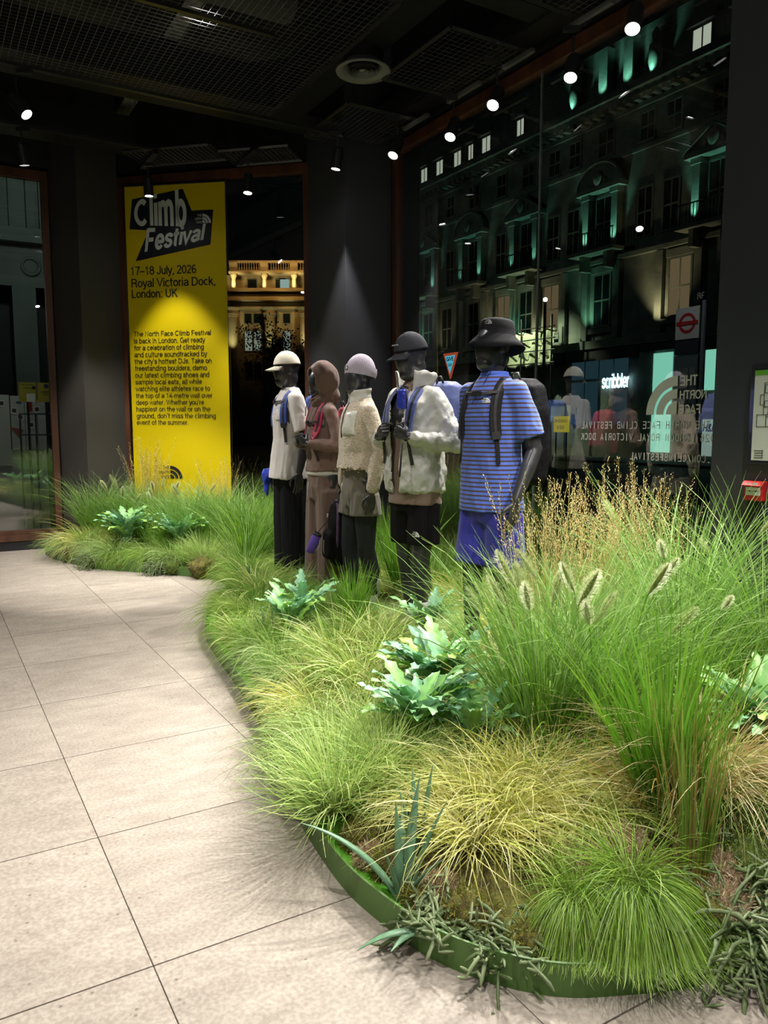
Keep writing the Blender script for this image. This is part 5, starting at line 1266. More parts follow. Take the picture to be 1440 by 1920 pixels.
# --- black rucksack in the hand of M3
Mw3 = Matrix.Translation(P3) @ Matrix.Rotation(m3.rotation_euler[2], 4, 'Z')
hp = Mw3 @ Vector((-.24, -.04, .80))
hk = empty('backpack', 'black rucksack with purple edging hanging from the hand of the fleece mannequin', 'backpack', (hp.x, hp.y, hp.z-.50), m3.rotation_euler[2]-.15)
M_PUR = fabric('aubergine_trim', (.085, .045, .10), .7)
v, f = loft([(.0, 0, 0, .08, .06), (.025, 0, 0, .115, .085), (.15, 0, 0, .125, .095), (.34, 0, 0, .122, .088), (.44, 0, 0, .10, .07), (.48, 0, 0, .06, .04)], 28, 3)
me = fuse(MB().add(v, f), .011, 3, 'pack_body'); fold(me, 12, .008, (18, 18, 12)); link('pack_body', me, M_PACK, hk)
v, f = loft([(.05, 0, -.085, .07, .03), (.07, 0, -.09, .09, .042), (.24, 0, -.088, .088, .038), (.27, 0, -.08, .06, .02)], 24, 3); link('front_pocket', fuse(MB().add(v, f), .011, 2, 'front_pocket'), M_PACK, hk)
for x in (-.095, .095): MB().tube([(x, -.05, .06), (x*1.12, -.055, .2), (x*1.08, -.05, .36), (x*.7, -.04, .45), (0, -.03, .475)], .010, 8).build('purple_edging', M_PUR, hk, smooth=True)
MB().tube([(-.025, 0, .47), (-.02, 0, .505), (.02, 0, .505), (.025, 0, .47)], .007, 6).build('haul_loop', M_WEB, hk, smooth=True)
for x in (-.07, .07): MB().ribbon([(x, .09, .44), (x*1.1, .12, .36), (x*1.1, .13, .2), (x, .10, .06)], [(0, 1, 0)]*4, .05, .01).build('shoulder_strap', M_PUR, hk)
MB().box((-.135, -.07, .34), (-.115, -.05, .365)).build('side_buckle', mat('pale_buckle', (.45, .42, .46), .5), hk)
MB().tube([(0, -.13, .19), (0, -.132, .12), (.01, -.13, .09)], .0025, 5).build('zip_pull', M_SOCK, hk)
bw = hk.matrix_basis @ Vector((-.15, -.09, .20)) if False else (Matrix.Translation(hk.location) @ Matrix.Rotation(hk.rotation_euler[2], 4, 'Z')) @ Vector((-.06, -.19, .165))
bt = empty('bottle_pouch', 'purple drawstring bottle pouch dangling beside the held black rucksack', 'pouch', bw, 0)
bt.rotation_euler = (0, math.radians(22), 0)
M_VIO = fabric('violet_nylon', (.105, .055, .33), .5)
MB().lathe([(.001, -.08), (.028, -.078), (.034, -.07), (.036, 0), (.034, .06), (.030, .068), (.001, .07)], 24, cap=False).build('pouch_body', M_VIO, bt, smooth=True)
MB().lathe([(.033, .055), (.036, .06), (.035, .074), (.030, .078)], 24, cap=False).build('pouch_collar', M_WEB, bt, smooth=True)
cord([(0, 0, .07), (.01, .01, .12), (.03, .02, .17), (.045, .03, .21)], .003, 'pouch_cord', M_WEB, bt)
cord([(.03, -.01, .05), (.05, -.02, -.01), (.03, -.03, -.05)], .002, 'cord_tail', M_SOCK, bt)
# ------------------------------------------------------------------ planter: green metal rim, green base board, mossy bed
RIM = [(1.10, 9.15), (1.13, 8.85), (1.22, 8.50), (1.43, 7.94), (1.89, 7.38), (2.20, 6.92), (2.27, 6.60), (2.20, 6.30), (1.84, 5.67), (1.57, 5.0), (1.46, 4.4), (1.40, 3.96), (1.29, 3.3), (1.17, 2.81),
       (1.10, 2.5), (1.06, 2.28), (1.03, 1.99), (1.04, 1.8), (1.08, 1.59), (1.16, 1.43), (1.28, 1.3), (1.43, 1.22), (1.55, 1.17), (1.67, 1.14), (1.90, 1.10), (2.4, 1.06), (3.2, 1.1)]
BACK = [(3.66, 1.3), (3.66, 2.80), (4.16, 2.86), (4.16, 6.90), (3.66, 6.95), (3.62, 7.80), (2.12, 9.25), (1.62, 9.12), (1.42, 9.40)]
def smooth_line(P, k=6):
    P = [Vector((*p, 0)) for p in P]; out = []
    for i in range(len(P)-1):
        a, b, c, d = P[max(i-1, 0)], P[i], P[i+1], P[min(i+2, len(P)-1)]
        for j in range(k):
            t = j/k
            out.append(.5*((2*b) + (c-a)*t + (2*a-5*b+4*c-d)*t*t + (-a+3*b-3*c+d)*t**3))
    out.append(P[-1]); return [(p.x, p.y) for p in out]
RL = smooth_line(RIM)
POLY = RL + BACK
planter = empty('planter', 'long curving planting bed with a low green metal rim', 'planter', (0, 0, 0), TH)
M_RIM = mat('green_painted_rim', (.085, .175, .038), .42, spec=.4)
M_BASE = mat('bright_green_base_board', (.13, .42, .03), .6)
rb = MB(); N_ = len(RL)
nor = []
for i, p in enumerate(RL):
    a, b = Vector(RL[max(i-1, 0)]), Vector(RL[min(i+1, N_-1)]); t = (b-a).normalized(); nor.append(Vector((-t.y, t.x)))
v = []
for p, q in zip(RL, nor):
    for o_, z in ((0, 0), (0, .09), (.007, .09), (.007, 0)): v.append((p[0]+q.x*o_, p[1]+q.y*o_, z))
rb.add(v, [(4*i+a, 4*i+(a+1) % 4, 4*i+4+(a+1) % 4, 4*i+4+a) for i in range(N_-1) for a in range(4)])
rb.build('metal_rim', M_RIM, planter, smooth=False)
MB().prism([(p[0]+q.x*.006, p[1]+q.y*.006) for p, q in zip(RL, nor)] + BACK, .004, .045).build('base_board', M_BASE, planter)
PA = np.array(POLY)
def inside(x, y):
    x1, y1 = PA[:, 0], PA[:, 1]; x2, y2 = np.roll(x1, -1), np.roll(y1, -1)
    c = ((y1 > y) != (y2 > y)) & (x < (x2-x1)*(y-y1)/(y2-y1+1e-12)+x1)
    return c.sum() % 2 == 1
RLA = np.array(RL); PB_ = np.vstack([PA, PA[:1]])
def edge_dist(x, y):
    a, b = PB_[:-1], PB_[1:]; ab = b-a; t = np.clip(((x-a[:, 0])*ab[:, 0]+(y-a[:, 1])*ab[:, 1])/(ab**2).sum(1), 0, 1)
    return np.hypot(a[:, 0]+t*ab[:, 0]-x, a[:, 1]+t*ab[:, 1]-y).min()
def rim_dist(x, y): return np.hypot(RLA[:, 0]-x, RLA[:, 1]-y).min()
def bed_z(x, y):
    d = rim_dist(x, y)
    h = .05 + .075*min(1, max(0, d-.07)/.35)
    return h + .018*noise.noise(Vector((x*5, y*5, 0)))*min(1, d/.2)
# soil and moss carpet: grid clipped to the bed, pulled back from the rim
g = .045; xs = np.arange(1.0, 4.2, g); ys = np.arange(1.05, 9.4, g); idx = {}; vv = []
ok = {}
for i, x in enumerate(xs):
    for j, y in enumerate(ys):
        if inside(x, y) and rim_dist(x, y) > (.085 if y < 2.3 else .045) + .03*noise.noise(Vector((x*6, y*6, 3))):
            d = rim_dist(x, y)
            idx[(i, j)] = len(vv); vv.append((x, y, bed_z(x, y) + (.035*noise.noise(Vector((x*16, y*16, 1))) if d > .08 else -.01)))
ff = [(idx[i, j], idx[i+1, j], idx[i+1, j+1], idx[i, j+1]) for (i, j) in idx if (i+1, j) in idx and (i+1, j+1) in idx and (i, j+1) in idx]
M_SOIL = mat('mossy_soil', (.20, .19, .04), .95, nscale=14, col2=(.07, .05, .02), bump=1.0, bscale=120)
so = mesh_obj('moss_carpet', vv, ff, M_SOIL, planter, smooth=True); so['kind'] = 'stuff'

# ------------------------------------------------------------------ plants: blades as curved ribbons with their own colours, roots darkened for shade
def leaf_mat(name, transl=.24, rough=.5):
    m = bpy.data.materials.new(name); m.use_nodes = True; nt = m.node_tree; b = nt.nodes['Principled BSDF']; L = nt.links.new
    a = nt.nodes.new('ShaderNodeAttribute'); a.attribute_name = 'tint'
    L(a.outputs['Color'], b.inputs['Base Color']); b.inputs['Roughness'].default_value = rough; b.inputs['Specular IOR Level'].default_value = .35
    t = nt.nodes.new('ShaderNodeBsdfTranslucent'); L(a.outputs['Color'], t.inputs[0])
    mx = nt.nodes.new('ShaderNodeMixShader'); mx.inputs[0].default_value = transl
    L(b.outputs[0], mx.inputs[1]); L(t.outputs[0], mx.inputs[2]); L(mx.outputs[0], nt.nodes['Material Output'].inputs[0])
    MATS[name] = m; return m
M_LEAF = leaf_mat('grass_blade')
M_FLESH = leaf_mat('fleshy_leaf', .12, .42)

def tri_mesh(name, V, Fq, C, m=M_LEAF, smooth=True):
    me = bpy.data.meshes.new(name); me.vertices.add(len(V)); me.vertices.foreach_set('co', V.astype(np.float32).ravel())
    nf = len(Fq); k = Fq.shape[1]
    me.loops.add(nf*k); me.loops.foreach_set('vertex_index', Fq.ravel().astype(np.int32))
    me.polygons.add(nf); me.polygons.foreach_set('loop_start', np.arange(0, nf*k, k, dtype=np.int32)); me.polygons.foreach_set('loop_total', np.full(nf, k, dtype=np.int32))
    me.update(calc_edges=True)
    if smooth: me.polygons.foreach_set('use_smooth', [True]*nf)
    at = me.color_attributes.new('tint', 'FLOAT_COLOR', 'POINT')
    at.data.foreach_set('color', np.hstack([C, np.ones((len(C), 1))]).astype(np.float32).ravel())
    me.materials.append(m); return me

def blades(N, L, w, r0, th0, th1, pw, pal, K=6, curl=.3, twist=.9, zmin=-.08, seed=0, wtip=.12, root=None, tip=None, az=None, lvar=.25, fold=False):
    """N ribbons; L length, w width, r0 crown radius, th0/th1 lean at root/tip ranges in degrees; pal base colours; returns V, F, C"""
    R = np.random.default_rng(seed)
    phi = R.uniform(0, 2*PI, N) if az is None else np.radians(R.normal(az[0], az[1], N))
    rr = r0*np.sqrt(R.random(N)); pa = phi + R.normal(0, .5, N)
    q = R.random(N)
    t0 = np.radians(th0[0] + (th0[1]-th0[0])*R.random(N)); t1 = np.radians(th1[0] + (th1[1]-th1[0])*R.random(N))
    LL = L*(1 - lvar + 2*lvar*R.random(N))
    s = np.linspace(0, 1, K+1)
    TH_ = t0[:, None] + (t1-t0)[:, None]*s[None, :]**pw
    PH = phi[:, None] + (R.normal(0, curl, N))[:, None]*s[None, :]
    ds = (LL/K)[:, None]
    mid = (TH_[:, :-1]+TH_[:, 1:])/2; mp = (PH[:, :-1]+PH[:, 1:])/2
    X = np.zeros((N, K+1)); Y_ = X.copy(); Z = X.copy()
    X[:, 1:] = np.cumsum(np.sin(mid)*np.cos(mp)*ds, 1); Y_[:, 1:] = np.cumsum(np.sin(mid)*np.sin(mp)*ds, 1); Z[:, 1:] = np.cumsum(np.cos(mid)*ds, 1)
    X += (rr*np.cos(pa))[:, None]; Y_ += (rr*np.sin(pa))[:, None]
    zm = zmin + .02*R.random(N)[:, None]; Z = np.where(Z < zm, zm + .1*np.tanh((Z-zm)*1.0)*.05, Z)
    ps = R.normal(0, twist, N)[:, None] + R.normal(0, .6, N)[:, None]*s
    hx, hy = -np.sin(PH), np.cos(PH)
    nx, ny, nz = np.cos(TH_)*np.cos(PH), np.cos(TH_)*np.sin(PH), -np.sin(TH_)
    sx = np.cos(ps)*hx + np.sin(ps)*nx; sy = np.cos(ps)*hy + np.sin(ps)*ny; sz = np.sin(ps)*nz
    ww = w*(.75+.5*R.random(N))[:, None]*(wtip + (1-wtip)*(1-s**2.2))/2 * (.75+.25*np.minimum(1, s*5))
    A = np.stack([X-sx*ww, Y_-sy*ww, Z-sz*ww], 2); B = np.stack([X+sx*ww, Y_+sy*ww, Z+sz*ww], 2)
    V = np.stack([A, B], 2).reshape(-1, 3)
    base = (np.arange(N)*(K+1)*2)[:, None] + (np.arange(K)*2)[None, :]; base = base.ravel()
    F = np.stack([base, base+1, base+3, base+2], 1)
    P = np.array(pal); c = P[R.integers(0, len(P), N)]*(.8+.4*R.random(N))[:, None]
    rt_ = np.array(root if root is not None else P.mean(0)*.5); tp = c*1.05 if tip is None else (np.array(tip)[None, :]*.5 + c*.5)  # root colour darkened to deepen the shade between blades
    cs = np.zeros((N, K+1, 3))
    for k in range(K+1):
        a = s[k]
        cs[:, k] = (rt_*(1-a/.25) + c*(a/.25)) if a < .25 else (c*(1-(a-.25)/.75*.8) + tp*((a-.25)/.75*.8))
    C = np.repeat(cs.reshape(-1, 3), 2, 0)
    return V, F, C
def merge(parts):
    V = []; F = []; C = []; k = 0
    for v, f, c in parts: V.append(v); F.append(f+k); C.append(c); k += len(v)
    return np.vstack(V), np.vstack(F), np.vstack(C)

G_BR = [(.19, .35, .03), (.26, .42, .05), (.34, .48, .09), (.13, .27, .02)]
G_FR = [(.16, .36, .02), (.25, .47, .03), (.10, .25, .015)]
G_PALE = [(.40, .53, .13), (.29, .43, .08), (.56, .64, .24), (.20, .34, .05)]
G_GREY = [(.28, .43, .12), (.36, .50, .17), (.19, .32, .06), (.46, .57, .23)]
G_GOLD = [(.58, .58, .13), (.68, .66, .22), (.42, .50, .07), (.74, .72, .36), (.50, .46, .08)]
G_TAN = [(.48, .36, .17), (.56, .46, .24), (.40, .27, .10), (.36, .36, .12)]
G_BLUE = [(.17, .33, .06), (.26, .43, .10), (.11, .24, .03), (.40, .55, .20)]
G_DEEP = [(.08, .27, .012), (.13, .36, .018), (.05, .18, .01), (.20, .44, .03)]
STRAW = (.42, .30, .10)
KINDS = {}
def kind(name, variants): KINDS[name] = variants
def gm(name, *parts): return tri_mesh(name, *merge(parts))
# long fine hair grass falling over the edge
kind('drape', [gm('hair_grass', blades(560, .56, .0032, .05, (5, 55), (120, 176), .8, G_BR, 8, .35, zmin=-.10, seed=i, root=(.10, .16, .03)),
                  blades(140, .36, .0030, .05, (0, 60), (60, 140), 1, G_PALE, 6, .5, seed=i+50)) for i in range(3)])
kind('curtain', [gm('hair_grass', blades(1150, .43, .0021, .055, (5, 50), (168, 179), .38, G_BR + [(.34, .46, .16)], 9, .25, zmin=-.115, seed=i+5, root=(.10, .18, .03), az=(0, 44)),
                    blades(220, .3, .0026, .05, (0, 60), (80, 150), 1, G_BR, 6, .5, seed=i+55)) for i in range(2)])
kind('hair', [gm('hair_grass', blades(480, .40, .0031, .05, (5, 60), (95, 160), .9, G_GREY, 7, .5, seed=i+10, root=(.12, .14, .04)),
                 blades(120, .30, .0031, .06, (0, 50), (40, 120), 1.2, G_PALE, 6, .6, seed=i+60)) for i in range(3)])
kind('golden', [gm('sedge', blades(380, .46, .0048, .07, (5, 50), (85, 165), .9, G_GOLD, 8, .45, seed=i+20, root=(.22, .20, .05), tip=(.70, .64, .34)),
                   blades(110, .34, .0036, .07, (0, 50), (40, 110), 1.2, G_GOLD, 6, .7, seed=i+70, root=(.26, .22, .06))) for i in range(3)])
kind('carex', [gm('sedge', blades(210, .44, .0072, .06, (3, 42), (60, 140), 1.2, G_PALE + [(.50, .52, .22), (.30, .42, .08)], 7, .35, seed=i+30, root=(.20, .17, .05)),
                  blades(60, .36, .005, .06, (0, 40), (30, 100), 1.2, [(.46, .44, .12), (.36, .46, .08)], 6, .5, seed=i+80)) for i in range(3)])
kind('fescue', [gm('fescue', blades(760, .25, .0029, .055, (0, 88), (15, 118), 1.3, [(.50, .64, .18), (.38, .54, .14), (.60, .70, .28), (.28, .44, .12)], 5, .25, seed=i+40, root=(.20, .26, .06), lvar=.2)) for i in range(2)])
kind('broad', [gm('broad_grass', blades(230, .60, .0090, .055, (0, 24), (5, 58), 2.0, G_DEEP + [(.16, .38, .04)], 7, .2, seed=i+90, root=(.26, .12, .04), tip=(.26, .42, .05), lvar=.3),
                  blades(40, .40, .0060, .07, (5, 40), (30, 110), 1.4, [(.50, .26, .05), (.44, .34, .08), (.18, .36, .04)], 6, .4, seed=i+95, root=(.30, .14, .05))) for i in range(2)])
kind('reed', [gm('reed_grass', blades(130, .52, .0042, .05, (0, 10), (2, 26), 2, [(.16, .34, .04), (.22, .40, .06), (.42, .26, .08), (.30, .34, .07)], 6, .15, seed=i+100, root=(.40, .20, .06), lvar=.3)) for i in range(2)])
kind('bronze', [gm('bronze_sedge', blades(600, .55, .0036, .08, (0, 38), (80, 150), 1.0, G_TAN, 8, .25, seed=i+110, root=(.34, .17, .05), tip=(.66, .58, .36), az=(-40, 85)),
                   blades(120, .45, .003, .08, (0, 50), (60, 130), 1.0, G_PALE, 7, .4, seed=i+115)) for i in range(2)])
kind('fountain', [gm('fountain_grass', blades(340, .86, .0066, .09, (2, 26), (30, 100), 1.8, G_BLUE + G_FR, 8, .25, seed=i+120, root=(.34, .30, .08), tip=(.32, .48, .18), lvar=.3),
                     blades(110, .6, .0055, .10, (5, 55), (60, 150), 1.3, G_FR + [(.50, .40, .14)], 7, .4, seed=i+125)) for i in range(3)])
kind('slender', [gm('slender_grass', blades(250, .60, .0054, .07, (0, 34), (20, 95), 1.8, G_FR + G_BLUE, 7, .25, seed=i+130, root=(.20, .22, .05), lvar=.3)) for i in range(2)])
# tall feather reed with golden seed sprays
def seedgrass(i, N=46, H=.92, spread=16):
    R = np.random.default_rng(200+i)
    v, f, c = blades(260, .6, .0036, .08, (0, 22), (10, 70), 1.8, [(.24, .36, .08), (.32, .40, .12), (.42, .38, .12)], 6, .3, seed=i+140, root=STRAW)
    st = blades(N, H, .0030, .07, (0, spread), (0, spread+10), 1.5, [(.40, .38, .14), (.46, .36, .13)], 8, .08, seed=i+145, twist=2, wtip=.5, lvar=.16)
    V = st[0].reshape(N, 9, 2, 3).mean(2)
    P = []; 
    sv = []; sf = []; sc_ = []; k = 0
    for a in range(N):
        for b in range(42):
            t = .58 + .42*(b/42) ; t *= 8
            j = min(7, int(t)); p = V[a, j]*(1-(t-j)) + V[a, j+1]*(t-j)
            ax = V[a, j+1]-V[a, j]; ax = ax/(np.linalg.norm(ax)+1e-9)
            rad = .022*(1-b/42)**.7*(.3+.7*R.random()) + .003
            d = R.normal(0, 1, 3); d -= ax*d.dot(ax); d /= np.linalg.norm(d)
            q = p + d*rad + ax*rad*1.4; u = ax*.8+d*.5; u /= np.linalg.norm(u); w_ = np.cross(u, d+.1); w_ /= np.linalg.norm(w_)+1e-9
            ln_ = .010+.006*R.random(); sv += [q, q+u*ln_*.5+w_*.0022, q+u*ln_, q+u*ln_*.5-w_*.0022]
            cc = np.array([(.58, .48, .20), (.50, .34, .15), (.66, .58, .28)][R.integers(3)])*(.8+.4*R.random()); sc_ += [cc]*4
            sf.append((k, k+1, k+2, k+3)); k += 4
    return merge([(v, f, c), st, (np.array(sv), np.array(sf), np.array(sc_))])
kind('feather', [tri_mesh('feather_reed', *seedgrass(i)) for i in range(2)])
# fountain grass plume
def plume_mesh():
    R = np.random.default_rng(5); V = []; F = []; C = []; k = 0; H = .125
    for i in range(620):
        z = H*R.random(); e = math.sin(PI*min(1, (z/H)*.93+.06))**.7; a = R.uniform(0, 2*PI)
        r = .0065*e; l = (.013+.006*R.random())*e+.004
        d = np.array([math.cos(a), math.sin(a), .55]); p = np.array([math.cos(a)*r, math.sin(a)*r, z]); w_ = np.array([-math.sin(a), math.cos(a), 0])*.0009
        V += [p-w_, p+w_, p+d*l]; F.append((k, k+1, k+2)); k += 3
        c = np.array((.66, .72, .40)) if R.random() < .75 else np.array((.72, .64, .44)); C += [c*.75, c*.75, c*1.15]
    n = 8
    for j in range(7):
        z = H*j/6; e = .0075*math.sin(PI*min(1, j/6*.9+.08))
        for i in range(n): V.append(np.array([e*math.cos(2*PI*i/n), e*math.sin(2*PI*i/n), z])); C.append(np.array((.34, .42, .14)))
    b = k
    for j in range(6):
        for i in range(n):
            q = [b+j*n+i, b+j*n+(i+1) % n, b+(j+1)*n+(i+1) % n, b+(j+1)*n+i]; F.append((q[0], q[1], q[2])); F.append((q[0], q[2], q[3]))
    return tri_mesh('flower_plume', np.array(V), np.array(F), np.array(C))
PLUME = plume_mesh()
def plumes(o, N, H, seed, lean=(4, 30), smin=.85, ps=1.0):
    if H < .82 and N > 5: ps = 1.3
    R = np.random.default_rng(seed)
    for i in range(N):
        a = R.uniform(0, 2*PI); l = math.radians(R.uniform(*lean)); h = H*R.uniform(.75, 1.05)
        tip = Vector((math.sin(l)*math.cos(a)*h, math.sin(l)*math.sin(a)*h, math.cos(l)*h)); d = (tip + Vector((math.cos(a), math.sin(a), 0))*h*.35).normalized()
        P = [Vector((math.cos(a)*.03, math.sin(a)*.03, 0)), tip*.5 - Vector((0, 0, -.03)), tip]
        c = np.array((.22, .36, .10))
        mb = MB().tube(P, .0016, 4)
        p = link('flower_plume', PLUME, None, o, tip)
        p.rotation_euler = d.to_track_quat('Z', 'Y').to_euler(); p.scale = [R.uniform(smin, 1.15)*ps]*3
        s_ = mb.build('flower_stalk', mat('plant_stalk', (.16, .28, .07), .6), p)
        s_.matrix_parent_inverse = (Matrix.Translation(tip) @ p.rotation_euler.to_matrix().to_4x4() @ Matrix.Scale(p.scale[0], 4)).inverted()
# glaucous fern with lobed fronds
def frond_mesh(seed, L=.30, w=.024, col=(.20, .42, .25), col2=(.36, .64, .12)):
    R = np.random.default_rng(seed); K = 16; V = []; F = []; C = []
    th0, th1 = math.radians(R.uniform(2, 14)), math.radians(R.uniform(55, 95)); x = z = 0; c0 = np.array(col)*(.8+.5*R.random()); c1 = np.array(col2)
    mixc = R.random()
    for k in range(K+1):
        s = k/K; th = th0+(th1-th0)*s**1.5
        if k: x += math.sin(th)*L/K; z += math.cos(th)*L/K
        ww = w*(.22 if s < .25 else (math.sin(PI*min(1, (s-.18)/.84))**.55)*(1.0 + .30*(1 if k % 2 else -1)*(s < .9))) if k < K else .002
        ww = max(.003, ww*(1.15 if .3 < s < .8 else 1)); up = .18*ww
        rip = .006*math.sin(k*1.9+seed)
        nx, nz = math.cos(th), -math.sin(th)
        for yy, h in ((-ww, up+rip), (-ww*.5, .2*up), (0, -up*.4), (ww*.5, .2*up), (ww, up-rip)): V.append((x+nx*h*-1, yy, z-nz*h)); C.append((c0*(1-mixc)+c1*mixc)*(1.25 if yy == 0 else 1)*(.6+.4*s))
        if k:
            a = (k-1)*5; 
            for q in range(4): F.append((a+q, a+q+1, a+5+q+1, a+5+q))
    return tri_mesh('frond', np.array(V, float), np.array(F), np.array(C), M_FLESH)
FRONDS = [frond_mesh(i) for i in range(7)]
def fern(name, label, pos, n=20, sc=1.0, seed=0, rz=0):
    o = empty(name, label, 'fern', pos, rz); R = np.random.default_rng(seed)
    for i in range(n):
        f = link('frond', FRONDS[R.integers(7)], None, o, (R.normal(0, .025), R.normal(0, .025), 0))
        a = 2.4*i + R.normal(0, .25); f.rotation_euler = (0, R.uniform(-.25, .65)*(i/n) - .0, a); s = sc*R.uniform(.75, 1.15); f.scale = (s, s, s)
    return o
# finger cactus: drooping jointed stems
def finger_mesh(seed, n=38, L=.20, r=.0052, droop=1.0):
    R = np.random.default_rng(seed); V = []; F = []; C = []; m = 6
    def seg(P, rad, c):
        k = len(V); K = len(P)
        for i, p in enumerate(P):
            t = P[min(i+1, K-1)]-P[max(i-1, 0)]; t /= np.linalg.norm(t)+1e-9; a = np.cross(t, (0.3, .2, 1)); a /= np.linalg.norm(a)+1e-9; b = np.cross(t, a)
            rr = rad*(.55 if i in (0, K-1) else 1)*(1+.12*(i % 2))
            for q in range(m): V.append(p + a*math.cos(2*PI*q/m)*rr + b*math.sin(2*PI*q/m)*rr); C.append(c*(1.25 if q % 2 else .85))
        for i in range(K-1):
            for q in range(m): F.append((k+i*m+q, k+i*m+(q+1) % m, k+(i+1)*m+(q+1) % m, k+(i+1)*m+q))
        e = len(V); V.append(P[-1] + (P[-1]-P[-2])*.3); C.append(c*1.2)
        for q in range(m): F.append((k+(K-1)*m+q, k+(K-1)*m+(q+1) % m, e, e))
    for i in range(n):
        a = R.uniform(0, 2*PI); th = math.radians(R.uniform(10, 80)); p = np.array([R.normal(0, .02), R.normal(0, .02), 0.]); l = L*R.uniform(.5, 1.2); K = 10; P = [p]
        for k in range(K):
            th = min(math.radians(172), th + R.uniform(.05, .24)*droop); a += R.normal(0, .12)
            p = p + np.array([math.sin(th)*math.cos(a), math.sin(th)*math.sin(a), math.cos(th)])*l/K; p[2] = max(p[2], -.095); P.append(p)
        c = np.array([(.15, .20, .09), (.21, .26, .13), (.11, .16, .06)][R.integers(3)])
        seg(P, r*R.uniform(.75, 1.2), c)
        for b in range(R.integers(3, 7)):
            j = R.integers(3, K+1); q = P[j]; d = R.normal(0, 1, 3); d[2] = abs(d[2])*.4 + .1; d /= np.linalg.norm(d); ll = R.uniform(.018, .045)
            seg([q, q+d*ll*.33, q+d*ll*.66, q+d*ll], r*.9, c*1.1)
    F2 = np.array([f if f[3] != f[2] else (f[0], f[1], f[2], f[2]) for f in F])
    quads = np.array([f for f in F if f[2] != f[3]])
    caps = [f for f in F if f[2] == f[3]]
    me = bpy.data.meshes.new('finger_stems'); me.from_pydata([tuple(x) for x in V], [], [tuple(int(y) for y in f) for f in quads] + [tuple(int(y) for y in f[:3]) for f in caps]); me.update()
    me.polygons.foreach_set('use_smooth', [True]*len(me.polygons))
    at = me.color_attributes.new('tint', 'FLOAT_COLOR', 'POINT'); at.data.foreach_set('color', np.hstack([np.array(C), np.ones((len(C), 1))]).astype(np.float32).ravel())
    me.materials.append(M_FLESH); return me
kind('finger', [finger_mesh(i, 58, .135, .0045, .95) for i in range(2)] + [finger_mesh(9, 110, .22, .0034, 1.1)])
# aloe
def aloe_leaf(L, w, th0, th1, az, z0=0):
    K = 12; V = []; F = []; C = []; x = z = 0
    for k in range(K+1):
        s = k/K; th = math.radians(th0+(th1-th0)*s)
        if k: x += math.sin(th)*L/K; z += math.cos(th)*L/K
        ww = w*(1-s**1.6)*.5+.0012; t = ww*.42; nx, nz = math.cos(th), -math.sin(th)
        for yy, h in ((-ww, .35*t), (-ww*.5, -.25*t), (0, -.45*t), (ww*.5, -.25*t), (ww, .35*t), (ww*.5, t*1.1+.001), (0, t*1.5+.001), (-ww*.5, t*1.1+.001)):
            V.append((x+nx*h, yy, z+nz*h)); C.append(np.array((.13, .25, .14))*(1 + (.9 if (k*7+int(yy*900)) % 5 == 0 and s < .8 and abs(yy) < ww*.9 else 0)*.35)*(.9+.3*s))
        if k:
            a = (k-1)*8
            for q in range(8): F.append((a+q, a+(q+1) % 8, a+8+(q+1) % 8, a+8+q))
    return tri_mesh('aloe_leaf', np.array(V, float), np.array(F), np.array(C), M_FLESH)

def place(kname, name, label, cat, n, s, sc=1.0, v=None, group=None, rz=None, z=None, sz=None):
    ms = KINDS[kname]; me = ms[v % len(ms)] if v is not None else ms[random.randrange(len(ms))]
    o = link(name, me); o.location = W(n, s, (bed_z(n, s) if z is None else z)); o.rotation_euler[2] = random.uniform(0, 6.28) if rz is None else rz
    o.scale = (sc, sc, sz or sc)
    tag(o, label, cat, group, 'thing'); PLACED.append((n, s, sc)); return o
PLACED = []
# ------------------------------------------------------------------ the planting, large plants one by one
G_ = 'ornamental grass'
p = place
p('curtain', 'hair_grass_tuft', 'dark bright green hair grass hanging over the rim beside the finger cactus', G_, 1.44, 1.42, .66, 0, z=.15, rz=TH-2.1)
p('curtain', 'hair_grass_tuft', 'largest bright green hair grass, pouring over the rim onto the floor', G_, 1.57, 1.35, .84, 1, z=.18, rz=TH-1.9)
p('golden', 'golden_sedge', 'golden sedge mound behind the hair grass that pours over the rim', G_, 1.60, 1.84, .85, 0)
p('golden', 'golden_sedge', 'golden arching sedge between the aloe and the finger cactus', G_, 1.40, 1.80, .80, 1)
p('golden', 'golden_sedge', 'golden sedge at the foot of the broad green blades', G_, 1.72, 1.68, .62, 2)
p('golden', 'golden_sedge', 'pale golden sedge spilling beside the near glaucous fern', G_, 1.56, 2.02, .80, 1)
p('golden', 'golden_sedge', 'tall yellow sedge tuft at the foot of the fountain grass', G_, 1.80, 1.92, .85, 2)
p('finger', 'finger_cactus', 'finger cactus drooping over the rim below the golden sedge', 'succulent', 1.13, 1.62, 1.0, 0)
p('finger', 'finger_cactus', 'finger cactus with thick stubby tips beside the mossy lump at the rim', 'succulent', 1.23, 1.45, 1.05, 1)
p('finger', 'finger_cactus', 'large trailing finger cactus at the rounded end of the rim', 'succulent', 1.80, 1.15, 1.35, 2)
p('finger', 'finger_cactus', 'finger cactus sitting above the lichen beside the reddish reed', 'succulent', 1.98, 1.46, .8, 0)
p('finger', 'finger_cactus', 'finger cactus trailing from the end of the bed beneath the bronze sedge', 'succulent', 2.12, 1.18, 1.1, 2)
p('fescue', 'blue_fescue', 'round spiky lime fescue ball leaning over the rim by the aloe', G_, 1.16, 2.26, 1.3, 0, z=.11)
p('fescue', 'blue_fescue', 'spiky lime fescue ball behind the aloe leaves', G_, 1.34, 2.26, 1.2, 1, z=.13)
p('hair', 'hair_grass_tuft', 'grey green arching hair grass behind the fescue balls', G_, 1.30, 2.64, .95, 0)
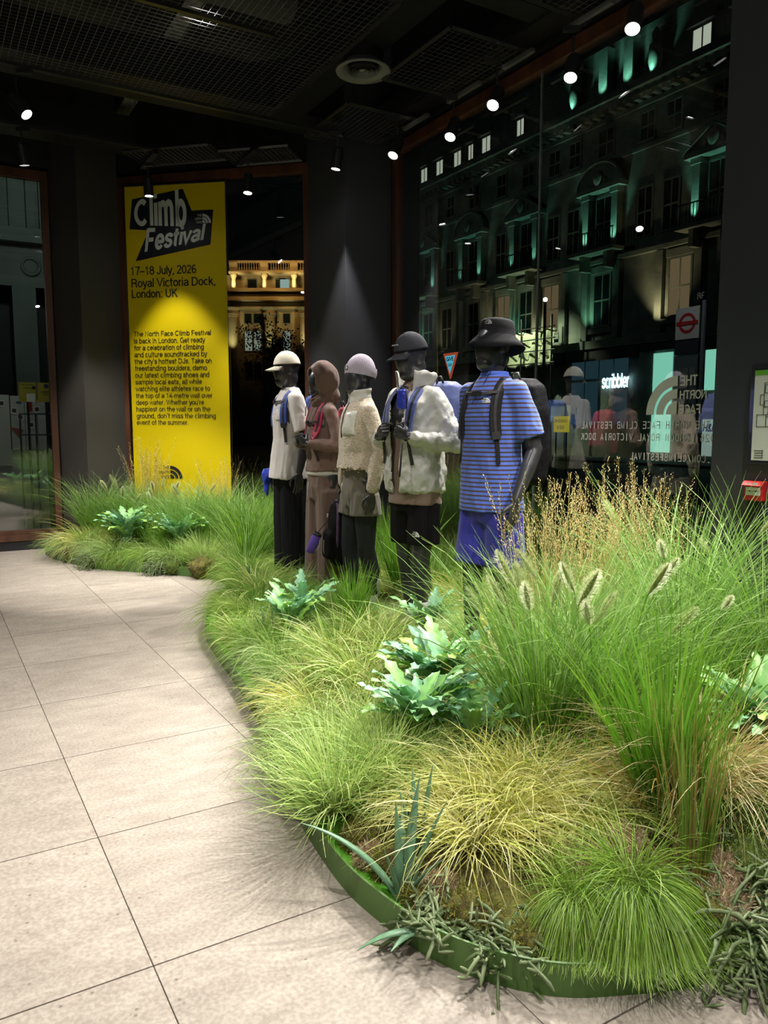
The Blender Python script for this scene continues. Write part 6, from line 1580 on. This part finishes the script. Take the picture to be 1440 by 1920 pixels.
p('hair', 'hair_grass_tuft', 'pale arching hair grass between the fescue and the near glaucous fern', G_, 1.42, 2.62, 1.05, 1)
p('golden', 'golden_sedge', 'yellow sedge fanning over the rim at the narrow middle of the bed', G_, 1.46, 3.02, .82, 0)
p('carex', 'sedge', 'variegated sedge with pale arching blades in front of the striped shirt mannequin', G_, 1.72, 3.10, .9, 0)
p('carex', 'sedge', 'dense variegated sedge beside the far glaucous fern', G_, 1.98, 3.22, .85, 1)
p('carex', 'sedge', 'olive sedge at the feet of the mannequin in the open jacket', G_, 2.12, 3.66, .82, 2)
p('carex', 'sedge', 'variegated sedge beside the bright lime shoots', G_, 1.80, 3.55, .85, 0)
def plu(o, *a, **k): plumes(o, *a, **k); return o
plu(p('fountain', 'fountain_grass_tuft', 'tall fountain grass with many pale plumes, before the feather reed', G_, 2.00, 2.18, .93, 0), 9, .74, 3, (4, 26))
plu(p('fountain', 'fountain_grass_tuft', 'tall fountain grass rising behind the broad green blades', G_, 2.18, 2.05, .92, 1), 6, .76, 4, (4, 26))
plu(p('fountain', 'fountain_grass_tuft', 'fountain grass with plumes in front of the blue shorts', G_, 2.42, 2.50, .66, 2), 4, .62, 8, (8, 30))
plu(p('fountain', 'fountain_grass_tuft', 'wide fountain grass against the charcoal column', G_, 3.12, 2.42, 1.08, 0), 4, .9, 5, (10, 40))
plu(p('fountain', 'fountain_grass_tuft', 'arching fountain grass at the frame edge below the call point', G_, 3.22, 2.02, 1.05, 1), 3, .8, 6, (20, 50))
plu(p('fountain', 'fountain_grass_tuft', 'loose fountain grass behind the bronze sedge', G_, 2.72, 2.12, .85, 2), 2, .78, 7, (10, 30))
p('broad', 'broad_bladed_grass_tuft', 'upright grass with broad glossy green blades and orange bases', G_, 1.98, 1.58, 1.0, 0)
p('reed', 'reed_grass_tuft', 'thin upright reed tuft with reddish bases beside the bronze sedge', G_, 1.84, 1.36, .9, 0)
p('reed', 'reed_grass_tuft', 'slim brown tinged reed tuft in front of the bronze sedge', G_, 1.93, 1.50, .85, 1)
p('feather', 'feather_reed', 'tall feather reed with golden seed heads beside the blue shorts', G_, 2.52, 2.78, 1.02, 0)
p('feather', 'feather_reed', 'dense golden feather reed in the centre of the tall clump', G_, 2.70, 2.72, .98, 1)
p('feather', 'feather_reed', 'golden feather reed beside the wide fountain grass', G_, 2.92, 2.74, .95, 0)
p('feather', 'feather_reed', 'brownish feather reed against the street window', G_, 3.35, 3.0, 1.05, 1)
p('feather', 'feather_reed', 'small feather reed beside the column', G_, 3.42, 2.86, .98, 0)
p('bronze', 'bronze_sedge', 'tan bronze sedge dome with combed arching blades', G_, 2.24, 1.60, 1.08, 0, rz=TH-.6)
p('hair', 'hair_grass_tuft', 'grey green hair grass spilling out below the bronze sedge', G_, 2.36, 1.42, .95, 2)
p('carex', 'sedge', 'pale sedge mound behind the bronze sedge', G_, 2.55, 1.86, 1.0, 2)
p('golden', 'golden_sedge', 'cream golden sedge below the wide fountain grass', G_, 2.85, 2.05, .85, 1)
p('hair', 'hair_grass_tuft', 'fine green hair grass at the frame edge beside the right fern'.replace('right fern', 'blue green fern'), G_, 2.75, 1.45, 1.0, 1)
p('drape', 'hair_grass_tuft', 'vivid green hair grass dome hanging over the inner bend of the rim', G_, 1.84, 4.78, .92, 0)
p('drape', 'hair_grass_tuft', 'olive hair grass dome beside the vivid green one at the inner bend', G_, 1.76, 4.40, .72, 1)
p('hair', 'hair_grass_tuft', 'grey green hair grass spreading over the rim at the inner bend', G_, 1.66, 3.94, .95, 0)
p('hair', 'hair_grass_tuft', 'silvery hair grass before the variegated sedge', G_, 1.58, 3.52, .9, 2)
p('carex', 'sedge', 'arching green sedge below the mannequin in black trousers', G_, 2.05, 5.2, .95, 1)
p('slender', 'slender_grass_tuft', 'slender green tuft at the feet of the hooded mannequin', G_, 2.16, 4.85, .55, 0)
p('broad', 'broad_bladed_grass_tuft', 'lime upright tuft in front of the fleece wearing mannequin', G_, 2.22, 4.10, .62, 1)
p('broad', 'broad_bladed_grass_tuft', 'tall bright upright tuft between the fleece and jacket mannequins', G_, 2.92, 4.62, 1.0, 1)
p('golden', 'golden_sedge', 'yellow sedge glowing behind the jacket mannequin', G_, 3.25, 4.35, 1.1, 0)
p('golden', 'golden_sedge', 'yellow sedge behind the striped shirt mannequin', G_, 3.2, 3.75, 1.0, 2)
p('slender', 'slender_grass_tuft', 'slender grass standing before the black trousers', G_, 2.25, 6.02, .6, 1)
p('slender', 'slender_grass_tuft', 'tall slender grass beside the black trousers', G_, 2.52, 6.72, 1.05, 0)
p('slender', 'slender_grass_tuft', 'tall bluish grass between the banner and the black trousers', G_, 2.78, 7.05, 1.15, 1)
p('slender', 'slender_grass_tuft', 'tall slender grass behind the mossy boulders', G_, 2.72, 7.5, 1.1, 0)
p('drape', 'hair_grass_tuft', 'soft hair grass at the outward bend of the rim', G_, 2.48, 6.55, .85, 2)
p('drape', 'hair_grass_tuft', 'soft hair grass beside the lime shoots at the outward bend', G_, 2.34, 6.12, .8, 1)
p('golden', 'golden_sedge', 'yellow arching sedge at the far end of the bed', G_, 1.45, 8.62, 1.05, 0)
p('hair', 'hair_grass_tuft', 'brown tipped hair grass curling onto the floor at the far end', G_, 1.30, 8.72, 1.05, 1)
plu(p('fountain', 'fountain_grass_tuft', 'fountain grass against the corner pier at the far end', G_, 1.60, 9.0, .82, 0), 3, .74, 11, (5, 30))
plu(p('fountain', 'fountain_grass_tuft', 'fountain grass with many plumes below the banner edge', G_, 1.86, 8.78, .80, 1), 9, .80, 12, (3, 26))
plu(p('fountain', 'fountain_grass_tuft', 'fountain grass with pale plumes before the banner mark', G_, 2.18, 8.50, .78, 2), 10, .80, 13, (3, 28))
plu(p('fountain', 'fountain_grass_tuft', 'fountain grass behind the second far fern', G_, 2.42, 8.1, .78, 0), 6, .76, 14, (4, 28))
plu(p('fountain', 'fountain_grass_tuft', 'fountain grass below the lower corner of the banner', G_, 2.62, 7.8, .8, 1), 4, .74, 15, (4, 30))
p('feather', 'feather_reed', 'golden feather reed reaching up before the yellow banner', G_, 2.18, 8.92, 1.12, 1)
p('feather', 'feather_reed', 'thin feather reed beside the banner edge', G_, 2.80, 8.35, .9, 0)
p('hair', 'hair_grass_tuft', 'silvery hair grass cascade below the far fern', G_, 1.62, 8.05, 1.0, 2)
p('drape', 'hair_grass_tuft', 'silky hair grass cascade in the middle of the far rim', G_, 1.88, 7.72, .8, 0)
p('hair', 'hair_grass_tuft', 'light green hair grass above the far finger cactus', G_, 2.05, 7.50, .95, 0)
p('fescue', 'blue_fescue', 'flat topped pale fescue over the mossy boulders', G_, 2.30, 7.25, 1.35, 0)
p('hair', 'hair_grass_tuft', 'brownish hair grass beside the far golden sedge', G_, 1.52, 8.32, .95, 1)
p('finger', 'finger_cactus', 'small grey finger cactus at the far end of the rim', 'succulent', 1.40, 8.02, 1.0, 2)
p('finger', 'finger_cactus', 'small grey finger cactus hanging on the middle of the far rim', 'succulent', 1.88, 7.36, .85, 2)
p('finger', 'finger_cactus', 'knobbly finger cactus poking over the rim at the inner bend', 'succulent', 1.55, 4.12, .85, 1)
p('finger', 'finger_cactus', 'finger cactus peeking over the rim beside the yellow sedge', 'succulent', 1.30, 3.08, .8, 0)
p('finger', 'finger_cactus', 'dark finger cactus hanging below the grey green hair grass', 'succulent', 1.22, 2.86, .75, 1)
for name, lab, n, s, k, sc, sd in [('glaucous_fern', 'large blue green fern with toothed fronds behind the fescue', 1.56, 2.38, 44, 1.2, 1),
    ('glaucous_fern', 'bright lime and blue fern beside the fountain grass', 1.92, 2.76, 46, 1.25, 2),
    ('glaucous_fern', 'blue fern low beside the golden sedge', 1.72, 2.25, 20, .9, 6),
    ('glaucous_fern', 'blue green fern at the frame edge below the wide fountain grass', 2.62, 1.66, 40, 1.2, 3),
    ('glaucous_fern', 'vivid blue green fern in the middle of the far planting', 1.76, 8.18, 44, 1.4, 4),
    ('glaucous_fern', 'silvery blue fern beside the vivid one in the far planting', 2.18, 7.66, 36, 1.3, 5),
    ('glaucous_fern', 'small lime fern at the foot of the hooded mannequin', 1.98, 4.32, 18, 1.1, 7),
    ('glaucous_fern', 'powder blue fern at the inner bend of the rim', 1.80, 4.10, 16, 1.1, 8),
    ('glaucous_fern', 'blue fern beside the shoes of the jacket mannequin', 2.42, 3.62, 14, 1.0, 9)]:
    fern(name, lab, W(n, s, bed_z(n, s)+.08), k, sc, sd); PLACED.append((n, s, sc*1.5))
def aloe(label, n, s, leaves, z=None):
    o = empty('aloe_plant', label, 'aloe', W(n, s, bed_z(n, s) if z is None else z), 0)
    for i, (L, w, a, b, az) in enumerate(leaves):
        l = link('aloe_leaf', aloe_leaf(L, w, a, b, az), None, o); l.rotation_euler[2] = math.radians(az); l.location = (.012*math.cos(math.radians(az)), .012*math.sin(math.radians(az)), 0)
    PLACED.append((n, s, .8)); return o
aloe('aloe with long spotted blue green leaves, one reaching out over the rim', 1.12, 1.78,
     [(.36, .042, 28, 78, 172), (.33, .045, 8, 22, 60), (.30, .042, 14, 30, 10), (.27, .038, 2, 10, 120), (.22, .034, 25, 50, 320), (.24, .036, 18, 42, 90), (.18, .03, 12, 25, 220), (.17, .028, 5, 15, 350)])
aloe('small upright aloe offset behind the long leaved aloe', 1.25, 1.9, [(.27, .036, 5, 15, 40), (.24, .034, 10, 24, 100), (.22, .032, 6, 20, 170), (.2, .03, 14, 34, 280)])
aloe('flat aloe offset tucked under the finger cactus at the rim', 1.08, 1.64, [(.17, .034, 70, 112, 205), (.14, .03, 60, 95, 240)])
aloe('dark upright aloe above the powder blue fern', 1.74, 4.3, [(.24, .036, 3, 20, 150), (.22, .034, 12, 30, 200), (.2, .03, 10, 30, 300), (.22, .03, 6, 12, 60)])
aloe('narrow aloe in the sedge below the black trousers', 2.02, 5.35, [(.30, .034, 2, 8, 100), (.28, .03, 8, 20, 200), (.24, .03, 10, 28, 320)])
p('golden', 'golden_sedge', 'cream sedge tuft in the sedge bed beside the far glaucous fern', G_, 2.3, 3.15, .6, 1)
p('carex', 'sedge', 'sedge tuft between the two near ferns', G_, 1.72, 2.74, .7, 2)
# moss lumps and lichen
def lump(name, label, n, s, r, m, seed, group=None, h=.8):
    bm = bmesh.new(); bmesh.ops.create_icosphere(bm, subdivisions=4, radius=r)
    for v_ in bm.verts:
        c = v_.co.copy(); c2 = c/r
        k = 1 + .28*noise.noise(c2*1.6 + Vector((seed, 0, 0))) + .16*noise.noise(c2*7 + Vector((0, seed, 0))) + .10*noise.noise(c2*17)
        v_.co = Vector((c.x*k*1.15, c.y*k, c.z*k*h))
    me = bpy.data.meshes.new(name); bm.to_mesh(me); bm.free(); me.polygons.foreach_set('use_smooth', [True]*len(me.polygons))
    o = link(name, me, m); o.location = W(n, s, bed_z(n, s)+r*.25); o.rotation_euler[2] = seed
    tag(o, label, 'moss', group); PLACED.append((n, s, r*3)); return o
def fuzz(o, r, n, cols, seed, L=.014):
    R = np.random.default_rng(seed); me = o.data; co = np.empty(len(me.vertices)*3); me.vertices.foreach_get('co', co); co = co.reshape(-1, 3)
    nn = np.empty(len(me.vertices)*3); me.vertices.foreach_get('normal', nn); nn = nn.reshape(-1, 3)
    i = R.integers(0, len(co), n); d = nn[i] + R.normal(0, .55, (n, 3)); d /= np.linalg.norm(d, axis=1)[:, None]
    t = np.cross(d, R.normal(0, 1, (n, 3))); t /= np.linalg.norm(t, axis=1)[:, None]
    l = L*(.5+R.random(n))[:, None]; b = co[i] + R.normal(0, r*.03, (n, 3)); w_ = .0013
    V = np.stack([b-t*w_, b+t*w_, b+d*l+t*w_*.8, b+d*l-t*w_*.8], 1).reshape(-1, 3); F = np.arange(4*n).reshape(-1, 4)
    P = np.array(cols); c = P[R.integers(0, len(P), n)]*(.7+.6*R.random(n))[:, None]
    f = link('moss_tufts', tri_mesh('moss_tufts', V, F, np.repeat(c, 4, 0)), None, o); f['kind'] = 'stuff'
M_MOSS = mat('olive_moss', (.20, .19, .035), .95, nscale=35, col2=(.09, .06, .02), bump=1, bscale=300)
M_LICH = mat('tan_lichen', (.40, .30, .18), .95, nscale=40, col2=(.20, .12, .06), bump=1, bscale=300)
M_GMOSS = mat('green_moss', (.13, .19, .03), .95, nscale=35, col2=(.06, .10, .015), bump=1, bscale=300)
MC = [(.24, .24, .045), (.30, .25, .06), (.16, .19, .03)]; LC = [(.50, .38, .24), (.42, .28, .16), (.60, .50, .34)]; GC = [(.18, .28, .04), (.26, .34, .06)]
for i, (n, s, r, m, lab) in enumerate([
    (1.17, 2.08, .07, 0, 'brown and olive moss lump under the lime fescue ball'), (1.13, 1.98, .042, 1, 'crusty tan lichen lump beside the green base board'),
    (1.15, 1.91, .05, 0, 'golden olive moss lump in the row beside the aloe leaf'), (1.17, 1.83, .045, 0, 'moss lump touching the aloe base'),
    (1.14, 1.73, .040, 0, 'small isolated moss ball at the bare corner beside the rim'), (1.20, 1.72, .05, 1, 'tan lichen patch behind the aloe base'),
    (1.22, 1.58, .07, 0, 'tall moss lump between the two finger cacti'), (1.28, 1.42, .055, 0, 'low moss lump beneath the second finger cactus'),
    (1.40, 1.36, .075, 0, 'dark moss lump behind the hanging hair grass'), (1.50, 1.32, .07, 1, 'tan lichen lump behind the largest hair grass'),
    (1.68, 1.26, .09, 0, 'large olive moss mound at the rounded end of the rim'), (1.80, 1.24, .075, 1, 'pale lichen crown on the olive moss mound'),
    (1.60, 1.55, .06, 1, 'brown lichen between the golden sedge and the reed'), (1.72, 1.50, .075, 1, 'rough lichen at the base of the broad green blades'),
    (1.92, 1.36, .07, 1, 'peach lichen below the upper finger cactus'), (2.05, 1.32, .08, 2, 'green moss mound under the bronze sedge'),
    (1.50, 1.60, .055, 0, 'moss lump under the golden sedge mound'), (2.20, 7.02, .12, 0, 'mossy brown boulder beside the far rim'),
    (2.34, 6.86, .08, 2, 'small round green moss ball beside the brown boulder'), (1.98, 7.28, .07, 2, 'green moss at the far rim beside the hanging cactus'),
    (1.30, 8.50, .10, 0, 'brown mossy lump under the far golden sedge'), (1.62, 7.78, .07, 2, 'bright green moss at the far rim'),
    (1.38, 3.42, .07, 2, 'green moss cushion over the rim at the narrow middle'), (2.45, 4.75, .09, 2, 'yellow green moss behind the grey sock')]):
    m_, c_ = ((M_MOSS, MC), (M_LICH, LC), (M_GMOSS, GC))[m]
    o = lump('moss_lump' if m != 1 else 'lichen_lump', lab, n, s, r, m_, i*1.7+1, h=.85)
    fuzz(o, r, 1500 if i < 17 else 900, c_, i, .014 if m != 1 else .018)

# ------------------------------------------------------------------ smaller tufts filling the bed
LAND = []; USED = set()
for o in list(COL.objects):
    if o.get('category') in (G_, 'fern', 'aloe', 'succulent', 'moss', 'mannequin') and not o.parent:
        L_ = o['label']
        for pre in (' beside ', ' behind ', ' before ', ' in front ', ' against ', ' hanging ', ' leaning ', ' fanning ', ' rising ', ' below ', ' at the ', ' with ', ' reaching ', ' between ', ' and brown', ' in the middle', ', '):
            c_ = L_.split(pre)[0]
            if 3 <= len(c_.split()) < len(L_.split()) and sum(x.get('label', '').startswith(c_) for x in COL.objects) == 1 : L_ = c_
        L_ = ' '.join(L_.split()[:7]); x_, y_ = o.location.x, o.location.y
        LAND.append((x_*math.cos(TH)+y_*math.sin(TH), -x_*math.sin(TH)+y_*math.cos(TH), L_))
MAN = [(2.65, 6.04), (2.65, 5.39), (2.65, 4.77), (2.65, 4.08), (2.66, 3.31)]
rf = random.Random(21); pts = []; cnt = 0
for _ in range(9000):
    n, s = rf.uniform(1.05, 4.1), rf.uniform(1.1, 9.3)
    if not inside(n, s): continue
    d = rim_dist(n, s); e = edge_dist(n, s)
    if e < .13: continue
    if (s < 2.4 and n < 1.35) or (n < 1.8 and s < 2.05) or (n < 2.35 and s < 1.5): continue
    if any((n-a)**2+(s-b)**2 < .19**2 for a, b in MAN): continue
    if any((n-a)**2+(s-b)**2 < (.09*c)**2 for a, b, c in PLACED): continue
    if any((n-a)**2+(s-b)**2 < .15**2 for a, b in pts): continue
    if s < 1.75 and n < 2.1 and any((n-a)**2+(s-b)**2 < .2**2 for a, b in pts): continue
    pts.append((n, s))
REG = [('far', lambda n, s: s > 6.6), ('behind', lambda n, s: n > 2.85), ('mid', lambda n, s: s > 3.3), ('near', lambda n, s: True)]
for n, s in pts:
    reg = next(r for r, f in REG if f(n, s)); d = rim_dist(n, s)
    if reg == 'far':
        k = rf.choice(['hair', 'carex', 'slender', 'hair', 'drape'] if d < .5 else ['slender', 'slender', 'fountain', 'carex']); where = 'in the far planting below the banner'
    elif reg == 'behind':
        k = rf.choice(['slender', 'golden', 'slender', 'carex', 'hair']); where = 'between the mannequins and the street window'
        if n > 3.2 and s < 2.8: where = 'beside the charcoal column base'
    elif reg == 'mid':
        k = rf.choice(['carex', 'hair', 'hair', 'slender', 'drape'] if d < .6 else ['carex', 'slender', 'hair']); where = 'along the middle of the bed in front of the mannequins'
    else:
        k = rf.choice(['hair', 'golden', 'carex', 'hair', 'slender'] if n < 2.2 else ['hair', 'carex', 'golden', 'fescue']); where = 'among the large tufts at the wide near end of the bed'
    nm, lab = {'hair': ('hair_grass_tuft', 'small grey green hair grass tuft'), 'carex': ('sedge', 'small variegated sedge tuft'), 'slender': ('slender_grass_tuft', 'small slender green grass tuft'), 'drape': ('hair_grass_tuft', 'small bright green hair grass tuft'),
               'golden': ('golden_sedge', 'small golden sedge tuft'), 'fountain': ('fountain_grass_tuft', 'small fountain grass tuft'), 'fescue': ('blue_fescue', 'small lime fescue tuft')}[k]
    sc = rf.uniform(.62, .92) * (.62 if reg == 'far' and d < .5 else 1) * (.8 if k == 'slender' and reg == 'mid' else 1) * (.78 if k == 'fountain' else 1)
    if reg == 'near' and n < 2.15 and k == 'slender': k = 'carex'; nm, lab = 'sedge', 'small variegated sedge tuft'
    if reg == 'near' and n < 2.15: sc *= .75
    if n > 1.9 and 2.8 < s < 3.6: sc *= .6
    if reg == 'mid': sc *= .52 if n > 2.0 else .68
    if reg == 'behind': sc *= .8
    random.seed(int(n*1000+s*77))
    full = None
    for q in sorted(LAND, key=lambda t: (t[0]-n)**2+(t[1]-s)**2)[:40]:
        dn, ds = n-q[0], s-q[1]
        rel = ('behind' if dn > 0 else 'in front of') if abs(dn) > abs(ds) else ('beyond' if ds > 0 else 'before')
        full = lab.replace(' tuft', '') + ' ' + rel + ' the ' + q[2]
        if full not in USED: break
    USED.add(full)
    o = place(k, nm, full, G_, n, s, sc, group=lab + 's ' + where)
